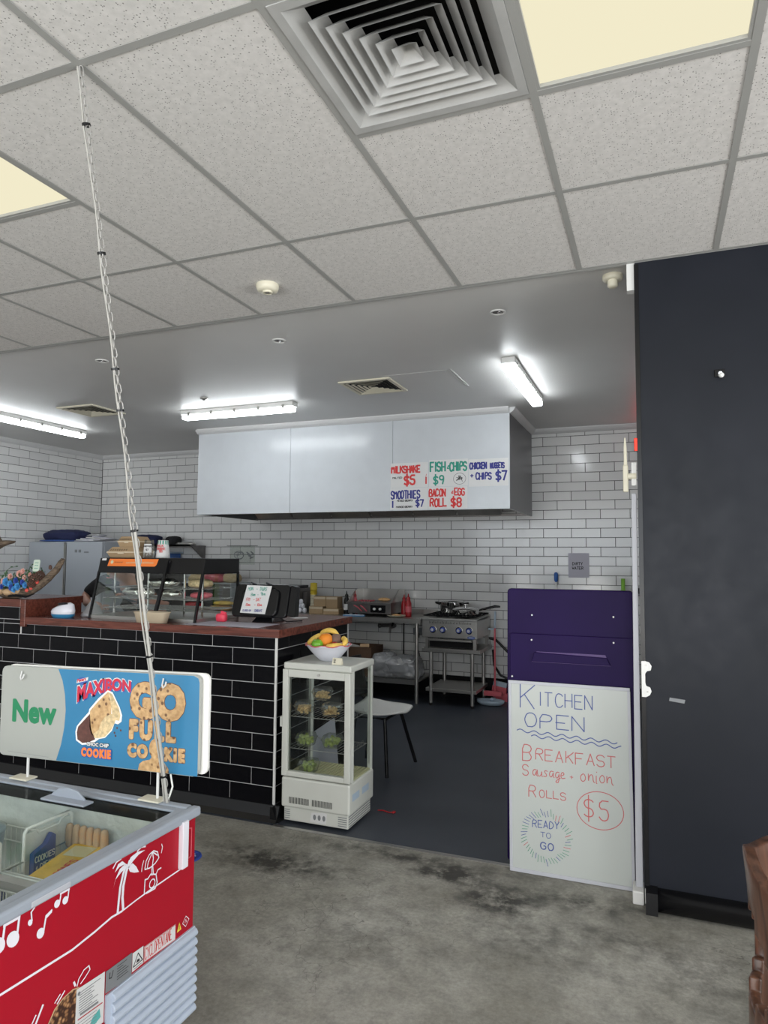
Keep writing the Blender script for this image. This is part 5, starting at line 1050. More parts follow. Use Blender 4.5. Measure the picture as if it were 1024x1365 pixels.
parcel(-3.50, 4.03, CT + .145, (.125, .06, .033), 'long foil parcel at left on the middle warmer shelf')
parcel(-3.20, 4.03, CT + .145, (.075, .055, .028), 'short foil parcel by the black bar on the middle warmer shelf')
parcel(-3.30, 4.05, CT + .220, (.115, .06, .030), 'wide foil parcel on the top warmer shelf')
parcel(-2.98, 4.05, CT + .220, (.085, .06, .030), 'pale wrapped roll at right on top warmer shelf', mt='filling')
parcel(-2.97, 4.05, CT + .145, (.075, .05, .022), 'red wrapped snack at right on middle warmer shelf', mt='pinkred')
# boxes and cups on the warmer
def clamshell(x, y, z, w, d, h, label):
    t = thing('takeaway_box', label, 'takeaway box', (x, y, z), 'kraft takeaway boxes on the food warmer')
    def fr_(z0, z1, a, b): return MB().hexa([(x - w / 2 * a, y - d / 2 * a, z0), (x + w / 2 * a, y - d / 2 * a, z0), (x + w / 2 * a, y + d / 2 * a, z0), (x - w / 2 * a, y + d / 2 * a, z0), (x - w / 2 * b, y - d / 2 * b, z1), (x + w / 2 * b, y - d / 2 * b, z1), (x + w / 2 * b, y + d / 2 * b, z1), (x - w / 2 * b, y + d / 2 * b, z1)])
    fr_(z, z + h * .45, .84, .97).build('base', m['cardboard'], t); fr_(z + h * .45, z + h * .56, 1.0, 1.0).build('rim', m['tub_kraft'], t); fr_(z + h * .56, z + h, .96, .76).build('lid', m['cardboard'], t)
    MB().box(x - w * .1, x + w * .1, y - d / 2 - .006, y - d / 2, z + h * .36, z + h * .52).build('tab', m['tub_kraft'], t)
    g = MB()
    for k in range(8): u = x - w * .38 + k * w * .075; g.stroke([(u, z + h * .68), (u + w * .03, z + h * .78)], .004, lambda a, b, c=0: (a, y - d / 2 * .9 - c, b), .004)
    g.build('pen_marks', m['black_ink'], t)
clamshell(-3.585, 4.03, wzt, .27, .20, .078, 'wide kraft clamshell box on the warmer, lower of the two')
clamshell(-3.555, 4.03, wzt + .079, .175, .16, .075, 'small kraft box stacked on the wide clamshell box')
def cup(x, y, z, r0, r1, h, mt, label, stripes=None, plate=None, txt=(), ink='black_ink'):
    t = thing('upturned_cup', label, 'cup', (x, y, z))
    MB().lathe([(r0, z), (r0 + .002, z + .004), (r1, z + h), (r1 - .002, z + h + .001), (.001, z + h)], (x, y, 0), 24).build('cup', m[mt], t)
    if stripes:
        g = MB()
        for k in range(0, 24, 2):
            for (a, b) in ((.0, .28), (.74, .99)):
                a0, a1 = 2 * PI * k / 24, 2 * PI * (k + .9) / 24; R0 = r0 + (r1 - r0) * a + .001; R1 = r0 + (r1 - r0) * b + .001
                g.add([(x + R0 * math.cos(a0), y + R0 * math.sin(a0), z + h * a), (x + R0 * math.cos(a1), y + R0 * math.sin(a1), z + h * a), (x + R1 * math.cos(a1), y + R1 * math.sin(a1), z + h * b), (x + R1 * math.cos(a0), y + R1 * math.sin(a0), z + h * b)], [(0, 1, 2, 3)])
        g.build('stripes', m[stripes], t)
    if plate:
        R = max(r0, r1) + .001; g = MB(); n = 8; vs = []
        for k in range(n + 1):
            a = -PI / 2 - .85 + k * 1.7 / n + .35
            for zz, rr in ((.30, r0 + (r1 - r0) * .30 + .0015), (.78, r0 + (r1 - r0) * .78 + .0015)): vs.append((x + rr * math.cos(a), y + rr * math.sin(a), z + h * zz))
        g.add(vs, [(2 * k, 2 * k + 2, 2 * k + 3, 2 * k + 1) for k in range(n)]); g.build('label', m['paper'], t)
        g = MB()
        for (s_, u, v, hh, wd) in txt: write(g, s_, u, v, hh, lambda a, b, c=0: (x + (r0 + .003) * math.sin(a / r0 + .35 - .0), y - (r0 + .003) * math.cos(a / r0 + .35), z + b), wd, cw=.6, jit=.02)
        g.build('lettering', m[ink], t, label=ink.split('_')[0] + ' lettering')
cup(-3.395, 4.0, wzt, .042, .032, .128, 'clear_plastic', 'clear upturned cup with paper label on the food warmer', plate=True, txt=[('SMOOTHIE', -.028, .078, .010, .0022), ('$7', -.006, .052, .012, .0022)])
cup(-3.270, 4.0, wzt, .047, .035, .125, 'paper', 'green-striped upturned milkshake cup with red writing on the food warmer', stripes='green_ink', plate=True, txt=[('MILK', -.026, .078, .016, .0032), ('SHAKE', -.028, .058, .015, .0030), ('$5', -.010, .040, .015, .0030)], ink='red_ink')
# kraft tub in front
t = thing('kraft_tub', 'oblong kraft tub standing before the food warmer glass', 'tub', (-3.115, 3.715, CT))
mb = MB()
def oval(z, a, b): return [(-3.115 + a * math.copysign(abs(math.cos(k * PI / 12)) ** .6, math.cos(k * PI / 12)), 3.718 + b * math.copysign(abs(math.sin(k * PI / 12)) ** .6, math.sin(k * PI / 12)), z) for k in range(24)]
rs_ = [oval(CT, .112, .042), oval(CT + .062, .130, .050), oval(CT + .066, .134, .054), oval(CT + .070, .134, .054), oval(CT + .068, .126, .047), oval(CT + .008, .108, .039)]
mb.add([v for r in rs_ for v in r], [(i * 24 + k, i * 24 + (k + 1) % 24, (i + 1) * 24 + (k + 1) % 24, (i + 1) * 24 + k) for i in range(5) for k in range(24)] + [tuple(range(24))[::-1], tuple(range(120, 144))], True)
mb.build('tub', m['tub_kraft'], t); MB().tube([(p[0], p[1], CT + .069) for p in oval(0, .134, .054)], .0025, 6, closed=True).build('rolled_rim', m['tub_kraft'], t)
# ceramic pot, plastic bag, pink bag, paper scrap
t = thing('ceramic_pot', 'white ceramic pot with blue splashed base beside the raised timber end', 'pot', (-3.93, 3.74, CT))
mb = MB(); prof = [(.001, 0), (.060, 0), (.072, .015), (.078, .045), (.070, .075), (.050, .088), (.046, .084), (.060, .070), (.066, .045), (.055, .02), (.001, .015)]
mb.lathe(prof, (-3.925, 3.75, CT), 24, sx=1.25, sy=.75)
mb.v = [(x, y, z + max(0, (z - CT - .04)) * (x + 3.925) * 6.5) for x, y, z in mb.v]; mb.build('pot', m['white_ceramic'], t)
MB().lathe([(.0615, .000), (.0738, .015), (.0765, .026)], (-3.925, 3.75, CT), 24, sx=1.26, sy=.76).build('blue_band', m['sign_blue'], t, label='blue glaze band')
MB().blob((-3.905, 3.735, CT + .096), (.050, .026, .012), 16, 8).build('shaded_opening', m['black_cloth'], t)  # black ellipse stands in for the shade inside the pot's opening
t = thing('plastic_bag', 'crumpled clear plastic bag between ceramic pot and food warmer', 'bag', (-3.80, 3.90, CT))
mb = MB(); mb.lathe([(.07, 0), (.078, .01), (.060, .035), (.035, .075), (.012, .11), (.010, .12), (.018, .135)], (-3.80, 3.90, CT), 20, sx=1.15); random.seed(3)
mb.v = [(x + random.uniform(-.007, .007), y + random.uniform(-.007, .007), max(CT + .001, z + random.uniform(-.004, .004))) for x, y, z in mb.v]; mb.build('bag', m['bag_plastic'], t)
t = thing('pink_packet', 'bright pink packet on the counter right of the food warmer', 'packet', (-2.735, 3.96, CT))
MB().blob((-2.735, 3.96, CT + .028), (.038, .025, .028), 14, 8, squ=.5, jit=.04).build('packet', m['pink'], t); MB().rbox((-2.72, 3.96, CT + .058), (.04, .012, .022), ry=.3).build('folded_top', m['pink'], t)
tag(MB().prism([(-2.46, 4.40), (-2.40, 4.37), (-2.33, 4.44), (-2.37, 4.50), (-2.45, 4.47)], Pz(CT + .001), .0015).build('paper_scrap', m['paper']), 'white paper scrap lying on the return of the counter', 'paper')
# till seen from behind
t = thing('till_terminal', 'black till screen seen from behind with opening hours taped on', 'till', (-2.45, 4.08, CT))
PT = lambda u, v, w=0: (u, 4.02 + (v - 1.18) * .28 - w, v)
MB().prism(rrect(-2.70, -2.275, 1.155, 1.375, .03), PT, -.045).build('screen_housing', m['black_plastic'], t, bevel=.008)
MB().prism(rrect(-2.63, -2.34, 1.165, 1.345, .04), PT, .022).build('rear_bulge', m['black_plastic'], t, bevel=.010)
MB().prism([(-2.275, 1.17), (-2.215, 1.165), (-2.235, 1.36), (-2.275, 1.372)], lambda u, v, w=0: (u, 4.09 + (v - 1.18) * .28 - w, v), .06).build('card_reader_side', m['black_plastic'], t, bevel=.005)
MB().hexa([(-2.54, 4.02, CT), (-2.38, 4.02, CT), (-2.38, 4.20, CT), (-2.54, 4.20, CT), (-2.51, 4.06, 1.17), (-2.41, 4.06, 1.17), (-2.41, 4.12, 1.19), (-2.51, 4.12, 1.19)]).build('stand', m['black_plastic'], t, bevel=.004)
MB().tube([(-2.36, 4.06, 1.18), (-2.33, 4.07, 1.14), (-2.31, 4.10, CT + .006), (-2.25, 4.2, CT + .006)], .004, 6).build('cable', m['black_matte'], t)
for x in (-2.56, -2.44): MB().rbox((x, 4.075, 1.378), (.045, .008, .010), ry=.3).build('paper_clip', m['black_plastic'], t)
t = thing('opening_hours_sheet', 'white opening hours sheet in green, red and blue pen on the till', 'sign', (-2.49, 4.0, 1.18))
PH = lambda u, v, w=0: (-2.615 + u + v * .10, PT(0, 1.185 + v)[1] - .024 - w, 1.185 + v)
MB().prism([(0, 0), (.195, -.004), (.197, .180), (.002, .183)], PH, .0012).build('sheet', m['paper'], t)
g = MB(); write(g, 'MON', .018, .148, .022, PH, .0030, cw=.5, gap=.2, w=.002); write(g, '-', .080, .148, .022, PH, .0028, w=.002); write(g, 'THURS', .108, .148, .022, PH, .0028, cw=.4, gap=.2, w=.002); write(g, '8am', .050, .112, .020, PH, .0028, cw=.5, gap=.2, w=.002); write(g, '-', .100, .112, .018, PH, .0024, w=.002); write(g, '9pm', .125, .118, .020, PH, .0028, cw=.5, gap=.2, w=.002)
g.build('green_lettering', m['green_ink'], t)
g = MB(); write(g, 'FRI', .024, .078, .020, PH, .0028, cw=.5, gap=.2, w=.002); write(g, '-', .078, .078, .018, PH, .0028, w=.002); write(g, 'SAT', .100, .080, .020, PH, .0028, cw=.5, gap=.2, w=.002); write(g, '10am', .030, .046, .016, PH, .0028, cw=.5, gap=.2, w=.002); write(g, '-', .096, .046, .016, PH, .0028, w=.002); write(g, '10pm', .120, .048, .016, PH, .0028, cw=.5, gap=.2, w=.002)
g.build('red_lettering', m['red_ink'], t)
g = MB(); write(g, 'CLOSED ON', .016, .010, .012, PH, .0022, cw=.5, gap=.2, w=.002); write(g, 'SUNDAYS', .108, .010, .016, PH, .0024, cw=.4, gap=.2, w=.002); g.build('blue_lettering', m['blue_ink'], t)

# ---------------- driftwood flower arrangement on the raised end ----------------
random.seed(11); RZ = 1.245
dwd = thing('driftwood_arrangement', 'curved driftwood centrepiece with blue and pink flowers on the raised counter end', 'flower arrangement', (-4.38, 3.76, RZ))
mb = MB(); P0 = [(-4.72, 3.78, 1.40), (-4.62, 3.77, 1.31), (-4.50, 3.76, 1.275), (-4.38, 3.75, 1.272), (-4.27, 3.745, 1.290), (-4.17, 3.745, 1.335), (-4.08, 3.75, 1.395), (-4.00, 3.75, 1.460), (-3.955, 3.75, 1.515), (-3.945, 3.75, 1.535)]
mb.tube(P0, .03, 10, rs=[.03, .035, .038, .036, .034, .030, .026, .022, .019, .013])
mb.v = [(x + random.uniform(-.003, .003), y + random.uniform(-.004, .004), max(RZ, z + random.uniform(-.003, .003))) for x, y, z in mb.v]; mb.build('branch', m['driftwood'], dwd)
MB().tube([(-4.40, 3.70, 1.262), (-4.30, 3.68, 1.27), (-4.22, 3.69, 1.262), (-4.16, 3.71, 1.285)], .008, 6, rs=[.009, .010, .007, .003]).build('twig', m['black_matte'], dwd)
MB().blob((-4.045, 3.735, 1.475), (.014, .012, .018), 8, 6, jit=.1).build('knot', m['pinecone'], dwd)
for (x, z) in ((-4.52, 1.295), (-4.43, 1.29), (-4.36, 1.30)): MB().blob((x, 3.72, z), (.045, .03, .026), 12, 8, jit=.12).build('shell', m['tan'], dwd)
mb = MB()
for k in range(300):
    x = random.uniform(-4.55, -4.15); zb = 1.30 + max(0, (x + 4.35)) * .3; z = random.uniform(zb, zb + .12); y = 3.75 + random.uniform(-.05, .05); a = random.uniform(0, 6.3); l = .03
    d = Vector((math.cos(a), random.uniform(-.4, .4), math.sin(a) * .8)).normalized() * l; p = Vector((x, y, z)); w_ = d.orthogonal().normalized() * .006
    mb.add([p, p + d * .5 + w_, p + d, p + d * .5 - w_], [(0, 1, 2, 3)])
mb.build('foliage', m['leaf'], dwd, kind='stuff')
def rose(c, r, mt):
    mb = MB()
    for ring_, (n_, rr, tilt) in enumerate(((5, 1, .35), (4, .7, .8), (3, .4, 1.2))):
        for k in range(n_):
            a = 2 * PI * k / n_ + ring_ * .5; d = Vector((math.cos(a), -math.sin(tilt) * .3, math.sin(a))); s_ = Vector((-math.sin(a), 0, math.cos(a)))
            p = Vector(c) + Vector((0, -ring_ * r * .22, 0)); q_ = p + d * r * rr
            mb.add([p, p + d * r * rr * .6 + s_ * r * rr * .55 + Vector((0, -.2 * r, 0)), q_ + Vector((0, -r * .1, 0)), p + d * r * rr * .6 - s_ * r * rr * .55 + Vector((0, -.2 * r, 0))], [(0, 1, 2, 3)], True)
    mb.blob((c[0], c[1] - r * .5, c[2]), r * .28, 8, 5); mb.build('flower', m[mt], dwd)
FL = [((-4.43, 3.70, 1.365), .034, 'floret_blue'), ((-4.385, 3.70, 1.35), .030, 'floret_blue'), ((-4.33, 3.70, 1.375), .028, 'floret_navy'), ((-4.30, 3.69, 1.335), .032, 'floret_blue'), ((-4.335, 3.69, 1.315), .028, 'floret_blue'), ((-4.265, 3.70, 1.365), .026, 'floret_navy'), ((-4.24, 3.70, 1.345), .026, 'floret_blue'), ((-4.36, 3.69, 1.325), .028, 'floret_navy'),
      ((-4.41, 3.72, 1.405), .026, 'floret_pink'), ((-4.47, 3.71, 1.37), .026, 'floret_pink'), ((-4.335, 3.73, 1.425), .030, 'floret_pink'), ((-4.30, 3.73, 1.445), .024, 'floret_pink'), ((-4.26, 3.71, 1.40), .022, 'floret_pink'), ((-4.19, 3.72, 1.405), .024, 'floret_pink'), ((-4.50, 3.70, 1.34), .024, 'floret_pink'), ((-4.46, 3.69, 1.33), .022, 'floret_navy'), ((-4.23, 3.73, 1.42), .020, 'floret_pink')]
for c, r, mt in FL: rose(c, r, mt)
def cone_(c, r):
    mb = MB()
    for k in range(60): t_ = k / 60; a = k * 2.4; rr = r * math.sin(PI * (.15 + .8 * t_)); z = c[2] - r + 2 * r * t_; mb.blob((c[0] + rr * math.cos(a), c[1] + rr * math.sin(a), z), (.009, .009, .005), 5, 3)
    mb.build('pine_cone', m['pinecone'], dwd)
cone_((-4.165, 3.71, 1.395), .036); cone_((-4.125, 3.72, 1.42), .030); cone_((-4.18, 3.70, 1.355), .024); cone_((-4.555, 3.71, 1.37), .03)
for k, (x, z) in enumerate(((-4.20, 1.325), (-4.175, 1.342), (-4.145, 1.368), (-4.24, 1.308))): MB().blob((x, 3.715, z), .014, 8, 6).build('berry', m['coral'], dwd)
for q in ([(-4.50, 3.75, 1.44), (-4.45, 3.75, 1.47), (-4.40, 3.75, 1.475)], [(-4.28, 3.75, 1.40), (-4.26, 3.75, 1.47), (-4.24, 3.75, 1.49)], [(-4.22, 3.75, 1.41), (-4.20, 3.75, 1.47)]):
    mb = MB().tube(q, .002, 5)
    for p in q: mb.blob((p[0] + .01, p[1], p[2] + .004), (.014, .003, .005), 6, 4)
    mb.build('sprig', m['leaf'], dwd)
MB().tube([(-4.16, 3.72, 1.40), (-4.16, 3.72, 1.45)], .003, 5).build('card_pick', m['black_matte'], dwd)
g = MB(); pcard = lambda u, v, w=0: (-4.192 + u + v * .15, 3.715 - w, 1.445 + v)
MB().prism(rrect(0, .062, 0, .085, .014), pcard, .003).build('card', m['card_green'], dwd, label='small pale card with writing')
for k in range(3): g.stroke([(.016, .062 - k * .020), (.030, .064 - k * .020)], .004, pcard, .0036); g.stroke([(.034, .062 - k * .020), (.048, .063 - k * .020)], .004, pcard, .0036)
g.build('card_writing', m['green_ink'], dwd)
mb = MB().prism([(-4.80, 1.60), (-4.63, 1.60), (-4.56, 1.632), (-4.475, 1.650), (-4.455, 1.668), (-4.52, 1.672), (-4.60, 1.67), (-4.64, 1.72), (-4.70, 1.74), (-4.80, 1.74)], Py(3.80), .05)
mb.build('upper_driftwood', m['driftwood'], dwd, bevel=.012); MB().tube([(-4.72, 3.78, 1.38), (-4.76, 3.78, 1.50), (-4.74, 3.78, 1.62)], .025, 8).build('upright_branch', m['driftwood'], dwd)

# ---------------- person stooping behind the warmer ----------------
pe = thing('person', 'person in black top stooping behind the food warmer, one forearm on the counter', 'person', (-4.12, 4.95, 0))
def skin(name, verts, edges, radii, mt, parent, root=0, sub=2):
    off = Vector(parent.location); me = bpy.data.meshes.new(name); me.from_pydata([tuple(Vector(v) - off) for v in verts], edges, []); me.update()
    o = bpy.data.objects.new(name, me); COL.objects.link(o); o.parent = parent
    md = o.modifiers.new('skin', 'SKIN'); md.use_smooth_shade = True; sk_ = me.skin_vertices[0].data if me.skin_vertices else None
    if sk_ is None:
        bm = bmesh.new(); bm.from_mesh(me); bm.verts.layers.skin.verify(); bm.to_mesh(me); bm.free(); sk_ = me.skin_vertices[0].data
    for i, r in enumerate(radii): sk_[i].radius = (r, r) if not isinstance(r, tuple) else r; sk_[i].use_root = (i == root)
    s2 = o.modifiers.new('sub', 'SUBSURF'); s2.levels = sub; s2.render_levels = sub; me.materials.append(mt); return o
V_ = [(-4.12, 5.02, .92), (-4.12, 4.93, 1.08), (-4.12, 4.78, 1.24), (-4.12, 4.68, 1.33), (-4.12, 4.60, 1.37), (-4.125, 4.54, 1.40), (-4.13, 4.49, 1.44), (-4.13, 4.46, 1.49),
      (-4.30, 4.70, 1.35), (-4.45, 4.66, 1.33), (-4.53, 4.56, 1.22), (-4.42, 4.47, 1.165), (-4.20, 4.36, 1.165), (-4.15, 4.335, 1.163),
      (-3.94, 4.70, 1.35), (-3.80, 4.67, 1.32), (-3.72, 4.60, 1.16), (-3.80, 4.49, 1.20), (-3.92, 4.42, 1.24), (-3.96, 4.40, 1.25),
      (-4.22, 5.02, .88), (-4.23, 4.95, .50), (-4.24, 5.00, .09), (-4.24, 4.88, .05), (-4.02, 5.02, .88), (-4.01, 4.95, .50), (-4.00, 5.00, .09), (-4.00, 4.88, .05)]
E_ = [(0, 1), (1, 2), (2, 3), (3, 4), (4, 5), (5, 6), (6, 7), (3, 8), (8, 9), (9, 10), (10, 11), (11, 12), (12, 13), (3, 14), (14, 15), (15, 16), (16, 17), (17, 18), (18, 19), (0, 20), (20, 21), (21, 22), (22, 23), (0, 24), (24, 25), (25, 26), (26, 27)]
R_ = [(.14, .11), (.13, .10), (.13, .10), (.10, .09), .055, .060, (.085, .095), (.08, .085), .075, .055, .040, .036, .026, .030, .075, .055, .040, .036, .026, .030, .085, .058, .038, .035, .085, .058, .038, .035]
skin('body', V_, E_, R_, m['skin'], pe)
idx = [0, 1, 2, 3, 8, 9, 10, 14, 15, 16]; mp = {v: i for i, v in enumerate(idx)}
skin('black_top', [V_[i] for i in idx] , [(mp[a], mp[b]) for a, b in E_ if a in mp and b in mp], [(.165, .135), (.16, .13), (.16, .13), (.125, .11), .095, .075, .058, .095, .075, .058], m['black_cloth'], pe)
idx = [0, 20, 21, 22, 24, 25, 26]; mp = {v: i for i, v in enumerate(idx)}
skin('trousers', [V_[i] for i in idx], [(mp[a], mp[b]) for a, b in E_ if a in mp and b in mp], [(.155, .125), .10, .075, .058, .10, .075, .058], m['navy_cloth'], pe)
MB().blob((-4.13, 4.51, 1.475), (.092, .10, .085), 16, 10).build('hair', m['hair'], pe)
MB().blob((-4.13, 4.395, 1.425), (.014, .016, .020), 8, 6).build('nose', m['skin'], pe)
for s_ in (-1, 1):
    MB().blob((-4.13 + s_ * .032, 4.402, 1.455), (.013, .008, .008), 8, 6).build('eye', m['paper'], pe)
    MB().blob((-4.13 + s_ * .086, 4.50, 1.435), (.012, .022, .030), 8, 6).build('ear', m['skin'], pe)
    MB().rbox((-4.24 if s_ < 0 else -4.00, 4.92, .035), (.095, .27, .07)).build('shoe', m['black_matte'], pe, bevel=.02)
MB().tube([(-4.152, 4.400, 1.385), (-4.13, 4.396, 1.382), (-4.108, 4.400, 1.385)], .005, 6).build('mouth', m['pinkred'], pe)
def hand(base, dirn, up, side):
    b = Vector(base); d = Vector(dirn).normalized(); u = Vector(up).normalized(); s2 = d.cross(u).normalized() * side
    for k, (off, ln) in enumerate(((-.026, .060), (-.009, .070), (.009, .066), (.025, .052))):
        p = b + s2 * off + d * .035; MB().tube([tuple(p), tuple(p + d * ln * .45), tuple(p + d * ln * .8 - u * .012), tuple(p + d * ln - u * .026)], .008, 7, rs=[.0095, .009, .008, .006]).build('finger', m['skin'], pe)
    p = b - s2 * .028; MB().tube([tuple(p), tuple(p - s2 * .022 + d * .022), tuple(p - s2 * .028 + d * .045 - u * .008)], .009, 7, rs=[.012, .010, .007]).build('thumb', m['skin'], pe)
hand((-4.15, 4.335, 1.160), (1, -.35, 0), (0, 0, 1), 1); hand((-3.95, 4.405, 1.25), (-1, -.4, .1), (0, 0, 1), -1)
# ---------------- grey fridges, wall shelf ----------------
t = thing('upright_fridge', 'tall grey double-door fridge in the corner behind the flower arrangement', 'fridge', (-6.80, 6.85, 0))
MB().box(-7.40, -6.21, 6.53, 7.30, .04, 1.735).build('body', m['grey_fridge'], t, bevel=.008)
MB().box(-7.398, -6.815, 6.49, 6.528, .08, 1.73).build('door', m['grey_fridge'], t, bevel=.006); dd = MB().box(-6.775, -6.212, 6.49, 6.528, .08, 1.73).build('door', m['grey_fridge'], t, bevel=.006)
MB().box(-6.81, -6.80, 6.480, 6.50, .3, 1.72).build('handle_strip', m['steel'], t); MB().box(-6.79, -6.78, 6.480, 6.50, .3, 1.72).build('handle_strip', m['steel'], t)
for x in (-6.62, -6.56): MB().box(x - .018, x + .018, 6.487, 6.491, 1.60, 1.635).build('control_button', m['label_grey'], dd)
MB().box(-6.49, -6.42, 6.487, 6.491, 1.595, 1.612).build('display_strip', m['label_grey'], dd)
MB().cyl((-6.80, 6.488, 1.18), (-6.80, 6.474, 1.18), .010, 10).build('lock', m['steel'], t)
for x in (-7.32, -6.30): MB().cyl((x, 6.6, 0), (x, 6.6, .045), .02, 10).build('foot', m['black_plastic'], t)
def heap(name, c, r, mt, label, cat, jit=.08, squ=.7, group=None, seed=1, parts=None):
    random.seed(seed); t = thing(name, label, cat, (c[0], c[1], c[2] - r[2]), group)
    MB().crumple(c, r, .08 + jit, 9 if r[0] > .15 else 16, squ=squ, seed=seed).build(parts or 'body', m[mt], t); return t
heap('folded_jacket', (-7.02, 6.75, 1.735 + .075), (.27, .2, .075), 'navy_cloth', 'navy folded jacket on top of the grey fridge', 'clothes')
heap('folded_cloth', (-7.05, 6.62, 1.735 + .012), (.25, .12, .012), 'logo_navy', 'thin blue folded cloth edge under the navy jacket', 'clothes', .03)
t = thing('paper_pile', 'white papers and bags heaped on right of the grey fridge top', 'paper', (-6.5, 6.7, 1.735))
for k in range(5): MB().rbox((-6.62 + k * .06, 6.70, 1.745 + k * .010), (.34 - k * .03, .26, .010), rz=.2 * k - .3, ry=.03 * k).build('paper', m['paper'] if k % 2 else m['lilac_paper'], t)
MB().blob((-6.55, 6.75, 1.815), (.13, .10, .02), 14, 8, jit=.12).build('bag', m['bag_plastic'], t)
t = thing('wall_shelf', 'stainless wall shelf on the back tiles, above the food warmer', 'shelf', (-6.1, 7.55, 1.68))
MB().box(-6.95, -5.60, 7.38, 7.71, 1.690, 1.705).box(-6.95, -5.60, 7.38, 7.385, 1.675, 1.705).build('shelf', m['dark_steel'], t)
for x in (-6.90, -5.62): MB().prism([(7.71, 1.69), (7.42, 1.69), (7.71, 1.50)], lambda u, v, w=0: (x + w, u, v), .012).build('bracket', m['dark_steel'], t)
heap('blue_bag', (-6.40, 7.52, 1.705 + .07), (.17, .12, .07), 'navy_cloth', 'dark navy bag on the wall shelf left of kraft boxes', 'bag', seed=4)
heap('black_pouch', (-5.98, 7.52, 1.705 + .06), (.09, .09, .06), 'black_cloth', 'small black pouch on wall shelf behind the kraft boxes', 'bag', seed=5)
heap('film_roll', (-5.80, 7.52, 1.705 + .022), (.16, .05, .022), 'steel', 'grey foil roll on right end of the wall shelf', 'roll', .02, seed=6)
t = thing('blue_crate', 'blue plastic box under the wall shelf beside the fridge', 'box', (-6.0, 7.5, 1.45)); MB().box(-6.18, -5.98, 7.42, 7.68, 1.47, 1.60).build('box', m['blue_plastic'], t, bevel=.01)
MB().box(-6.20, -5.96, 7.40, 7.70, 1.60, 1.62).build('lid', m['pale_blue'], t)
t = thing('tall_locker', 'dark upright cabinet beside the fridge under the wall shelf', 'cabinet', (-6.05, 7.5, 0)); MB().box(-6.19, -5.92, 7.36, 7.70, 0, 1.47).build('body', m['dark_steel'], t); MB().box(-6.185, -5.925, 7.345, 7.36, .05, 1.45).build('door', m['dark_steel'], t)

# ---------------- long bench along the back wall ----------------
BZ = .905
bn = thing('steel_bench', 'long stainless bench with undershelf along the white tiled back wall', 'bench', (-4.0, 7.4, 0))
MB().box(-5.86, -2.36, 7.08, 7.70, BZ - .012, BZ).box(-5.86, -2.36, 7.08, 7.10, BZ - .05, BZ - .012).build('top', m['steel'], bn)
MB().box(-5.86, -2.36, 7.69, 7.705, BZ, BZ + .06).build('upstand', m['steel'], bn)
MB().box(-5.84, -2.40, 7.12, 7.66, .225, .24).box(-5.84, -2.40, 7.12, 7.13, .195, .225).build('undershelf', m['steel'], bn)
for x in (-2.42, -4.1, -5.8):
    for y in (7.13, 7.64): MB().cyl((x, y, 0), (x, y, BZ - .012), .021, 12).build('leg', m['steel'], bn)
# items on the bench
t = thing('microwave', 'grey microwave oven on bench with bread bags on top', 'microwave', (-5.2, 7.4, BZ))
MB().box(-5.60, -4.86, 7.22, 7.66, BZ + .012, 1.235).build('body', m['grey_fridge'], t, bevel=.005); MB().box(-5.59, -5.10, 7.212, 7.222, BZ + .02, 1.225).build('door', m['black_plastic'], t)
MB().box(-5.095, -4.87, 7.214, 7.222, BZ + .02, 1.225).build('control_panel', m['dark_steel'], t); MB().box(-5.13, -5.11, 7.195, 7.212, BZ + .05, 1.19).build('handle', m['black_plastic'], t)
for k in range(4): MB().box(-5.05, -4.98, 7.210, 7.214, 1.0 + k * .045, 1.025 + k * .045).build('button', m['label_grey'], t)
for i, (x, z, r, mt, lb) in enumerate(((-5.20, 1.235, (.15, .10, .055), 'pinkred', 'red bag of bread rolls on the microwave, lower one'), (-5.19, 1.345, (.09, .08, .03), 'sauce_red', 'small red bag stacked on the red bread bag'), (-4.96, 1.235, (.11, .09, .055), 'filling', 'tan bread bag at the right on top of the microwave'), (-5.47, 1.235, (.12, .09, .05), 'filling', 'tan bread bag on the microwave at left, behind the warmer edge'))):
    tt = heap('bread_bag', (x, 7.40, z + r[2]), r, mt, lb, 'bread', .07, .75, 'bread bags on and beside the microwave', 20 + i, 'bag')
    MB().blob((x + r[0] * .95, 7.38, z + r[2]), (.03, .03, .02), 8, 5, jit=.2).build('knot', m[mt], tt)
for i, (x, r, mt, lb, z) in enumerate(((-4.95, (.13, .08, .032), 'bread', 'bag of golden rolls on bench in front of the microwave', 0), (-4.90, (.12, .07, .025), 'banana', 'orange-tinted bread bag lying on the golden rolls', .065), (-5.36, (.11, .07, .045), 'sauce_red', 'red and blue snack bag before the microwave', 0), (-5.22, (.14, .06, .020), 'tan', 'flat bag of wraps on bench between bread bags', 0))):
    tt = heap('bread_bag', (x, 7.145, BZ + z + r[2]), r, mt, lb, 'bread', .08, .8, 'bread bags on and beside the microwave', 30 + i, 'bag')
    MB().blob((x + r[0] * .9, 7.14, BZ + z + r[2]), (.025, .025, .012), 8, 5, jit=.2).build('knot', m[mt], tt)
t = thing('coffee_maker', 'grey boxy appliance with black top right of the till on bench', 'appliance', (-4.0, 7.4, BZ))
MB().box(-4.22, -3.95, 7.30, 7.60, BZ, BZ + .28).build('body', m['dark_steel'], t, bevel=.01); MB().box(-4.24, -4.0, 7.22, 7.62, BZ + .28, BZ + .315).build('lid', m['black_plastic'], t, bevel=.005)
MB().box(-4.18, -4.02, 7.27, 7.30, BZ + .2, BZ + .26).build('tray', m['chrome'], t); MB().box(-3.945, -3.90, 7.38, 7.60, BZ, BZ + .24).build('side_box', m['dark_steel'], t)
t = thing('cup_stack', 'stack of cream cups with yellow tops standing on bench', 'cups', (-3.79, 7.35, BZ))
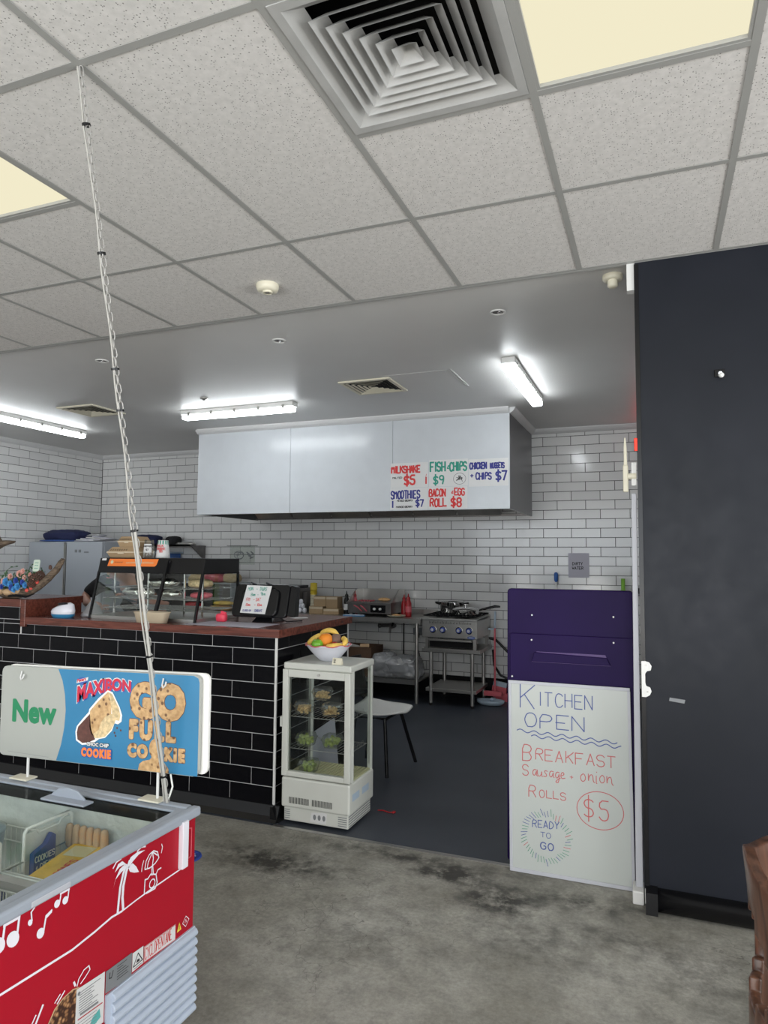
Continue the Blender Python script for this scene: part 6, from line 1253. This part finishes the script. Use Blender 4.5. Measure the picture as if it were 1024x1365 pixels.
for k in range(9): z = BZ + k * .030; MB().lathe([(.036, z), (.041, z + .030), (.043, z + .030), (.043, z + .034), (.036, z + .034)], (-3.79, 7.35, 0), 18).build('cup', m['yellow'] if k > 6 else m['cream_plastic'], t)
MB().lathe([(.043, BZ + .27), (.040, BZ + .35), (.001, BZ + .355)], (-3.79, 7.35, 0), 18).build('yellow_cup', m['yellow'], t)
t = thing('egg_pile', 'white eggs heaped on bench beside the yellow cup stack', 'eggs', (-3.92, 7.28, BZ))
for (x, y, z) in ((-3.97, 7.27, 0), (-3.92, 7.25, 0), (-3.87, 7.28, 0), (-3.945, 7.28, .05), (-3.895, 7.28, .052), (-3.92, 7.28, .10)): MB().blob((x, y, BZ + .030 + z), (.028, .028, .033), 10, 8).build('egg', m['white_ceramic'], t)
for (x0, x1, z0, z1, y, lb) in ((-3.78, -3.60, 0, .085, 7.28, 'kraft carton on bench at lower left of the four'), (-3.595, -3.40, 0, .065, 7.28, 'kraft carton on bench at lower right of the four'), (-3.73, -3.575, .086, .20, 7.30, 'kraft carton at upper left of the four on the bench'), (-3.57, -3.425, .066, .20, 7.30, 'kraft carton at upper right of the four on the bench')):
    t = thing('kraft_carton', lb, 'box', ((x0 + x1) / 2, y, BZ + z0), 'small kraft cartons stacked on the bench'); MB().box(x0, x1, y - .06, y + .08, BZ + z0, BZ + z1).build('box', m['cardboard'], t, bevel=.003)
    MB().box(x0 + .004, x1 - .004, y - .0615, y - .06, BZ + z1 - .03, BZ + z1 - .004).build('flap', m['tub_kraft'], t)
def bottle(x, y, z, h, r, mt, capm, label, lab=None, name='sauce_bottle'):
    t = thing(name, label, 'bottle', (x, y, z), 'sauce bottles on the bench')
    MB().lathe([(.001, z), (r, z), (r * 1.02, z + h * .12), (r * .95, z + h * .58), (r * .55, z + h * .74), (r * .45, z + h * .76)], (x, y, 0), 16).build('bottle', m[mt], t)
    MB().lathe([(r * .6, z + h * .75), (r * .6, z + h * .83), (r * .22, z + h * .88), (r * .12, z + h), (.001, z + h)], (x, y, 0), 14).build('nozzle', m[capm], t)
    if lab: MB().lathe([(r * 1.03, z + h * .2), (r * 1.0, z + h * .45)], (x, y, 0), 16).build('label', m[lab], t)
bottle(-3.335, 7.30, BZ, .27, .034, 'black_plastic', 'black_plastic', 'dark sauce bottle standing left of the griddle', 'paper')
bottle(-3.255, 7.36, BZ, .27, .030, 'pinkred', 'sauce_red', 'red and white sauce bottle at griddle left corner', 'paper')
bottle(-2.585, 7.32, BZ, .255, .036, 'sauce_red', 'sauce_red', 'bright red sauce bottle on bench between griddle and stove', 'pinkred')
bottle(-2.665, 7.40, BZ, .24, .034, 'sauce_red', 'sauce_red', 'dark red sauce bottle just behind right end of griddle')
# griddle
t = thing('griddle', 'benchtop steel griddle with high splashguard and food on its plate', 'griddle', (-3.0, 7.35, BZ))
for x in (-3.20, -2.78):
    for y in (7.2, 7.55): MB().cyl((x, y, BZ), (x, y, BZ + .03), .018, 10).build('foot', m['black_plastic'], t)
MB().box(-3.26, -2.74, 7.17, 7.60, BZ + .03, BZ + .135).build('body', m['dark_steel'], t, bevel=.004); MB().box(-3.27, -2.73, 7.14, 7.60, BZ + .135, BZ + .155).build('plate', m['dark_steel'], t)
MB().box(-3.27, -2.73, 7.585, 7.60, BZ + .155, BZ + .29).build('splashguard', m['steel'], t)
for x in (-3.27, -2.745): MB().prism([(7.18, BZ + .155), (7.60, BZ + .155), (7.60, BZ + .29), (7.42, BZ + .29)], lambda u, v, w=0: (x + w, u, v), .012).build('splash_side', m['steel'], t)
MB().box(-2.98, -2.80, 7.162, 7.17, BZ + .045, BZ + .125).build('control_panel', m['black_plastic'], t)
for x in (-2.93, -2.86): MB().cyl((x, 7.162, BZ + .085), (x, 7.145, BZ + .085), .014, 12).build('knob', m['white_plastic'], t)
for (a, b) in ((-3.18, -3.08), (-3.10, -3.02)): MB().tube([(a, 7.155, BZ + .12), ((a + b) / 2, 7.15, BZ + .10), (b, 7.155, BZ + .055)], .007, 6).build('red_cable', m['pinkred'], t)
for i, (x, r, mt, lb, nm) in enumerate(((-3.08, (.10, .05, .013), 'pinkred', 'strips of pink bacon frying on griddle plate', 'bacon'), (-2.90, (.075, .05, .022), 'bread', 'golden bun toasting on right of the griddle plate', 'bread_roll'))):
    tt = thing(nm, lb, 'food', (x, 7.38, BZ + .155))
    if i: MB().blob((x, 7.38, BZ + .157 + r[2]), r, 16, 8).build('bun', m[mt], tt)
    else:
        for k in range(5): MB().tube([(x - .10 + k * .035, 7.30 + j * .03, BZ + .160 + .004 * (j % 2)) for j in range(5)], .009, 6).build('rasher', m[mt], tt)
t = thing('blue_tray', 'shallow blue tray on bench in front of griddle', 'tray', (-3.16, 7.11, BZ)); MB().box(-3.28, -3.04, 7.085, 7.145, BZ, BZ + .008).build('base', m['floret_blue'], t)
MB().tube([(-3.28, 7.085, BZ + .014), (-3.04, 7.085, BZ + .014), (-3.04, 7.145, BZ + .014), (-3.28, 7.145, BZ + .014)], .006, 6, closed=True).build('rim', m['pale_blue'], t)
t = thing('plate', 'cream plate of food on bench beside the griddle', 'plate', (-2.68, 7.19, BZ)); MB().lathe([(.001, BZ + .002), (.06, BZ + .002), (.10, BZ + .020), (.105, BZ + .022), (.100, BZ + .024), (.06, BZ + .008), (.001, BZ + .008)], (-2.68, 7.19, 0), 24).build('dish', m['cream_plastic'], t)
tt = thing('toast', 'browned toast piece lying on the cream plate', 'food', (-2.68, 7.19, BZ + .02)); MB().blob((-2.68, 7.19, BZ + .025), (.055, .04, .010), 12, 6, jit=.1).build('slice', m['bread'], tt)
# under the bench
t = thing('wall_tap', 'dark brass tap on tiles under the bench', 'tap', (-2.95, 7.66, .72))
MB().cyl((-3.08, 7.66, .755), (-2.86, 7.66, .765), .018, 10).build('body', m['dark_steel'], t); MB().cyl((-2.90, 7.70, .76), (-2.90, 7.63, .76), .03, 12).build('flange', m['dark_steel'], t)
MB().tube([(-2.90, 7.64, .76), (-2.88, 7.62, .81), (-2.83, 7.62, .82)], .014, 8).build('lever', m['black_plastic'], t); MB().tube([(-2.92, 7.64, .75), (-2.92, 7.62, .70), (-2.92, 7.62, .68)], .014, 8).build('spout', m['dark_steel'], t); MB().blob((-3.06, 7.65, .755), .025, 10, 6).build('valve', m['dark_steel'], t)
tag(MB().tube([(-2.775, 7.700, .90), (-2.775, 7.700, .40)], .008, 8).build('waste_pipe', m['black_plastic']), 'thin black pipe running down tiles behind the bench', 'pipe')
t = thing('power_outlet', 'grey power outlet with plug under the bench end', 'outlet', (-2.60, 7.70, .64)); MB().box(-2.66, -2.55, 7.70, 7.709, .665, .745).build('plate', m['label_grey'], t, bevel=.004)
MB().blob((-2.60, 7.68, .66), (.026, .022, .032), 10, 8, squ=.6).build('plug', m['black_plastic'], t); MB().tube([(-2.60, 7.675, .64), (-2.60, 7.67, .55), (-2.57, 7.66, .46), (-2.55, 7.62, .41)], .006, 6).build('lead', m['black_plastic'], t)
t = thing('cardboard_box', 'brown open carton with papers on the undershelf, behind the fruit bowl', 'box', (-3.15, 7.3, .24))
mb = MB().box(-3.42, -2.96, 7.15, 7.16, .24, .56).box(-3.42, -2.96, 7.50, 7.51, .24, .56).box(-3.42, -3.41, 7.16, 7.50, .24, .56).box(-2.97, -2.96, 7.16, 7.50, .24, .56).box(-3.41, -2.97, 7.16, 7.50, .24, .25); mb.build('carton', m['dark_card'], t)
for k, (x, mt) in enumerate(((-3.32, 'lilac_paper'), (-3.22, 'paper'), (-3.08, 'tan'), (-3.38, 'pinkred'))): MB().rbox((x, 7.24, .56), (.13, .10, .035), rz=k, ry=.3).build('packet', m[mt], t)
random.seed(8)
for (c, r, lb, sd) in (((-3.02, 7.28, .24 + .13), (.24, .17, .13), 'crumpled clear plastic bag on undershelf, left one', 2), ((-2.63, 7.30, .24 + .115), (.21, .16, .115), 'clear plastic bag with white label on undershelf, right one', 3)):
    tt = thing('plastic_bag', lb, 'bag', (c[0], c[1], c[2] - r[2]), 'clear bags on the undershelf'); random.seed(sd)
    if sd == 2: c = (-2.82 - .02, 7.27, c[2]); r = (.13, .14, .13); tt.location.x = c[0]
    MB().crumple(c, r, .16, 9, 64, 40, squ=.6, seed=sd).build('bag', m['bag_plastic'], tt); MB().crumple(c, tuple(q * .82 for q in r), .25, 12, 50, 30, squ=.6, seed=sd + 3).build('contents', m['bag_plastic'], tt)
    if sd == 3: MB().rbox((-2.60, 7.145, .40), (.05, .004, .14), ry=-.35, rx=.3).build('label', m['paper'], tt); MB().rbox((-2.605, 7.140, .375), (.03, .004, .04), ry=-.35, rx=.3).build('barcode', m['black_ink'], tt)
# ---------------- gas cooktop on its stand ----------------
sx0, sx1, sy0, sy1 = -2.335, -1.735, 7.06, 7.66
st = thing('equipment_stand', 'stainless stand with lower shelf carrying the gas cooktop', 'stand', (-2.03, 7.36, 0))
MB().box(sx0 - .01, sx1 + .02, sy0 + .02, sy1, .565, .605).build('top', m['steel'], st, bevel=.003); MB().box(sx0 + .03, sx1 - .02, sy0 + .03, sy1 - .02, .150, .185).build('shelf', m['steel'], st, bevel=.003)
for x in (sx0 + .085, sx1 - .065):
    for y in (sy0 + .045, sy1 - .05): 
        lg = MB().cyl((x, y, .03), (x, y, .565), .020, 14).build('leg', m['steel'], st); MB().lathe([(.001, 0), (.016, .004), (.018, .05), (.022, .052)], (x, y, 0), 12).build('foot', m['dark_steel'], lg)
ck = thing('gas_cooktop', 'stainless four-knob gas cooktop standing on the steel stand', 'cooktop', (-2.03, 7.36, .605))
MB().box(sx0, sx1, sy0, sy1, .72, .925).build('body', m['steel'], ck, bevel=.004); MB().hexa([(sx0 - .012, sy0 - .03, .905), (sx1, sy0 - .03, .905), (sx1, sy1, .905), (sx0 - .012, sy1, .905), (sx0 - .012, sy0 - .03, .928), (sx1, sy0 - .03, .928), (sx1, sy1, .938), (sx0 - .012, sy1, .938)]).build('top_rim', m['steel'], ck, bevel=.004)
for x in (sx0 + .05, sx1 - .03):
    for y in (sy0 + .02, sy1 - .04): MB().box(x - .015, x + .015, y - .015, y + .015, .605, .72).build('leg', m['steel'], ck)
MB().box(sx0 + .07, sx1 - .05, sy0 + .04, sy0 + .05, .62, .705).build('drip_tray', m['black_matte'], ck); MB().box(sx0 + .06, sx1 - .06, sy0 + .005, sy0 + .04, .685, .705).build('tray_handle', m['steel'], ck, bevel=.003)
for k in range(30): MB().box(sx0 + .08 + k * .0155, sx0 + .084 + k * .0155, sy0 - .0012, sy0, .868, .886 + (.008 if k % 3 == 0 else 0)).build('vent_slot', m['black_matte'], ck)
for x in (-2.215, -2.105, -1.93, -1.82):
    kb = MB().cyl((x, sy0, .805), (x, sy0 - .008, .805), .036, 24).build('knob', m['chrome'], ck); MB().cyl((x, sy0 - .008, .805), (x, sy0 - .034, .805), .027, 20, .023).build('knob_grip', m['floret_navy'], kb); MB().cyl((x, sy0 - .034, .805), (x, sy0 - .037, .805), .016, 16).build('knob_face', m['board_rim'], kb)
g = MB(); P = Py(sy0 - .001); g.disc((-1.80, .735), .042, P, 24, 0, ry=.015); g.build('oval_badge', m['logo_navy'], ck); MB().stroke([(-1.825, .735), (-1.775, .736)], .006, P, .0006).build('badge_mark', m['paper'], ck)
for cx_ in (-2.185, -1.885):
    for cy_ in (7.20, 7.50):
        mb = MB(); s_ = .135
        for (a, b) in ((-1, -1), (1, -1), (1, 1), (-1, 1)): pass
        mb.tube([(cx_ - s_, cy_ - s_, .950), (cx_ + s_, cy_ - s_, .950), (cx_ + s_, cy_ + s_, .950), (cx_ - s_, cy_ + s_, .950)], .007, 6, closed=True)
        for k in range(-2, 3): mb.tube([(cx_ + k * .045, cy_ - s_, .953), (cx_ + k * .045, cy_ + s_, .953)], .0055, 6)
        mb.tube([(cx_ - s_, cy_, .953), (cx_ + s_, cy_, .953)], .0055, 6); mb.build('trivet', m['black_matte'], ck)
        MB().cyl((cx_, cy_, .93), (cx_, cy_, .943), .035, 16).build('burner', m['black_matte'], ck)
# pot and pan
px_, py_, pz_ = -2.11, 7.42, .960
t = thing('saucepan', 'stainless two-handled pot on the rear left of cooktop', 'pot', (px_, py_, pz_))
MB().lathe([(.001, pz_), (.118, pz_), (.125, pz_ + .008), (.128, pz_ + .115), (.132, pz_ + .118), (.126, pz_ + .119), (.122, pz_ + .02), (.001, pz_ + .012)], (px_, py_, 0), 32).build('pot', m['chrome'], t)
for s_ in (-1, 1): MB().tube([(px_ + s_ * .126, py_ - .04, pz_ + .095), (px_ + s_ * .17, py_ - .03, pz_ + .105), (px_ + s_ * .185, py_, pz_ + .108), (px_ + s_ * .17, py_ + .03, pz_ + .105), (px_ + s_ * .126, py_ + .04, pz_ + .095)], .011, 8).build('handle', m['black_plastic'], t)
px_, py_, pz_ = -1.90, 7.22, .960
t = thing('frying_pan', 'stainless lidded pan with long black handle at the front of cooktop', 'pan', (px_, py_, pz_))
MB().lathe([(.001, pz_), (.125, pz_), (.142, pz_ + .012), (.146, pz_ + .052), (.150, pz_ + .055), (.141, pz_ + .056)], (px_, py_, 0), 32).build('pan', m['chrome'], t)
MB().lathe([(.148, pz_ + .056), (.14, pz_ + .064), (.10, pz_ + .078), (.03, pz_ + .086), (.001, pz_ + .087)], (px_, py_, 0), 32).build('lid', m['chrome'], t); MB().lathe([(.010, pz_ + .086), (.010, pz_ + .096), (.024, pz_ + .104), (.022, pz_ + .112), (.001, pz_ + .114)], (px_ + .0, py_, 0), 16).build('lid_knob', m['chrome'], t)
MB().tube([(px_ + .14, py_ + .03, pz_ + .05), (px_ + .20, py_ + .05, pz_ + .068), (px_ + .30, py_ + .08, pz_ + .092), (px_ + .355, py_ + .09, pz_ + .090)], .012, 8, rs=[.009, .012, .014, .009]).build('long_handle', m['black_plastic'], t)
MB().tube([(px_ - .14, py_ - .02, pz_ + .05), (px_ - .19, py_ - .03, pz_ + .075), (px_ - .25, py_ - .03, pz_ + .085)], .010, 8).build('helper_handle', m['black_plastic'], t)
tag(MB().tube([(-1.735, 7.60, .68), (-1.66, 7.62, .66), (-1.50, 7.64, .50), (-1.38, 7.62, .40), (-1.20, 7.6, .36)], .014, 8).build('gas_hose', m['black_plastic']), 'black gas hose curving away from the right of cooktop', 'hose')
tag(MB().tube([(-1.70, 7.64, .55), (-1.69, 7.65, .38), (-1.62, 7.66, .27), (-1.50, 7.66, .225), (-1.2, 7.66, .22)], .013, 8).build('gas_hose', m['black_plastic']), 'lower black hose looping behind the pink broom', 'hose')
# broom and dustpan
t = thing('broom', 'pink-handled broom with pale grip leaning by the cooktop', 'broom', (-1.63, 7.5, 0))
MB().tube([(-1.640, 7.46, .12), (-1.652, 7.52, .80)], .011, 8).build('handle', m['pinkred'], t); MB().tube([(-1.652, 7.52, .80), (-1.655, 7.55, .98)], .012, 8).build('grip', m['pale_blue'], t); MB().rbox((-1.69, 7.51, .79), (.06, .02, .02)).build('clip', m['pale_blue'], t)
MB().box(-1.76, -1.56, 7.43, 7.49, .08, .13).build('head', m['pinkred'], t, bevel=.01)
t = thing('dustpan', 'pale blue-grey oval dustpan on floor below the pink broom', 'dustpan', (-1.66, 7.38, 0))
mb = MB().lathe([(.001, .006), (.11, .006), (.145, .03), (.150, .055), (.144, .056), (.105, .016), (.001, .014)], (-1.665, 7.36, 0), 28, sy=.62); mb.build('pan', m['pale_blue'], t); MB().box(-1.69, -1.64, 7.42, 7.50, .03, .06).build('handle', m['pale_blue'], t, bevel=.008)
t = thing('scrubbing_brush', 'pink brush with pale bristles standing behind the dustpan', 'brush', (-1.74, 7.60, 0)); MB().rbox((-1.62, 7.60, .13), (.16, .05, .07), ry=.15).build('back', m['pinkred'], t, bevel=.01); MB().rbox((-1.61, 7.60, .185), (.15, .05, .05), ry=.15).build('bristles', m['pale_blue'], t, bevel=.006); MB().box(-1.69, -1.5, 7.58, 7.62, 0, .09).build('base', m['pinkred'], t)

# ---------------- white shell chair behind the fridge ----------------
cx_, cy_ = -1.93, 4.86
t = thing('shell_chair', 'white plastic-seated chair with black legs behind the display fridge', 'chair', (cx_, cy_, 0))
mb = MB(); n, mm_ = 16, 12; vs = []
for i in range(n + 1):
    for j in range(mm_ + 1):
        u = i / n; v = j / mm_ * 2 - 1
        hw = .215 * (1 - .50 * max(0, (u - .55) / .45) ** 2.2) * (.9 + .1 * min(1, u * 4)); x = -.20 + u * .41; z = .455 + .020 * v * v - .024 * math.sin(PI * u) - .018 * u * u
        vs.append((cx_ + x, cy_ + v * hw, z))
fs = [(i * (mm_ + 1) + j, (i + 1) * (mm_ + 1) + j, (i + 1) * (mm_ + 1) + j + 1, i * (mm_ + 1) + j + 1) for i in range(n) for j in range(mm_)]
mb.add(vs, fs, True); o = mb.build('seat', m['white_plastic'], t); sd_ = o.modifiers.new('solid', 'SOLIDIFY'); sd_.thickness = .012
mb = MB(); vs = []
for i in range(9):
    for j in range(13):
        u = i / 8; v = j / 6 - 1; vs.append((cx_ - .225 - .05 * u + .03 * v * v, cy_ + v * .21 * (1 - .15 * u * u), .50 + u * .30))
mb.add(vs, [(i * 13 + j, i * 13 + j + 1, (i + 1) * 13 + j + 1, (i + 1) * 13 + j) for i in range(8) for j in range(12)], True); o = mb.build('backrest', m['black_plastic'], t); sd_ = o.modifiers.new('solid', 'SOLIDIFY'); sd_.thickness = .014
for s_ in (-1, 1): MB().tube([(cx_ - .16, cy_ + s_ * .17, .40), (cx_ - .24, cy_ + s_ * .18, .50), (cx_ - .26, cy_ + s_ * .17, .72)], .010, 8).build('back_tube', m['black_plastic'], t)
for (dx, dy, ex, ey) in ((.09, -.15, .125, -.19), (.10, .15, .19, .25), (-.14, -.15, -.20, -.19), (-.14, .15, -.20, .20)): MB().tube([(cx_ + dx, cy_ + dy, .40), (cx_ + ex, cy_ + ey, .0)], .013, 10).build('leg', m['black_plastic'], t)
MB().tube([(cx_ - .14, cy_ - .15, .398), (cx_ + .10, cy_ - .15, .398), (cx_ + .10, cy_ + .15, .398), (cx_ - .14, cy_ + .15, .398)], .011, 8, closed=True).build('under_frame', m['black_plastic'], t)

# ---------------- timber chair at the lower right ----------------
t = thing('timber_chair', 'brown timber chair with scrolled solid backrest at right edge of view', 'chair', (.455, 1.60, 0)); ox, oy = .455, 1.62
def backpt(u, v):   # u -1..1 across (along y-ish arc), v height ; back wraps round the left side of the seat
    a = math.radians(180 + u * 62); r = .275 - .010 * v; return (ox + r * math.cos(a), oy + r * math.sin(a), .44 + v * .60)
mb = MB(); nu, nv = 28, 14; vs = []; fs = []
for s_ in (0, 1):
    for i in range(nu + 1):
        for j in range(nv + 1):
            u = i / nu * 2 - 1; v = j / nv; top = 1 - .10 * abs(u) ** 3 + .035 * math.cos(u * PI * 2.2) * (1 - abs(u)); lo = .24 + .06 * math.cos(u * 2.4)
            vv = lo + (top - lo) * v; p = Vector(backpt(u, vv * .86)); nrm = Vector((p.x - ox, p.y - oy, 0)).normalized(); roll = .010 * max(0, v - .75) / .25
            p = p + nrm * (roll + (s_ * .024)); vs.append(tuple(p))
st_ = (nu + 1) * (nv + 1)
for i in range(nu):
    for j in range(nv):
        if 9 <= i <= 18 and 3 <= j <= 9 and ((i - 13.5) / 5) ** 2 + ((j - 6) / 3.4) ** 2 < 1: continue
        a = i * (nv + 1) + j; b = a + nv + 1; fs += [(a, a + 1, b + 1, b), (st_ + a, st_ + b, st_ + b + 1, st_ + a + 1)]
ed = {}
for f in fs:
    for k in range(4): e = tuple(sorted((f[k], f[(k + 1) % 4]))); ed.setdefault(e, []).append((f[k], f[(k + 1) % 4]))
for e, l in ed.items():
    if len(l) == 1 and l[0][0] < st_: a, b = l[0]; fs.append((b, a, a + st_, b + st_))
mb.add(vs, fs, True); mb.build('backrest', m['chair_wood'], t, bevel=.004)
for u in (-.92, -.45, 0, .45, .92):
    p0 = backpt(u, .02); p1 = backpt(u, .30); MB().tube([p0, tuple((Vector(p0) + Vector(p1)) / 2), p1], .016, 10, rs=[.014, .019, .014]).build('spindle', m['chair_wood'], t)
MB().lathe([(.001, .415), (.20, .415), (.235, .43), (.238, .445), (.20, .452), (.001, .446)], (ox, oy, 0), 32).build('seat', m['chair_wood'], t)
for a in (40, 140, 220, 320):
    a = math.radians(a); c_, s_ = math.cos(a), math.sin(a); MB().tube([(ox + .16 * c_, oy + .16 * s_, .42), (ox + .19 * c_, oy + .19 * s_, .22), (ox + .22 * c_, oy + .22 * s_, 0)], .02, 12, rs=[.018, .024, .014]).build('leg', m['chair_wood'], t)
# floor bits
t = thing('floor_drain', 'round blue-rimmed floor drain cover half hidden behind freezer', 'drain', (-2.30, 3.06, 0))
MB().lathe([(.001, .002), (.030, .002), (.030, .005), (.045, .005), (.045, .002), (.060, .002), (.060, .006), (.078, .006), (.080, .001)], (-2.30, 3.06, 0), 32).build('cover', m['floret_navy'], t)
for k in range(6): MB().rbox((-2.30, 3.06, .004), (.10, .006, .003), rz=k * PI / 6).build('rib', m['pale_blue'], t)
tag(MB().prism([(.355, 2.93), (.42, 2.905), (.425, 2.915), (.37, 2.94)], Pz(.0005), .001).build('red_tape', m['pinkred']), 'short scrap of red tape on the concrete near dark wall', 'tape')
t = thing('red_tie', 'thin red tie lying on dark kitchen floor near display fridge', 'tie', (-1.55, 4.1, .001)); MB().tube([(-1.625, 4.05, .005), (-1.59, 4.06, .005), (-1.55, 4.04, .006), (-1.525, 4.05, .005)], .0035, 6).build('strand', m['sauce_red'], t); MB().blob((-1.52, 4.05, .008), (.014, .02, .006), 8, 5).build('tab', m['sauce_red'], t)
